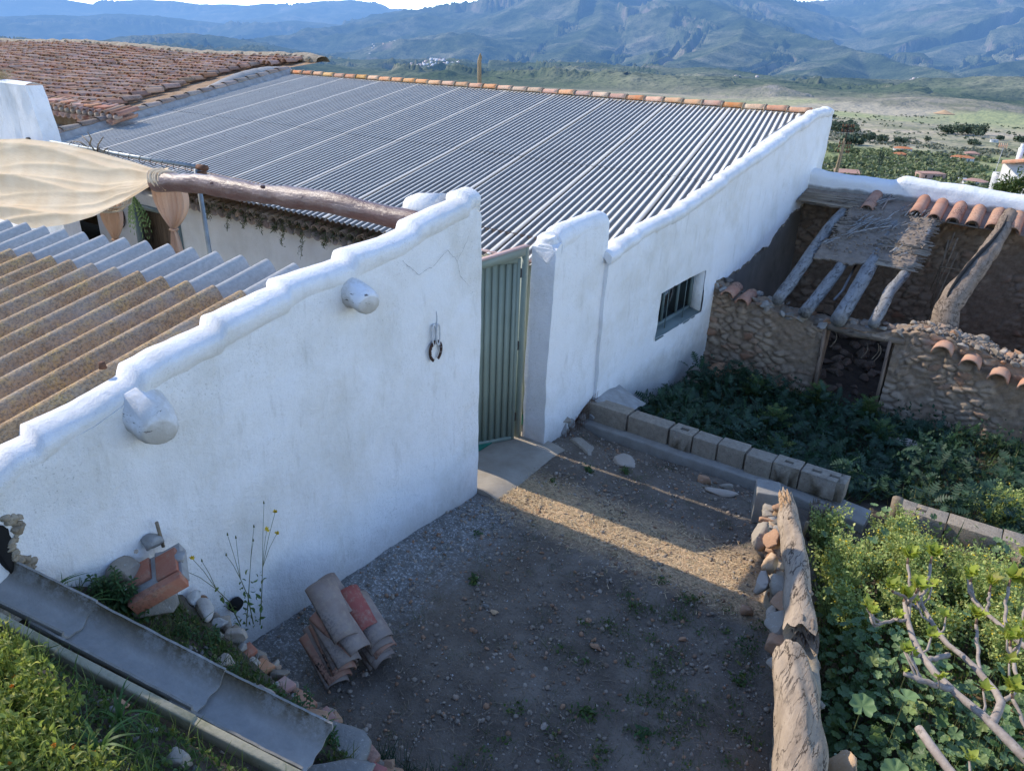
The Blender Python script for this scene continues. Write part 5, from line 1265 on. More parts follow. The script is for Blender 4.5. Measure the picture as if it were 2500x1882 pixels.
pole([(1.70, 9.3, 1.60), (1.77, 7.0, 1.13), (1.82, 5.28, .74)], [.08, .10, .10], seed=3)
pole([(2.22, 9.4, 1.62), (2.24, 6.9, 1.10), (2.19, 6.3, .96), (2.21, 5.8, .86), (2.23, 5.38, .76)], [.07, .07, .075, .07], seed=4)
g = G(); g.tube([(1.55, 7.2, 1.10), (1.60, 6.3, .86), (1.58, 5.95, .80)], [.014, .02, .016], 7, nz=.2); g.build('thin_stick', MAT['beamgrey'], ruin)
g = G(); pts = [(3.18, 9.35, 1.72), (3.17, 8.6, 1.56), (3.12, 7.7, 1.40), (3.0, 6.7, 1.15), (2.93, 6.15, .96), (2.96, 5.95, .70), (2.98, 5.88, .3)]
fine = [crv(pts, s) for s in np.linspace(0, 1, 46)]
V0 = len(fine); g.tube(fine, [.095 + .072 * (i / 45.) + .004 * math.sin(i * .8) for i in range(46)], 26, nz=.20, nsc=4.5)
tr = g.build('crooked_trunk', MAT['trunk'], ruin)
g = G(); g.tube([crv(pts, s) + np.array((-.02 + .03 * math.sin(s * 7), 0, .115 + .06 * s)) for s in np.linspace(.10, .97, 40)], [.006 + .02 * math.sin(math.pi * i / 39) for i in range(40)], 6, nz=.5, nsc=10); g.build('split_crack', MAT['black'], tr)
# reed ceiling : mud-plastered mat lying on the poles
def rz(y): return .85 + .2 * (y - 5.6) + .10
LE = lerp([(6.86, 1.02), (7.3, 1.0), (7.6, 1.12), (8.0, .98), (8.5, 1.02), (8.75, .95), (8.78, .12), (9.5, .06)])
def fr_e(x): return 6.84 + .10 * math.sin(x * 3.7) + .05 * math.sin(x * 11)
g = G(); xs = np.linspace(.08, 2.36, 96); ys = np.linspace(6.7, 9.45, 112); V = []
for x in xs:
    for y in ys: V.append((x, y, rz(y) + .03 * mn.fractal(Vector((x * 1.5, y * 1.5, 0)), 1, 2, 5) + .018 * mn.noise(Vector((x * 14, y * 14, 0))) - .05 * math.exp(-((x - 2.36) / .12) ** 2) - .03 * math.exp(-((y - fr_e(x)) / .1) ** 2)))
V = np.array(V); F = []; ny = len(ys)
def inmat(x, y):
    j = .05 * mn.noise(Vector((x * 9, y * 9, 3)))
    if y < fr_e(x) + j: return False
    if x < LE(y) + j: return False
    re = 2.33 - .04 * (y - 6.8) + j
    if x > re: return False
    # torn gap showing the reeds
    if abs(y - 7.55 - .1 * (x - 2)) < .05 + .01 * math.sin(x * 20) and 1.72 < x < 2.24: return False
    return True
for i in range(len(xs) - 1):
    for j in range(ny - 1):
        q = (i * ny + j, (i + 1) * ny + j, (i + 1) * ny + j + 1, i * ny + j + 1); c = V[list(q)].mean(0)
        if inmat(c[0], c[1]): F.append(q)
g.add(V, np.array(F)); mt = g.build('mud_ceiling', MAT['mud'], ruin)
so_ = mt.modifiers.new('t', 'SOLIDIFY'); so_.thickness = .03; so_.offset = -1
# reeds run across the poles (along X)
g = G()
for y in np.arange(6.86, 9.44, .0215):
    xa = LE(y) + RNG.uniform(-.09, .10); xb = 2.36 - .04 * (y - 6.8) + RNG.uniform(-.06, .10) 
    if y < 7.0: xa = max(xa, 1.2 - (y - 6.9) * 3 + RNG.uniform(-.1, .1))
    z = rz(y) - .030; bend = RNG.uniform(-.02, .02)
    g.tube([(xa, y + RNG.uniform(-.01, .01), z), ((xa + xb) / 2, y + bend, z + .004), (xb, y + RNG.uniform(-.02, .02), z - .012)], RNG.uniform(.006, .0095), 6)
for k in range(16):
    y = 7.62 + k * .022 * (1 if k % 2 else -.3) - .15; g.tube([(1.66 + RNG.uniform(0, .15), y, rz(y) + .005), (2.42 + RNG.uniform(-.05, .05), y - RNG.uniform(.02, .10), rz(y) - .01)], RNG.uniform(.006, .010), 6)
for k in range(9):
    y = 8.72 + k * .05; g.tube([(.10, y + .05, rz(y) + .03), (1.0 + RNG.uniform(0, .3), y - .02, rz(y) + .02 + RNG.uniform(0, .03))], RNG.uniform(.008, .012), 6)
for k in range(12):
    y = 7.35 + k * .09; g.tube([(LE(y) - .07, y + RNG.uniform(-.02, .02), rz(y) - .02), (LE(y) + .22, y + RNG.uniform(-.04, .04), rz(y) + .01)], .011, 6)
g.build('reed_mat', MAT['reed'], ruin)
g = G()
for k in range(15):
    y = 8.92 + RNG.uniform(-.1, .12); g.tube([(2.15, y, 1.56 + .03 * RNG.random()), (2.75, y - .01, 1.54), (3.28 + RNG.uniform(-.3, .02), y - RNG.uniform(0, .05), 1.52 + RNG.uniform(-.02, .03))], RNG.uniform(.006, .011), 6)
g.build('reed_bundle', MAT['reed'], ruin)
g = G()
for (cx, cy, nn, sp_, ln_) in ((1.85, 8.75, 16, .13, .34), (1.60, 8.05, 14, .12, .40), (1.30, 7.95, 10, .09, .55), (1.28, 8.95, 5, .04, .45), (1.05, 7.1, 6, .05, .25), (2.0, 7.2, 6, .05, .2), (1.95, 8.1, 3, .10, .2), (1.22, 7.55, 5, .05, .6)):
    base = RNG.uniform(-.35, .1)
    for k in range(nn):
        x = cx + RNG.normal(0, sp_); y = cy + RNG.normal(0, sp_); a = math.pi / 2 - .45 + base * .4 + RNG.normal(0, .22); l = ln_ * RNG.uniform(.4, 1.1); r = RNG.uniform(.005, .010)
        p = np.array((x, y, rz(y) + .045)); q = p + l * np.array((math.cos(a) * .8, math.sin(a), 0)); q[2] = rz(q[1]) + .045 + RNG.uniform(0, .03); g.tube([p, (p + q) / 2 + np.array((0, 0, .008)), q], r, 6)
g.build('fallen_canes', MAT['reed_grey'], ruin)
g = G()
for k in range(420):
    x, y = RNG.uniform(1.0, 2.32), RNG.uniform(6.95, 8.9); V, F = PEBB[RNG.integers(5)]; s = RNG.uniform(.005, .022); g.add(V * s + np.array((x, y, rz(y) + .03)), F[3])
gr = g.build('ceiling_grit', MAT['mud'], ruin); gr['kind'] = 'stuff'
g = G()
for (a, b) in (((2.55, 8.9, 1.4), (2.45, 8.7, .5)), ((2.62, 8.8, 1.35), (2.5, 8.6, .3)), ((2.5, 8.6, .9), (2.75, 8.9, .85)), ((2.5, 8.8, 1.3), (2.52, 8.7, .2)), ((2.66, 8.9, 1.1), (2.5, 8.5, -.2))): g.tube([a, b], .012, 6)
g.build('dangling_reeds', MAT['twig'], ruin)

g = G()
for k in range(260):
    x, y = RNG.uniform(.2, 4.4), RNG.uniform(5.9, 9.1); s_ = RNG.uniform(.04, .13); add_rock(g, (x, y, -.48), (s_, s_ * .8, s_ * .6))
g.build('fallen_stones', MAT['rubble_dark'], ruin)['kind'] = 'stuff'
# ================================================================= block kerb wall and its footing
BX = [.10, .52, .985, 1.03, 1.27, 1.55, 1.85, 2.115, 2.385, 2.80]
kb = thing('block_wall', 'low wall of rough hollow concrete blocks on a cement footing between patio and weeds', 'wall', (1.4, 2.1, 0))
segs = [(-.05, .50, 0), (.52, .99, 0), (1.03, 1.265, 1), (1.28, 1.535, 0), (1.55, 1.83, 0), (1.85, 2.11, 0), (2.12, 2.375, 1), (2.39, 2.80, 2)]
def hollow_block(x0, x1, y0, y1, z0, z1, nh, parent, k, mat='block'):
    """block with really open cores"""
    import bmesh
    n = 1 if nh < 2 else 2; xs = [x0]; hw = .045 if nh else 0
    g = G()
    if nh == 0: 
        m_ = 6; g.box(x0, x1, y0, y1, z0, z1)
        o = g.build('block', MAT[mat], parent, smooth=False)
    else:
        cs = [(x0 + x1) / 2] if n == 1 else [x0 + (x1 - x0) * .30, x0 + (x1 - x0) * .70]
        yc = (y0 + y1) / 2; hy = .024
        xe = [x0]; 
        for c in cs: xe += [c - hw, c + hw]
        xe.append(x1); ye = [y0, yc - hy, yc + hy, y1]
        # full solid columns
        for i in range(len(xe) - 1):
            if i % 2 == 0: g.box(xe[i], xe[i + 1], y0, y1, z0, z1)
            else:
                g.box(xe[i], xe[i + 1], y0, ye[1], z0, z1); g.box(xe[i], xe[i + 1], ye[2], y1, z0, z1)
        o = g.build('block', MAT[mat], parent, smooth=False)
        bm = bmesh.new(); bm.from_mesh(o.data); bmesh.ops.remove_doubles(bm, verts=bm.verts, dist=1e-5)
        seen = {}
        for f in list(bm.faces):
            key = tuple(sorted(v.index for v in f.verts)); seen.setdefault(key, []).append(f)
        dead = [f for fs in seen.values() if len(fs) > 1 for f in fs]; bmesh.ops.delete(bm, geom=dead, context='FACES'); bm.to_mesh(o.data); bm.free()
    a = np.empty(len(o.data.vertices) * 3); o.data.vertices.foreach_get('co', a); a = a.reshape(-1, 3)
    a += np.array([[.006 * mn.noise(Vector((p * 9 + k).tolist())), .008 * mn.noise(Vector((p * 9 + k + 5).tolist())), .008 * mn.noise(Vector((p * 9 + k + 9).tolist()))] for p in a]); o.data.vertices.foreach_set('co', a.ravel())
    bevel(o, .008, 3); return o
for k, (a, b, nh) in enumerate(segs):
    dy = .012 * math.sin(k * 2.1); dz = .008 * math.cos(k * 3.3); hollow_block(a, b, 2.02 + dy, 2.215 + dy, -.01, .2 + dz, nh, kb, k)
g = G()
for (x) in (.51, 1.01, 1.272, 1.542, 1.84, 2.115, 2.382):
    g.box(x - .006, x + .006, 2.05, 2.20, -.01, .185)
g.build('mortar_joint', MAT['mud'], kb, smooth=False)
g = G(); P = np.array([[(x, y + .01 * mn.noise(Vector((x * 5, z * 5, 0))), z) for (y, z) in ((1.915, -.24), (1.913, -.10), (1.915, -.022), (1.919, -.006), (1.93, .0), (2.0, .002), (2.06, .0), (2.22, .0), (2.24, -.02), (2.25, -.4))] for x in np.linspace(-.05, 3.05, 80)])
P[..., 2] += .006 * np.array([[mn.noise(Vector((p * 6).tolist())) for p in r] for r in P]); P[..., 2] -= (np.clip(P[..., 0] - 2.2, 0, 1) * .10); g.grid(P, flip=False)
g.add([P[-1, i] for i in range(10)], [tuple(range(9, -1, -1))]); g.build('footing', MAT['concrete'], kb)
# rubble corner where the kerb meets the house
g = G()
for k in range(34): add_rock(g, (RNG.uniform(-.0, .28), RNG.uniform(2.0, 2.6), RNG.uniform(-.02, .22) - .1), RNG.uniform(.03, .08))
P = np.array([[(x, y, .23 - .35 * max(0, x - .05) - .16 * max(0, y - 2.45) + .02 * mn.noise(Vector((x * 9, y * 9, 0)))) for y in np.linspace(2.08, 2.7, 14)] for x in np.linspace(.0, .42, 10)]); g.grid(P)
g.build('mortar_heap', MAT['mortar_grey'], kb)
k2 = thing('block_wall', 'short sunlit run of pale concrete blocks half buried in the yellow-flowered weeds', 'wall', (3.8, 2.5, -.1))
for k, (a, b) in enumerate(((3.22, 3.66), (3.67, 4.10), (4.11, 4.55), (4.56, 4.99))): hollow_block(a, b, 2.28 - .0 + .02 * k, 2.49 + .02 * k, -.25, .0, 1 if k % 2 == 0 else 0, k2, k + 30)
# loose block on the end of the log wall
g = G(); g.obox((2.29, 1.30, .17), (.94, .34, 0), (-.34, .94, 0), (0, 0, 1), .105, .125, .16); V0 = g
o = tag(g.build('loose_block', MAT['concrete'], smooth=False), 'single smooth grey concrete block set on end at the far tip of the log wall', 'concrete block'); based(o, (2.3, 1.32, .02)); bevel(o, .012, 3)
g = G(); 
def soft_rock(g, c, s, seed, rz_=0.):
    V, F = ROCKS[seed % 8]; g.add((V * np.array(s)) @ rotm((0, 0, 1), rz_).T + np.array(c, float), F[3])

# ================================================================= dry-stone wall with two old logs on top
dw = thing('dry_stone_wall', 'low dry-stone wall of mixed grey and ochre stones carrying two old logs', 'wall', (2.9, 0, 0))
wy = np.linspace(1.15, -3.0, 60)
ga, gb, gc, gd = G(), G(), G(), G(); rs = random.Random(12)
def wallx(y): return float(wl(y))
for y in np.arange(1.02, -3.1, -.062):
    for lay in range(5):
        for side in range(3):
            s = rs.uniform(.035, .068); x = wallx(y) + .085 + side * .06 + rs.uniform(-.02, .02); z = -.02 + lay * .072 + rs.uniform(-.012, .012)
            if lay == 4 and side == 2: continue
            gg = rs.choice([ga, ga, gb, gb, gc] if y > -1 else [ga, gb, gd])
            add_rock(gg, (x, y + rs.uniform(-.025, .025), z), (s * 1.15, s, s * .55), rotm((0, 0, 1), rs.uniform(0, 6)) @ rotm((1, 0, 0), rs.uniform(-.25, .25)))
for gg, mt_ in ((ga, 'rock'), (gb, 'rock_grey'), (gc, 'rock_ochre'), (gd, 'rock_white')): 
    if gg.n: gg.build('wall_stones', MAT[mt_], dw)
BIG = [((2.36, 1.04, .27), (.09, .07, .06), 'rock_grey', .4, 1), ((2.43, .99, .35), (.08, .06, .05), 'rock', 1.0, 2), ((2.40, .86, .27), (.10, .055, .045), 'rock', .2, 3), ((2.40, .74, .20), (.09, .06, .04), 'rock_grey', 0, 4),
       ((2.44, .56, .30), (.10, .17, .12), 'rock_grey', .3, 0), ((2.56, .42, .40), (.10, .17, .09), 'rock_ochre', .25, 6), ((2.62, .18, .36), (.08, .08, .09), 'rock_ochre', .9, 7), ((2.74, .10, .42), (.055, .05, .045), 'rock_ochre', 2, 2),
       ((2.64, .02, .28), (.07, .13, .09), 'rock_white', .15, 5), ((2.80, -.04, .37), (.13, .12, .07), 'rock_grey', .5, 1), ((2.86, -.24, .37), (.13, .12, .06), 'rock', 1.2, 4), ((2.80, -.26, .27), (.06, .12, .10), 'rock_white', .2, 6), ((2.92, -.44, .37), (.16, .12, .07), 'rock_grey', .8, 0),
       ((2.98, -.62, .33), (.14, .14, .09), 'rock', .1, 3), ((3.02, -.80, .36), (.12, .10, .06), 'rock_grey', .1, 7)]
for c, s, mt_, rz_, i in BIG:
    c = (c[0] + .045, c[1], c[2] - .01); s = (s[0] * .82, s[1] * .85, s[2] * .85); mt_ = 'rock' if mt_ == 'rock_ochre' and i == 6 else mt_
    g = G(); soft_rock(g, c, s, i, rz_); g.build('capstone', MAT[mt_], dw)
g = G(); P = []
for y in np.arange(.15, -2.9, -.03):
    x = wallx(y) + .02; P.append([(x + dx + .030 * mn.fractal(Vector((y * 7, z * 9, dx * 4)), 1, 2, 4), y, z + .012 * mn.noise(Vector((y * 9, dx * 20, 0)))) for dx, z in ((-.02, -.06), (-.018, .05), (-.01, .16), (.0, .27), (.02, .335), (.08, .36), (.13, .37), (.18, .36), (.21, .25), (.22, .0), (.22, -.3))])
g.grid(np.array(P)); g.build('mortar_face', MAT['mortar'], dw)
def log(name, label, pts, rad, seed, mat='log', seg=30, nz=.22, rag=.05, knots=()):
    r = thing(name, label, 'log', tuple(pts[len(pts) // 2])); g = G(); n = 60
    fine = [crv(pts, s) for s in np.linspace(0, 1, n)]
    rr = [np.interp(i / (n - 1), np.linspace(0, 1, len(rad)), rad) for i in range(n)]
    P = []; T = [fine[min(i + 1, n - 1)] - fine[max(i - 1, 0)] for i in range(n)]
    for i in range(n):
        t = T[i] / np.linalg.norm(T[i]); u = np.cross((0, 0, 1), t); u /= np.linalg.norm(u); w_ = np.cross(t, u); row = []
        for k in range(seg + 1):
            a = 2 * math.pi * k / seg
            groove = -.10 * math.exp(-((math.cos(a * 1.0 + 1.9 + .25 * math.sin(i * .11)) - 1) / .012) ** 2) - .05 * max(0, mn.noise(Vector((a * 3.3, i * .03, seed)))) 
            q = 1 + nz * 1.0 * mn.noise(Vector((math.cos(a) * 1.3, math.sin(a) * 1.3, i * .10 + seed))) + .10 * mn.noise(Vector((math.cos(a) * 4, math.sin(a) * 4, i * .035 + seed))) - .07 * max(0, 1 - abs(mn.noise(Vector((math.cos(a) * 6, math.sin(a) * 6, i * .02 + seed * 2)))) * 9) + groove
            e = 0
            if i in (0, n - 1): e = rag * (mn.noise(Vector((math.cos(a) * 3, math.sin(a) * 3, seed + i))) + .3)
            row.append(fine[i] + (u * math.cos(a) + w_ * math.sin(a)) * rr[i] * q + t * e * (-1 if i == 0 else 1))
        P.append(row)
    P = np.array(P); g.grid(P)
    for e in (0, -1):
        c = P[e].mean(0); V = list(P[e][:-1]) + list((P[e][:-1] * .55 + c * .45) + (T[e] / np.linalg.norm(T[e])) * (.03 if e == 0 else -.05)) + [c + (T[e] / np.linalg.norm(T[e])) * (.06 if e == 0 else -.10)]
        F = [(i, (i + 1) % seg, seg + (i + 1) % seg, seg + i) for i in range(seg)] + [(seg + i, seg + (i + 1) % seg, 2 * seg) for i in range(seg)]; g.add(V, F)
    g.build('trunk', MAT[mat], r)
    return r, fine, rr
l1, f1, r1 = log('log', 'upper weathered log, long and split, its orange torn tip beside the loose grey block', [(2.52, .95, .49), (2.62, .68, .49), (2.78, .28, .49), (2.93, -.10, .48), (3.10, -.60, .46)], [.055, .082, .090, .100, .112], 1.1, rag=.10)
g = G()
for k in range(30):   # frayed rotten end and torn splinters at the tip
    a = RNG.uniform(0, 6.28); r_ = RNG.uniform(.03, .10); p = np.array((3.10, -.60, .47)) + np.array((r_ * math.cos(a), .03, r_ * math.sin(a))); d_ = np.array((.13, -.42, 0)) * RNG.uniform(.08, .26)
    g.tube([p - d_ * .6, p + d_ * .3, p + d_ * .6 + RNG.normal(0, .008, 3)], [.011, .008, .002], 5, nz=.4, nsc=20)
g.build('rotten_end', MAT['lintel'], l1)
g = G()
for k in range(40):
    a = RNG.uniform(1.2, 4.2); s_ = RNG.uniform(0, .5); p = crv([(2.52, .95, .49), (2.62, .68, .49), (2.78, .28, .49)], s_) + np.array((.070 * math.cos(a), 0, .085 * math.sin(a) * .9)) * (.75 + .35 * s_)
    d_ = np.array((.36, -.82, 0)) * RNG.uniform(.03, .09); g.tube([p - d_, p + d_ * .4, p + d_ + RNG.normal(0, .004, 3)], [.004, .011, .003], 5)
g.build('torn_splinters', MAT['log_orange'], l1)
for (s_, a_) in ((.28, 1.7), (.47, .9), (.78, .8)):
    i = int(s_ * 59); c = f1[i] + np.array((math.cos(a_), .0, math.sin(a_))) * (r1[i] + .002); g = G(); g.tube([c - .012 * np.array((math.cos(a_), 0, math.sin(a_))), c + .006 * np.array((math.cos(a_), 0, math.sin(a_)))], [.022, .016], 10, nz=.3, nsc=20); g.build('knot', MAT['lintel'], l1)
log('log', 'lower and thicker of the two old logs on the stone wall, grey and cracked', [(3.10, -.82, .42), (3.22, -1.1, .44), (3.34, -1.45, .44), (3.46, -1.85, .44), (3.60, -2.4, .45)], [.115, .135, .138, .14, .14], 6.4, rag=.06)
rock_thing('orange-brown stone lying against the lower log at the bottom of the photo', (3.58, -1.33, .30), (.10, .11, .12), 'rock_ochre', .3, 6)
# bits in the weeds by the log
g = G(); g.tube([(2.64, 1.34, -.25), (2.66, 1.32, .0), (2.67, 1.30, .12)], [.02, .016, .018], 7, nz=.2); o = tag(g.build('peg', MAT['post']), 'short broken wooden peg sticking out of the shade beside the upper log', 'stake'); based(o, (2.64, 1.34, -.25))
g = G(); g.tube([(2.70, 1.62, -.25), (2.70, 1.62, .05), (2.69, 1.63, .12)], [.10, .09, .08], 12, nz=.5, nsc=12)
for k in range(26): a = RNG.uniform(0, 6.28); g.tube([(2.70 + .07 * math.cos(a), 1.62 + .07 * math.sin(a), .06), (2.70 + .10 * math.cos(a), 1.62 + .10 * math.sin(a), .13 + RNG.uniform(0, .05))], [.014, .003], 5)
o = tag(g.build('rotten_stump', MAT['lintel']), 'dark shaggy rotten stump at the end of the block wall', 'stump'); based(o, (2.7, 1.62, -.22))
g = G(); g.tube([(3.27, 1.95, -.25), (3.26, 1.97, .1), (3.25, 1.98, .26)], [.055, .05, .045], 10, nz=.3, nsc=10); o = tag(g.build('stub_post', MAT['twig']), 'rough brown post stub in front of the sunlit block run', 'post'); based(o, (3.27, 1.95, -.25))

# ================================================================= patio stones
PS = [('flat pale flagstone half sunk beside the threshold corner', (.34, 1.42, .0), (.22, .10, .03), 'rock_grey', -.5, 3),
      ('broad grey-white rock with a chipped edge below the cement footing', (.84, 1.40, .0), (.15, .11, .07), 'rock_white', -.3, 5),
      ('long pale slab lying near the loose block', (1.84, 1.47, .0), (.17, .06, .04), 'rock_white', .3, 2),
      ('small rust-coloured stone between the pale slab and the footing', (1.60, 1.62, -.02), (.07, .05, .06), 'rock', .6, 1),
      ('rounded grey stone behind the long pale slab', (1.80, 1.68, -.04), (.07, .05, .04), 'rock_grey', 0, 4),
      ('pinkish oblong stone alone in the lower middle of the patio', (1.90, -1.07, .018), (.055, .028, .02), 'rock', .0, 6),
      ('small white stone at the bottom of the patio', (1.98, -1.86, .015), (.022, .024, .02), 'rock_white', .5, 0),
      ('tan flat stone on the patio just right of the tile stack', (1.12, -1.22, .015), (.035, .025, .016), 'rock_ochre', .2, 2),
      ('dark grey pebble right of the roof-tile stack', (1.03, -1.20, .012), (.03, .02, .014), 'slate', .1, 3),
      ('little round brown stone in the middle of the patio', (1.72, -.86, .014), (.028, .022, .016), 'rock', .9, 5),
      ('pale triangular flake on the patio near the brown stone', (1.85, -.82, .008), (.02, .018, .008), 'rock_white', .7, 7),
      ('buff stone at the foot of the log wall', (2.62, -.05, .03), (.05, .04, .04), 'rock', .4, 1),
      ('reddish clod near the log wall in the shade', (2.35, -.62, .014), (.03, .022, .016), 'rock', .4, 4)]
for l, c, s, mt_, rz_, i in PS: rock_thing(l, c, s, mt_, rz_, i)
GS = [('large brown boulder at the corner of the ruin and the white wall', (.42, 5.05, -.30), (.17, .14, .14), 'rock', .3, 0), ('grey boulder touching the foot of the white wall', (.16, 4.95, -.36), (.15, .13, .12), 'rock_grey', 1.1, 3), ('low grey boulder in front of the brown one', (.22, 4.62, -.40), (.17, .13, .09), 'rock_grey', .5, 5),
      ('pale rubble lump in the weeds below the eave tiles of the ruin', (3.0, 4.4, -.32), (.22, .14, .08), 'rock_white', .2, 2), ('white stone beside the pale rubble lump', (3.35, 4.3, -.34), (.12, .08, .06), 'rock_white', .9, 6)]
for l, c, s, mt_, rz_, i in GS: rock_thing(l, c, s, mt_, rz_, i)
def scatter_pebbles(n, xr, yr, smin, smax, mask=None):
    g = G(); k = 0
    P = np.stack([RNG.uniform(*xr, n), RNG.uniform(*yr, n)], 1)
    Z = NT(P[:, 0], P[:, 1]); S = smin * (smax / smin) ** (RNG.random(n) ** 2.6)
    for t in range(5):
        q = (np.arange(n) % 5 == t) & (mask(P[:, 0], P[:, 1]) if mask else True)
        m_ = q.sum(); Rr = rand_rots(m_, .6) * (S[q][:, None, None] * np.stack([np.ones(m_), RNG.uniform(.6, 1, m_), RNG.uniform(.4, .8, m_)], 1)[:, None, :])
        g.inst(PEBB[t], Rr, np.stack([P[q, 0], P[q, 1], Z[q] + S[q] * .25], 1))
    return g
g = scatter_pebbles(15000, (0.02, 3.3), (-2.85, 1.9), .0024, .024, lambda x, y: (x < wl(y) - .02)); o = kind(g.build('pebbles', MAT['rock']), 'stuff')
g = scatter_pebbles(5500, (0.02, 3.3), (-2.85, 1.9), .002, .009, lambda x, y: (x < wl(y) - .02)); o = kind(g.build('pale_grit', MAT['rock_white']), 'stuff')
g = scatter_pebbles(2600, (-.1, 3.6), (-4.6, -2.87), .003, .03); o = kind(g.build('slope_pebbles', MAT['rock_grey']), 'stuff')
STR = T_([(-.0016, 0, 0), (.0016, 0, 0), (.0014, .035, .002), (-.0014, .035, .002)], [(0, 1, 2, 3)])
n = 6500; X = RNG.uniform(.2, 2.6, n); Y = RNG.normal(.26, .20, n); q = X < wl(Y) - .02; X, Y = X[q], Y[q]; n = len(X)
g = G(); g.inst(STR, rand_rots(n, .12) * RNG.uniform(.5, 1.6, n)[:, None, None], np.stack([X, Y, NT(X, Y) + .012], 1)); kind(g.build('straw_litter', MAT['straw']), 'stuff')
n = 3500; X = RNG.uniform(.1, 3.0, n); Y = RNG.uniform(-2.8, 1.8, n); q = X < wl(Y) - .02; X, Y = X[q], Y[q]; n = len(X)
g = G(); g.inst(STR, rand_rots(n, .12) * RNG.uniform(.5, 1.8, n)[:, None, None], np.stack([X, Y, NT(X, Y) + .012], 1)); kind(g.build('dry_stalk_litter', MAT['twig']), 'stuff')

# ================================================================= stack of roof tiles against the wall
TS = []
rs = random.Random(77)
# left pile : tiles nested on one another, tilted so that their far ends rest on the wall
def stack_tile(c, yaw, pitchv, rollv, L_, r0, r1, mat, label):
    V, F = half_tile((0, -L_ / 2, 0), (0, L_ / 2, 0), r0, r1, seed=rs.random() * 50, seg=14, th=.013, arc=172, sq=.8)
    V = np.array(V); Mx = rotm((0, 0, 1), yaw) @ rotm((1, 0, 0), pitchv) @ rotm((0, 1, 0), rollv)
    V = V * .88; cc_ = np.array((.45, -2.1, .0)); c = cc_ + (np.array(c) - cc_) * .88 + np.array((.14, -.13, .0))
    V = V @ Mx.T + np.array(c); g = G(); g.add(V, F); o = g.build('roof_tile', MAT[mat]); based(o, tuple(c)); tag(o, label, 'roof tile', 'roof tiles stacked against the long white wall'); return o
dirn = np.array((math.cos(R(-14)), math.sin(R(-14)), 0))      # from wall outwards
YAW = R(-14) - math.pi / 2
ORD = ['lowest', 'second from bottom', 'third from bottom', 'fourth from bottom', 'fifth from bottom', 'sixth from bottom', 'seventh from bottom', 'eighth from bottom']
for k in range(8):
    c = np.array((.415 + .014 * k + rs.uniform(-.03, .03), -2.24 + .012 * k + rs.uniform(-.02, .02), .10 + k * .042))
    stack_tile(c, YAW + rs.uniform(-.14, .14) + (.25 if k == 6 else 0), -.42 + rs.uniform(-.03, .03), -.30 + rs.uniform(-.07, .07), .42, .125, .105, ['clay_dusty', 'clay'][rs.random() < .28], '%s clay tile of the nearer pile, dusty brown' % ORD[k])
stack_tile((.43, -2.14, .50), YAW - .05, -.46, -.12, .47, .125, .10, 'clay_dusty', 'big topmost tile of the nearer pile, half orange half dusty grey')
for k in range(7):
    c = np.array((.53 + rs.uniform(-.025, .025), -1.92 + .004 * k + rs.uniform(-.012, .012), .08 + k * .040))
    stack_tile(c, YAW + rs.uniform(-.08, .08) + .08, -.34 + rs.uniform(-.03, .03), .12 + rs.uniform(-.06, .06), .42, .118, .10, ['clay_dusty', 'clay'][k == 3], '%s clay tile of the farther pile, under the red one' % ORD[k])
stack_tile((.46, -1.925, .385), YAW + .02, -.38, .04, .36, .105, .088, 'clay_red', 'dark red clay tile lying on top of the farther pile')
stack_tile((.28, -1.97, .44), YAW + .1, -.38, .15, .36, .105, .088, 'clay_dusty', 'greyish tile behind the red one, touching the white wall')

# ================================================================= brick chunk, half-pipe troughs, rubble edge
bc = thing('brick_chunk', 'broken chunk of orange brickwork with grey mortar resting on rubble at the wall foot', 'masonry', (.24, -3.14, 1.12))
Rb = rotm((0, 0, 1), R(-33)) @ rotm((1, 0, 0), R(24)) @ rotm((0, 1, 0), R(8)); cB = np.array((.21, -3.16, 1.12))
def bb(g, c, h):
    V = np.array([(i * h[0], j * h[1], k * h[2]) for k in (-1, 1) for j in (-1, 1) for i in (-1, 1)]) + np.array(c); V = V @ Rb.T + cB
    g.add(V, [(0, 2, 3, 1), (4, 5, 7, 6), (0, 1, 5, 4), (2, 6, 7, 3), (0, 4, 6, 2), (1, 3, 7, 5)])
g = G(); bb(g, (-.045, -.080, .005), (.080, .064, .037)); bevel(g.build('brick', MAT['brick'], bc, smooth=False), .006, 2)
g = G(); bb(g, (.005, .080, .010), (.092, .060, .037)); bevel(g.build('brick', MAT['brick'], bc, smooth=False), .006, 2)
g = G(); bb(g, (.135, .0, -.004), (.028, .150, .045)); bevel(g.build('brick', MAT['brick'], bc, smooth=False), .005, 2)
g = G(); bb(g, (-.005, 0, -.014), (.125, .155, .036)); V, F = ROCKS[4]; g.add(V * np.array((.05, .03, .02)) @ Rb.T + cB + Rb @ np.array((-.10, .04, .02)), F[3]); g.add(V * np.array((.05, .04, .03)) @ Rb.T + cB + Rb @ np.array((-.02, .15, .02)), F[3]); bevel(g.build('mortar', MAT['mortar_grey'], bc, smooth=False), .008, 2)
g = G(); g.tube([(.06, -3.02, 1.16), (.055, -3.03, 1.33)], .010, 7, nz=.2); o = tag(g.build('stick', MAT['twig']), 'short brown stick standing upright beside the brick chunk', 'stick'); based(o, (.06, -3.02, 1.15))
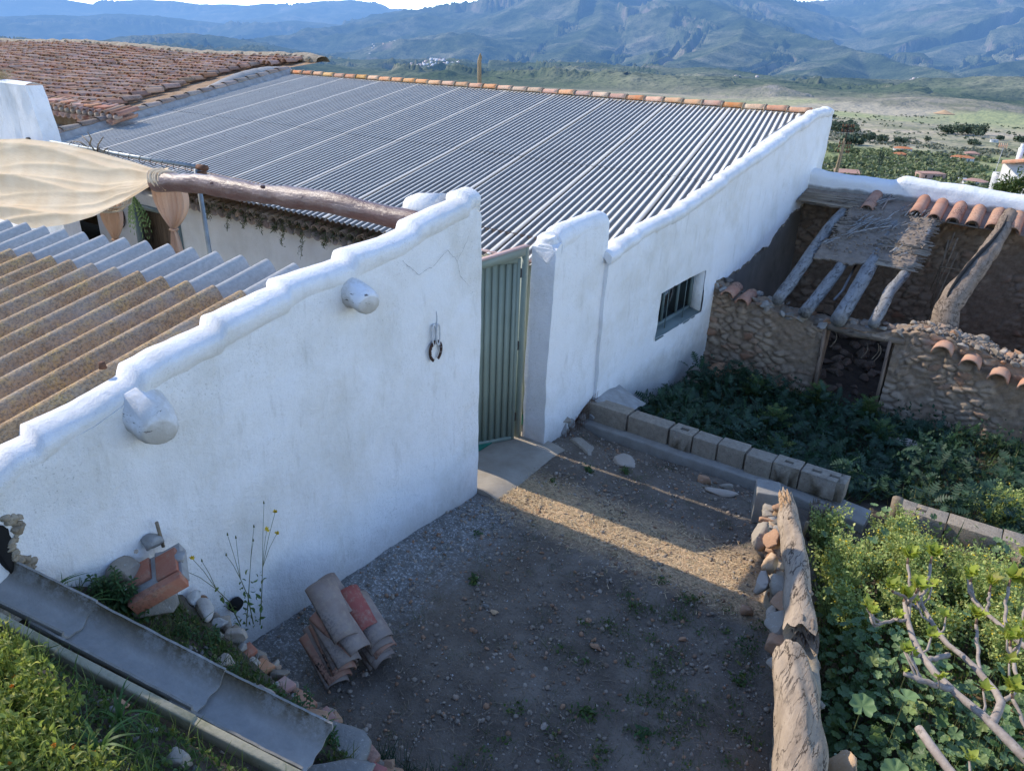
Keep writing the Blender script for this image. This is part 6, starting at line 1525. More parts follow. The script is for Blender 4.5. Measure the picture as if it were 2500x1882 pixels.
for l, c, s, mt_, rz_, i in [('grey jagged rock wedged between wall and brick chunk', (.05, -3.24, 1.12), (.09, .09, .07), 'rock_grey', .4, 1), ('grey cement lump behind the brick chunk', (.03, -3.06, 1.20), (.07, .06, .05), 'mortar_grey', .3, 2),
                             ('dark rock under the brick chunk', (.25, -3.22, .97), (.12, .10, .08), 'slate', .9, 4), ('small white painted stone chip by the brick chunk', (.10, -3.19, 1.245), (.012, .02, .008), 'rock_white', .9, 3)]:
    rock_thing(l, c, s, mt_, rz_, i)
def trough(name, label, a, b, r, sd, parent=None, tiltroll=0.):
    a = np.array(a, float); b = np.array(b, float); d = b - a; L = np.linalg.norm(d); d /= L; upv = np.array((0, 0, 1.)); upv -= d * (d @ upv); upv /= np.linalg.norm(upv); s = np.cross(d, upv)
    n = 40; seg = 26; th = .012; rows = {0: [], 1: []}; E = []
    for li in (0, 1):
        for i in range(n + 1):
            t = i / n; e = .0; row = []
            for k in range(seg + 1):
                a_ = math.pi * k / seg + tiltroll; rr = r - li * th
                en = .02 * mn.noise(Vector((k * .22, sd, 0))) if i in (0, n) else 0
                lipn = .004 * mn.noise(Vector((t * 9, sd, k)))
                row.append(a + d * (L * t + en) - s * (rr + lipn) * math.cos(a_) - upv * (rr + lipn) * math.sin(a_) * .92)
                E.append(max(0, 1 - k / seg * 2.6) * .95 + .04)
            rows[li].append(row)
    g = G(); Po = np.array(rows[0]); Pi = np.array(rows[1]); g.grid(Po, flip=True); g.grid(Pi)
    ed = np.repeat(np.array(E)[:, None], 4, 1); ex = []
    for e in (0, -1): g.grid(np.stack([Po[e], Pi[e]], 1), flip=e == 0); ex.append(np.ones(((seg + 1) * 2, 4)) * .1)
    for k in (0, -1): g.grid(np.stack([Po[:, k], Pi[:, k]], 1), flip=k == -1); ex.append(np.ones(((n + 1) * 2, 4)) * .4)
    o = g.build(name, MAT['fibro_gutter'], attr={'edge': np.concatenate([ed] + ex)}); based(o, tuple((a + b) / 2)); tag(o, label, 'trough', 'half-pipe troughs in the foreground'); return o
trough('half_pipe_trough', 'uppermost half-pipe trough, heavily lichened, cut by the left edge of the photo', (-.30, -3.98, 1.60), (.44, -3.66, 1.30), .118, 1.)
trough('half_pipe_trough', 'middle half-pipe trough with a lichen-dark rim, between two others', (.30, -3.72, 1.335), (1.09, -3.44, 1.075), .126, 2.)
trough('half_pipe_trough', 'lowest half-pipe trough, clean grey with a ragged open end', (.98, -3.48, 1.085), (1.62, -3.27, .92), .134, 5.)
# planks/cement lip along the camera side
B = NB('mossy_cement_lip'); c = B.mix(B.rmap(B.noise(7, 5, .7), .45, .6), c4(.36, .33, .24), c4(.24, .23, .15)); MAT['lip'] = B.out(c, .95, B.bump(B.noise(60, 4, .7), .6, .006), .1)
for k, (a, b) in enumerate((((-.15, -4.12, 1.585), (.58, -3.835, 1.285)), ((.50, -3.86, 1.30), (1.20, -3.60, 1.06)), ((1.14, -3.62, 1.07), (1.80, -3.40, .885)))):
    a = np.array(a); b = np.array(b); d_ = b - a; L_ = np.linalg.norm(d_); d_ /= L_; g = G(); g.obox((a + b) / 2, d_, (-d_[1], d_[0], 0), np.cross(d_, (-d_[1], d_[0], 0)), L_ / 2, .022, .035)
    o = g.build('cement_lip', MAT['lip'], smooth=False); bevel(o, .01, 3); based(o, tuple((a + b) / 2)); tag(o, ['uppermost', 'middle', 'lowest'][k] + ' length of yellowish cement kerb edging the troughs on the viewer side', 'kerb', 'cement kerbs along the troughs')
# rubble edge of the upper ground
re_ = thing('rubble_edge', 'crumbling edge of whitewashed stones, brick ends and clay dirt holding back the upper ground', 'retaining wall', (.9, -2.85, .3))
gw_, gg_, gb_, gs_ = G(), G(), G(), G()
for x in np.arange(.0, 2.4, .055):
    e = float(np.interp(x, [-1, 0, .4, 1.8, 3], [.80, .66, .56, .36, .26]))
    for z in np.arange(.02, e - .03, .075):
        s = RNG.uniform(.04, .06); add_rock(gg_, (x + RNG.uniform(-.02, .02), -2.84 + RNG.uniform(-.02, .015), z), (s, s * .8, s * .7))
for c, s in (((.16, -2.90, .66), (.12, .06, .05)), ((.42, -2.86, .59), (.075, .06, .05)), ((.50, -2.90, .56), (.04, .03, .03)), ((.62, -2.90, .53), (.04, .03, .02)), ((.05, -2.88, .70), (.07, .05, .04)), ((.78, -2.93, .50), (.03, .02, .02)), ((.28, -2.88, .62), (.05, .04, .03))): soft_rock(gw_, c, s, RNG.integers(8), RNG.uniform(0, 3))
for k, x in enumerate((.50, .66, .83, 1.0, 1.17, 1.35, 1.52)):
    e = float(np.interp(x, [0, .4, 1.8], [.66, .56, .36])); gb_.obox((x + RNG.uniform(-.02, .02), -2.855 - RNG.uniform(0, .03), e - .022 + RNG.uniform(-.012, .008)), (1, RNG.uniform(-.25, .12), -.12 + RNG.uniform(-.1, .1)), (.05, 1, RNG.uniform(-.15, .15)), (.12, 0, 1), .078 * RNG.uniform(.55, 1), .045, .022)
bevel(gb_.build('brick_course', MAT['brick'], re_, smooth=False), .006, 2); gw_.build('whitewashed_stones', MAT['rock_white'], re_)['kind'] = 'stuff'; gg_.build('packed_stones', MAT['rock'], re_)
for l, c, s, mt_, rz_, i in [('large blue-grey slate slab lying on the rubble edge at the bottom', (1.42, -2.98, .50), (.17, .15, .02), 'slate', .5, 1), ('brown flat stone between the lowest trough and the slate', (1.22, -3.02, .56), (.10, .09, .035), 'rock', .2, 4), ('broad dark flagstone under the open end of the lowest trough', (1.62, -3.18, .62), (.20, .16, .03), 'slate', .7, 2),
                             ('pinkish broken tile shard lying behind the lowest trough', (1.02, -3.14, .74), (.09, .07, .015), 'clay_dusty', .9, 6), ('ribbed white pebble-like stone among the weeds behind the troughs', (.66, -3.10, .70), (.05, .045, .04), 'rock_white', .2, 5), ('small white chip next to the ribbed stone', (.56, -3.12, .74), (.022, .02, .015), 'rock_white', .8, 3),
                             ('orange brick end at the bottom of the rubble edge', (1.66, -2.97, .40), (.08, .045, .03), 'clay_red', .1, 0), ('pale round boulder at the lower tip of the rubble edge', (1.80, -2.92, .34), (.09, .07, .06), 'rock_grey', .3, 7),
                             ('tilted grey stone in the weeds below the troughs', (1.40, -3.78, 1.1), (.05, .04, .045), 'rock_grey', .4, 1), ('broken grey stone below the tilted one near the bottom edge', (1.56, -3.86, 1.1), (.05, .045, .035), 'rock_grey', .1, 6), ('pale slab poking out of the lit weeds at the left edge', (.80, -3.98, 1.3), (.045, .04, .05), 'rock', .4, 2), ('flat brown stone between the troughs and the lit weeds', (.98, -3.80, 1.1), (.05, .035, .02), 'rock', .4, 5)]:
    rock_thing(l, (c[0], c[1], max(c[2], float(NT(c[0], c[1])) + s[2] * .3)), s, mt_, rz_, i)
g = G(); g.tube([(.0, -2.60, .44), (.035, -2.60, .435)], [.05, .048], 14); g.build('drain_hole', MAT['black'], shed)
# ragged dark gap at the far left foot of the wall
g = G(); V, F = ROCKS[6]; g.add(V * np.array((.03, .06, .15)) + np.array((.0, -3.76, 1.55)), F[3]); g.build('plaster_gap', MAT['black'], shed)
g = G()
for k in range(60): t_ = RNG.random(); add_rock(g, (.0, -3.70 + .03 * math.sin(t_ * 9) + RNG.uniform(-.02, .02), 1.70 - .34 * t_), RNG.uniform(.014, .030))
g.build('broken_plaster_rim', MAT['mortar'], shed)['kind'] = 'stuff'
# ================================================================= plants
def leaf_lance(L=.06, w=.012, bend=.01):
    V = [(0, 0, 0)]; F = []; n = 4
    for i in range(1, n):
        t = i / n; ww = w * math.sin(math.pi * t) ** .7; V += [(-ww, L * t, bend * math.sin(math.pi * t)), (0, L * t, bend * math.sin(math.pi * t) - w * .3), (ww, L * t, bend * math.sin(math.pi * t))]
    V.append((0, L, -bend)); F += [(0, 2, 1), (0, 3, 2)]
    for i in range(n - 2):
        b = 1 + i * 3; F += [(b, b + 1, b + 4, b + 3), (b + 1, b + 2, b + 5, b + 4)]
    b = 1 + (n - 2) * 3; e = len(V) - 1; F += [(b, b + 1, e), (b + 1, b + 2, e)]
    return T_(V, F)
def leaf_blade(L=.15, w=.003, bend=.05):
    V = []; n = 4
    for i in range(n):
        t = i / n; ww = w * (1 - t * .6); V += [(-ww, bend * t * t, L * t), (ww, bend * t * t, L * t)]
    V.append((0, bend, L * .96)); F = [(2 * i, 2 * i + 1, 2 * i + 3, 2 * i + 2) for i in range(n - 1)] + [(2 * n - 2, 2 * n - 1, 2 * n)]
    return T_(V, F)
def leaf_lobed(R0=.05, lobes=7, depth=.18, cup=.25, gap=.35, pleat=.06):
    """rounded mallow-like leaf attached at the middle"""
    V = [(0, 0, 0)]; n = lobes * 4; F = []
    for ring in (.55, 1.):
        for k in range(n + 1):
            a = -math.pi / 2 + gap / 2 + (2 * math.pi - gap) * k / n; ph = (k % 4) / 4
            r = R0 * ring * (1 - depth * (.5 + .5 * math.cos(2 * math.pi * (k / 4))) * ring)
            z = cup * R0 * ring * ring + pleat * R0 * math.cos(2 * math.pi * k / 4) * ring
            V.append((r * math.cos(a), r * math.sin(a), z))
    m = n + 1
    for k in range(n): F.append((0, 1 + k, 2 + k)); F.append((1 + k, 1 + m + k, 2 + m + k, 2 + k))
    return T_(V, F)
def leaf_fig(R0=.05):
    pts = [(0, 0), (.25, -.05), (.55, .15), (.45, .38), (.85, .62), (.42, .68), (.32, .85), (.22, 1.1), (0, 1.35)]
    V = [(0, 0, 0), (0, .45, -.06), (0, .9, -.03), (0, 1.35, -.15)]; out = [(p[0], p[1], .12 * p[0]) for p in pts[1:-1]]
    V += out + [(-x, y, z) for x, y, z in out]; V = [tuple(c * R0 for c in v) for v in V]; n = len(out); F = []
    for sgn in (0, 1):
        o = 4 + sgn * n; q = [(0, o, o + 1, 1), (1, o + 1, o + 2), (1, o + 2, o + 3), (1, o + 3, o + 4), (1, o + 4, o + 5, 2), (2, o + 5, o + 6, 3)]
        F += q if sgn == 0 else [f[::-1] for f in q]
    return T_(V, F)
def leaf_pinnate(L=.16, w=.045, n=7):
    """deeply cut thistle / mustard leaf"""
    V = []; F = []
    for i in range(n):
        t = (i + .5) / n; y = L * t; ww = w * math.sin(math.pi * min(1, t * .9 + .08)) ; z = .25 * L * math.sin(math.pi * t * .8) * .5; b = len(V)
        V += [(0, y - L / n * .42, z), (0, y + L / n * .5, z), (ww, y + L / n * .55, z + .01 * (i % 2)), (ww * .55, y - L / n * .1, z), (-ww, y + L / n * .55, z + .008), (-ww * .55, y - L / n * .1, z)]
        F += [(b, b + 3, b + 2, b + 1), (b, b + 1, b + 4, b + 5)]
    b = len(V); V += [(-.004, 0, 0), (.004, 0, 0), (.003, L, .25 * L * .28), (-.003, L, .25 * L * .28)]; F.append((b, b + 1, b + 2, b + 3))
    return T_(V, F)
LANCE, BLADE_, MALLOW, FIGL, PINN = leaf_lance(), leaf_blade(), leaf_lobed(), leaf_fig(), leaf_pinnate()
SMALL = leaf_lance(.03, .009, .004)
OVAL = leaf_lance(.05, .02, .006)
def scat(g, T, P, smin, smax, tilt=.6, rng=RNG, up=0.):
    n = len(P); 
    if n == 0: return
    g.inst(T, rand_rots(n, tilt) * RNG.uniform(smin, smax, n)[:, None, None], P)
def in_poly(x, y, poly):
    c = np.zeros(len(x), bool); n = len(poly)
    for i in range(n):
        x1, y1 = poly[i]; x2, y2 = poly[(i + 1) % n]
        k = ((y1 > y) != (y2 > y)) & (x < (x2 - x1) * (y - y1) / (y2 - y1 + 1e-12) + x1); c ^= k
    return c
def rnd_poly(n, poly):
    xs = [p[0] for p in poly]; ys = [p[1] for p in poly]; X, Y = [], []
    while len(X) < n:
        x = RNG.uniform(min(xs), max(xs), n); y = RNG.uniform(min(ys), max(ys), n); k = in_poly(x, y, poly); X += list(x[k]); Y += list(y[k])
    return np.array(X[:n]), np.array(Y[:n])
def clump_noise(X, Y, sc, seed=0): return np.array([mn.fractal(Vector((x * sc, y * sc, seed)), 1, 2, 3) for x, y in zip(X, Y)])
# ---- shaded weeds in the sunken garden before the ruin
GP = [(.12, 3.35), (.2, 4.5), (.7, 5.0), (1.6, 5.25), (2.6, 5.3), (4.6, 5.2), (5.5, 3.4), (5.2, 2.7), (3.1, 2.75), (2.8, 2.36), (.55, 2.4), (.3, 2.75)]
X, Y = rnd_poly(4300, GP); cn = clump_noise(X, Y, 1.4, 3); Hh = NT(X, Y) + np.clip(.06 + .22 * RNG.random(len(X)) * (1 + cn * 1.6), .02, .5)
Hh *= 1; k = cn > -.42
edge = np.clip((5.3 - Y) / .5, .25, 1); Hh = NT(X, Y) + (Hh - NT(X, Y)) * edge
g = G(); scat(g, PINN, np.stack([X, Y, Hh], 1)[k], .5, 1.35, .55)
X, Y = rnd_poly(5200, GP); cn = clump_noise(X, Y, 1.4, 3); scat(g, SMALL, np.stack([X, Y, NT(X, Y) + np.clip(.05 + .25 * RNG.random(len(X)) * (1 + cn * 1.4), .01, .45)], 1), .8, 2.0, .9)
kind(g.build('garden_weeds', MAT['leaf_dark']), 'stuff')
X, Y = rnd_poly(3600, GP); g = G(); scat(g, BLADE_, np.stack([X, Y, NT(X, Y)], 1), .7, 2.0, .35); kind(g.build('garden_grass', MAT['grass']), 'stuff')
# taller thistle plants one can tell apart
def thistle(label, x, y, h, n, seed):
    z = float(NT(x, y)); r = thing('thistle', label, 'thistle', (x, y, z), 'leafy thistles in the sunken garden'); g = G(); L = []; Ms = []
    for k in range(n):
        a = k * 2.4 + seed; t = k / n; tilt = 1.25 - 1.0 * t
        Ms.append(rotm((0, 0, 1), a) @ rotm((1, 0, 0), R(85) * (1 - t) * .25 + .5 * t) * (1.9 - 1.0 * t)); L.append((x, y, z + h * (.15 + .8 * t)))
    g.inst(PINN, Ms, L); g.build('leaves', MAT['leaf_garden'], r); g = G(); g.tube([(x, y, z), (x + .01, y, z + h)], [.012, .006], 6); g.build('stem', MAT['stem'], r)
for i, (l, x, y, h) in enumerate((('tall thistle with long cut leaves in front of the ruin doorway', 1.85, 4.85, .42), ('bushy thistle left of the ruin doorway near the white wall', 1.15, 4.5, .36), ('broad thistle at the right end of the sunken garden', 2.75, 4.3, .38), ('blue-green thistle right behind the block wall', 1.9, 3.1, .30), ('spreading thistle at the foot of the ruin wall right of the doorway', 2.45, 4.95, .40), ('thistle in the middle of the dark weeds', 1.6, 3.9, .34))):
    thistle(l, x, y, h, 22, i)
# ---- weeds east of the log wall (sunlit mustard and mallow)
EP = [(2.75, 1.5), (3.2, 1.75), (3.6, 2.2), (4.6, 2.2), (5.6, 2.2), (5.9, -.5), (5.6, -2.8), (3.95, -2.9), (3.75, -2.2), (3.62, -1.5), (3.42, -.9), (3.25, -.3), (2.98, .5)]
X, Y = rnd_poly(7600, EP); cn = clump_noise(X, Y, 1.8, 7)
south = sm(.6, -.2, Y)      # mallow to the south, mustard to the north
k = RNG.random(len(X)) < (south * .92 + .08); Xm, Ym = X[k], Y[k]; cm = cn[k]
hm = .10 + .34 * RNG.random(len(Xm)) ** .6 * (1 + .8 * cm); hm = hm * (.45 + .55 * sm(0, .35, Xm - wl(Ym) - .3))
g = G(); scat(g, MALLOW, np.stack([Xm, Ym, NT(Xm, Ym) + hm], 1), .28, .95, .42); 
kind(g.build('mallow_carpet', MAT['leaf_mallow']), 'stuff')
g = G(); q = RNG.random(len(Xm)) < .3
for x, y, h in zip(Xm[q], Ym[q], hm[q]): z = float(NT(x, y)); g.tube([(x + RNG.normal(0, .03), y + RNG.normal(0, .03), z), (x, y, z + h - .003)], .0022, 4, caps=False)
kind(g.build('mallow_stalks', MAT['stem']), 'stuff')
X, Y = rnd_poly(11000, EP); g = G(); scat(g, SMALL, np.stack([X, Y, NT(X, Y) + RNG.random(len(X)) * .22], 1), .7, 1.8, .9); kind(g.build('low_herbs', MAT['leaf_garden']), 'stuff')
X, Y = rnd_poly(2600, EP); g = G(); scat(g, BLADE_, np.stack([X, Y, NT(X, Y)], 1), .7, 2.4, .35); kind(g.build('weedy_grass', MAT['grass']), 'stuff')
def mustard(label, x, y, R_, h, seed, grp='yellow-flowered mustard bushes beyond the logs'):
    rs = random.Random(seed); z = float(NT(x, y)); r = thing('mustard_bush', label, 'flowering weed', (x, y, z), grp); gs_ = G(); gl = G(); gf = G()
    LP, FP = [], []
    for k in range(int(46 * R_ / .3)):
        a = rs.uniform(0, 6.28); rr = R_ * math.sqrt(rs.random()); px, py = x + rr * math.cos(a), y + rr * math.sin(a); hh = h * (1 - .45 * (rr / R_) ** 2) * rs.uniform(.7, 1.1)
        tip = np.array((px + rs.gauss(0, .05), py + rs.gauss(0, .05), z + hh)); base = np.array((x + (px - x) * .35, y + (py - y) * .35, z)); mid = (base + tip) / 2 + np.array((rs.gauss(0, .02), rs.gauss(0, .02), .04))
        gs_.tube([base, mid, tip], [.0035, .0025, .0012], 4, caps=False)
        for j in range(6):
            t = rs.uniform(.35, 1); p = (base * (1 - t) ** 2 + 2 * mid * t * (1 - t) + tip * t * t); b = rs.uniform(0, 6.28); q = p + np.array((math.cos(b), math.sin(b), .9)) * rs.uniform(.04, .09); gs_.tube([p, q], [.0018, .0009], 3, caps=False)
            if rs.random() < .22: FP.append(q)
            for m_ in range(9): LP.append(p + (q - p) * rs.random() + np.array((rs.gauss(0, .012), rs.gauss(0, .012), rs.gauss(0, .012))))
        for j in range(44): t = rs.uniform(.1, .95); p = (base * (1 - t) ** 2 + 2 * mid * t * (1 - t) + tip * t * t); LP.append(p + np.array((rs.gauss(0, .03), rs.gauss(0, .03), rs.gauss(0, .02))))
    scat(gl, SMALL, np.array(LP), .35, 1.15, 1.0); gl.build('leaves', MAT['leaf_mustard'], r); gs_.build('stems', MAT['leaf_mustard'], r)
    V = np.array([(math.cos(a) * .010 * (1 if i % 2 else .45), math.sin(a) * .010 * (1 if i % 2 else .45), .003 * (i % 2)) for i, a in enumerate(np.linspace(0, 2 * math.pi, 9)[:-1])] + [(0, 0, 0)]); FT = T_(V, [(i, (i + 1) % 8, 8) for i in range(8)])
    if FP: FPn = np.repeat(np.array(FP), 3, 0) + RNG.normal(0, .008, (len(FP) * 3, 3)); scat(gf, FT, FPn, .6, 1.2, .5); gf.build('flowers', MAT['yellow'], r)['kind'] = 'stuff'
for i, (l, x, y, R_, h) in enumerate((('airy mustard bush just right of the upper log', 3.12, .86, .30, .62), ('dense mustard bush in front of the sunlit block run', 3.50, 1.25, .34, .66), ('wide mustard bush at the right edge of the photo below the blocks', 4.05, 1.35, .36, .66), ('low pale mustard clump beside the shadow of the log', 3.22, .42, .22, .46), ('mustard bush between the fig shoots and the block run', 3.68, .70, .32, .58),
                                    ('feathery mustard bush at the far right behind the fig', 4.30, .80, .34, .60), ('sparse mustard clump by the stub post', 3.35, 1.75, .20, .48), ('small sunlit weed clump behind the block run', 4.1, 3.2, .30, .42), ('bright weed clump at the right edge beyond the blocks', 4.5, 3.5, .34, .46), ('thin mustard stems beside the rotten stump', 2.82, 1.42, .12, .50))):
    mustard(l, x, y, R_, h, i + 3)
# big mallow leaves that stand clear
def big_leaf(label, x, y, z, s, yaw, tilt):
    r = thing('mallow_plant', label, 'mallow', (x, y, float(NT(x, y))), 'big mallow leaves under the fig'); g = G(); g.inst(MALLOW, [rotm((0, 0, 1), yaw) @ rotm((1, 0, 0), tilt) * s], [(x, y, z)]); g.build('leaf', MAT['leaf_mallow'], r)
    g = G(); z0 = float(NT(x, y)); g.tube([(x - .03, y - .02, z0), (x - .01, y, (z + z0) / 2), (x, y, z)], .003, 5, caps=False); g.build('stalk', MAT['stem'], r)
for a in (('bright backlit mallow leaf standing alone near the lower log', 3.56, -1.02, .50, 1.5, .3, .35), ('large mallow leaf below the fig branch, ribs spread like a fan', 3.98, -1.50, .62, 1.7, 1.2, .5), ('mallow leaf at the right edge of the bottom', 4.20, -1.62, .66, 1.6, 2.2, .4), ('mallow leaf beside the pink flowers', 3.80, -1.38, .50, 1.5, .2, .3), ('mallow leaf tucked under the middle fig branch', 3.75, -.75, .46, 1.5, 4.0, .3), ('glossy mallow leaf above the fork of the fig', 3.72, -.35, .42, 1.4, 5.0, .3), ('mallow leaf at the very bottom right corner', 4.25, -1.95, .72, 1.6, .7, .4)): big_leaf(*a)
# ---- fig
fig = thing('fig_tree', 'young fig with smooth pale grey branches and small bright new leaves', 'fig tree', (4.9, -1.6, .3))
gb, gt, gl = G(), G(), G(); LP, LM = [], []
def tuft(p, n, s):
    for k in range(n):
        a = RNG.uniform(0, 6.28); LM.append(rotm((0, 0, 1), a) @ rotm((1, 0, 0), RNG.uniform(.5, 1.3)) @ rotm((0, 1, 0), RNG.uniform(-.5, .5)) * RNG.uniform(.5, 1.1) * s); LP.append(np.array(p) + RNG.normal(0, .006, 3))
def br(pts, r0, r1, tips=True, n=14):
    f = [crv(pts, s) for s in np.linspace(0, 1, n)]; f = [p + np.array((.004 * math.sin(i * 1.3), .004 * math.cos(i * 1.7), .003 * math.sin(i * 2.1))) * (0 < i < n - 1) for i, p in enumerate(f)]
    gb.tube(f, [.84 * r0 + (r1 - .84 * r0) * i / (n - 1) + .0016 * (i % 3 == 0) for i in range(n)], 10, nz=.1, nsc=20)
    if len(pts) > 3:
        for q in range(4):
            i = RNG.integers(4, n - 1); b0 = f[i]; dd = (f[min(i + 2, n - 1)] - f[i]); dd /= np.linalg.norm(dd); side = np.array((dd[1], -dd[0], 0)) * RNG.choice([-1, 1]); e1 = b0 + (dd * .5 + side * .8) * RNG.uniform(.03, .07) + np.array((0, 0, .02)); e2 = e1 + (dd * .7 + side * .25) * RNG.uniform(.03, .09) + np.array((0, 0, .05)); gb.tube([b0, e1, e2], [.007, .006, .0045], 7); gt.tube([e2, e2 + np.array((0, 0, .018))], [.0045, .003], 5); tuft(e2 + np.array((0, 0, .015)), 5, .8)
    if tips: d = f[-1] - f[-2]; d /= np.linalg.norm(d); gt.tube([f[-1], f[-1] + d * .02 + np.array((0, 0, .03))], [r1, r1 * .6], 7); tuft(f[-1] + d * .03 + np.array((0, 0, .03)), 11, 1.2)
Z = 1.0
br([(4.9, -1.75, .75), (4.28, -1.42, .96), (4.10, -1.32, 1.0), (3.92, -1.20, 1.0), (3.78, -1.08, 1.0), (3.70, -.93, .98), (3.64, -.74, .97), (3.60, -.62, .99)], .034, .013)
br([(4.10, -1.32, 1.0), (4.14, -1.06, .95), (4.02, -.92, .96), (3.86, -.83, .98), (3.77, -.72, .98), (3.68, -.56, .98), (3.65, -.50, 1.02)], .025, .010)
br([(3.92, -1.20, 1.0), (3.86, -1.24, 1.02), (3.78, -1.28, 1.04), (3.70, -1.29, 1.05)], .018, .013, False); tuft((3.70, -1.29, 1.06), 3, .5)
br([(3.76, -1.02, .99), (3.72, -1.08, 1.02), (3.68, -1.07, 1.04)], .014, .011, False)
br([(3.77, -1.06, .99), (3.82, -.98, .98), (3.87, -.90, .97)], .015, .014, False)
br([(3.64, -.74, .97), (3.57, -.84, 1.0), (3.50, -.98, 1.02), (3.47, -.95, 1.05)], .011, .008)
br([(3.64, -.72, .97), (3.62, -.56, 1.02), (3.55, -.42, 1.12)], .011, .008); br([(3.66, -.62, .98), (3.68, -.46, 1.06), (3.66, -.36, 1.14)], .011, .008)
br([(3.65, -.60, .98), (3.58, -.66, 1.06), (3.53, -.72, 1.10)], .010, .008); br([(3.60, -.62, .99), (3.63, -.72, 1.10), (3.64, -.74, 1.16)], .010, .007)
br([(4.9, -.9, .7), (4.40, -.66, .93), (4.22, -.60, .98), (4.10, -.50, .98), (4.0, -.42, .98), (3.92, -.34, .99), (3.88, -.26, 1.05)], .026, .010)
br([(4.10, -.50, .98), (4.07, -.36, 1.05), (4.06, -.28, 1.12)], .011, .008); br([(4.22, -.60, .98), (4.17, -.42, 1.02), (4.15, -.30, 1.12)], .013, .008); br([(4.0, -.42, .98), (3.98, -.34, 1.08)], .010, .007)
br([(4.9, -.2, .8), (4.5, -.22, 1.0), (4.30, -.20, 1.05), (4.22, -.10, 1.1), (4.13, .02, 1.14)], .02, .010); br([(4.30, -.20, 1.05), (4.20, -.04, 1.10), (4.14, .06, 1.2)], .014, .008)
br([(4.14, -1.06, .95), (4.20, -.95, .98), (4.16, -.82, 1.0), (4.12, -.74, 1.05)], .013, .008); br([(4.02, -.92, .96), (3.98, -.78, 1.02), (3.95, -.70, 1.08)], .011, .008)
br([(4.9, -2.3, .8), (4.28, -1.98, 1.0), (4.10, -1.86, 1.02), (3.95, -1.76, 1.04), (3.82, -1.62, 1.05)], .026, .019, False)
br([(4.28, -1.42, .96), (4.24, -1.25, 1.0), (4.16, -1.16, 1.06)], .012, .008); br([(4.28, -1.42, .96), (4.34, -1.20, 1.0), (4.32, -1.05, 1.1)], .014, .009); br([(4.28, -1.98, 1.0), (4.30, -1.80, 1.05), (4.26, -1.70, 1.12)], .012, .008)
br([(4.9, -1.75, .75), (4.95, -1.8, .0)], .045, .05, False)
gb.build('branches', MAT['figbark'], fig); gt.build('shoots', MAT['figtip'], fig); gl.inst(FIGL, LM, LP); gl.build('leaves', MAT['leaf_fig'], fig)
# pink and yellow flowers by the lower log
pk = thing('bugloss', 'little plant with magenta flowers beside the orange stone at the bottom', 'flowering plant', (3.68, -1.32, .1)); g = G(); gf = G(); gl = G(); FP = []; LP = []
for k in range(12):
    x, y = 3.66 + RNG.normal(0, .06), -1.28 + RNG.normal(0, .05); z = float(NT(x, y)); t = np.array((x + RNG.normal(0, .03), y + RNG.normal(0, .03), z + RNG.uniform(.25, .42))); g.tube([(x, y, z), t], .003, 4, caps=False)
    for j in range(3): FP.append(t + RNG.normal(0, .014, 3))
    for j in range(10): LP.append(np.array((x, y, z)) + (t - np.array((x, y, z))) * RNG.random() + RNG.normal(0, .01, 3))
g.build('stems', MAT['stem'], pk); scat(gl, SMALL, np.array(LP), .8, 1.3, .9); gl.build('leaves', MAT['leaf_hore'], pk)
PET = T_([(math.cos(a) * .009 * (1 if i % 2 else .6), math.sin(a) * .009 * (1 if i % 2 else .6), .006 * (i % 2)) for i, a in enumerate(np.linspace(0, 2 * math.pi, 11)[:-1])] + [(0, 0, 0)], [(i, (i + 1) % 10, 10) for i in range(10)])
scat(gf, PET, np.array(FP), .7, 1.2, .6); gf.build('flowers', MAT['pink'], pk)
# ---- patio tufts, grass
def tufts(name, pts, nb, L0, L1, spread, mat, T=None):
    g = G(); PP = []
    for (x, y, s) in pts:
        n = int(nb * s); X = x + RNG.normal(0, spread * s, n); Y = y + RNG.normal(0, spread * s, n); PP.append(np.stack([X, Y, NT(X, Y) - .002], 1))
    PP = np.concatenate(PP); scat(g, T or BLADE_, PP, L0, L1, .45); return kind(g.build(name, MAT[mat]), 'stuff')
tp_ = [(RNG.uniform(.1, 3.2), RNG.uniform(-2.8, 1.8), RNG.uniform(.4, 1.1)) for _ in range(210)]; tp_ = [t for t in tp_ if t[0] < wl(t[1]) - .05]
tufts('patio_grass', tp_, 34, .10, .38, .035, 'grass')
tp2 = [(RNG.uniform(1.7, 3.1), RNG.uniform(-2.6, -.1), RNG.uniform(.6, 1.5)) for _ in range(95)]; tp2 = [t for t in tp2 if t[0] < wl(t[1]) - .02]
tufts('damp_grass', tp2, 40, .15, .6, .05, 'grass')
g = G(); q_ = np.array([(x, y) for x, y, _ in tp2]); q_ = np.repeat(q_, 16, 0) + RNG.normal(0, .03, (len(q_) * 16, 2)); scat(g, SMALL, np.stack([q_[:, 0], q_[:, 1], NT(q_[:, 0], q_[:, 1]) + RNG.uniform(.002, .03, len(q_))], 1), .4, 1., .7); kind(g.build('creeping_herbs', MAT['leaf_garden']), 'stuff')
tufts('dry_tufts', [(RNG.uniform(.5, 2.6), RNG.uniform(-.1, .8), RNG.uniform(.3, .8)) for _ in range(34)], 26, .1, .42, .02, 'grass_dry')
X, Y = rnd_poly(2600, [(.5, -2.84), (2.9, -2.95), (3.2, -2.2), (2.1, -2.42), (1.2, -2.62)]); g = G(); scat(g, BLADE_, np.stack([X, Y, NT(X, Y)], 1), .4, 1.2, .35); kind(g.build('grass_strip', MAT['leaf_dark']), 'stuff')
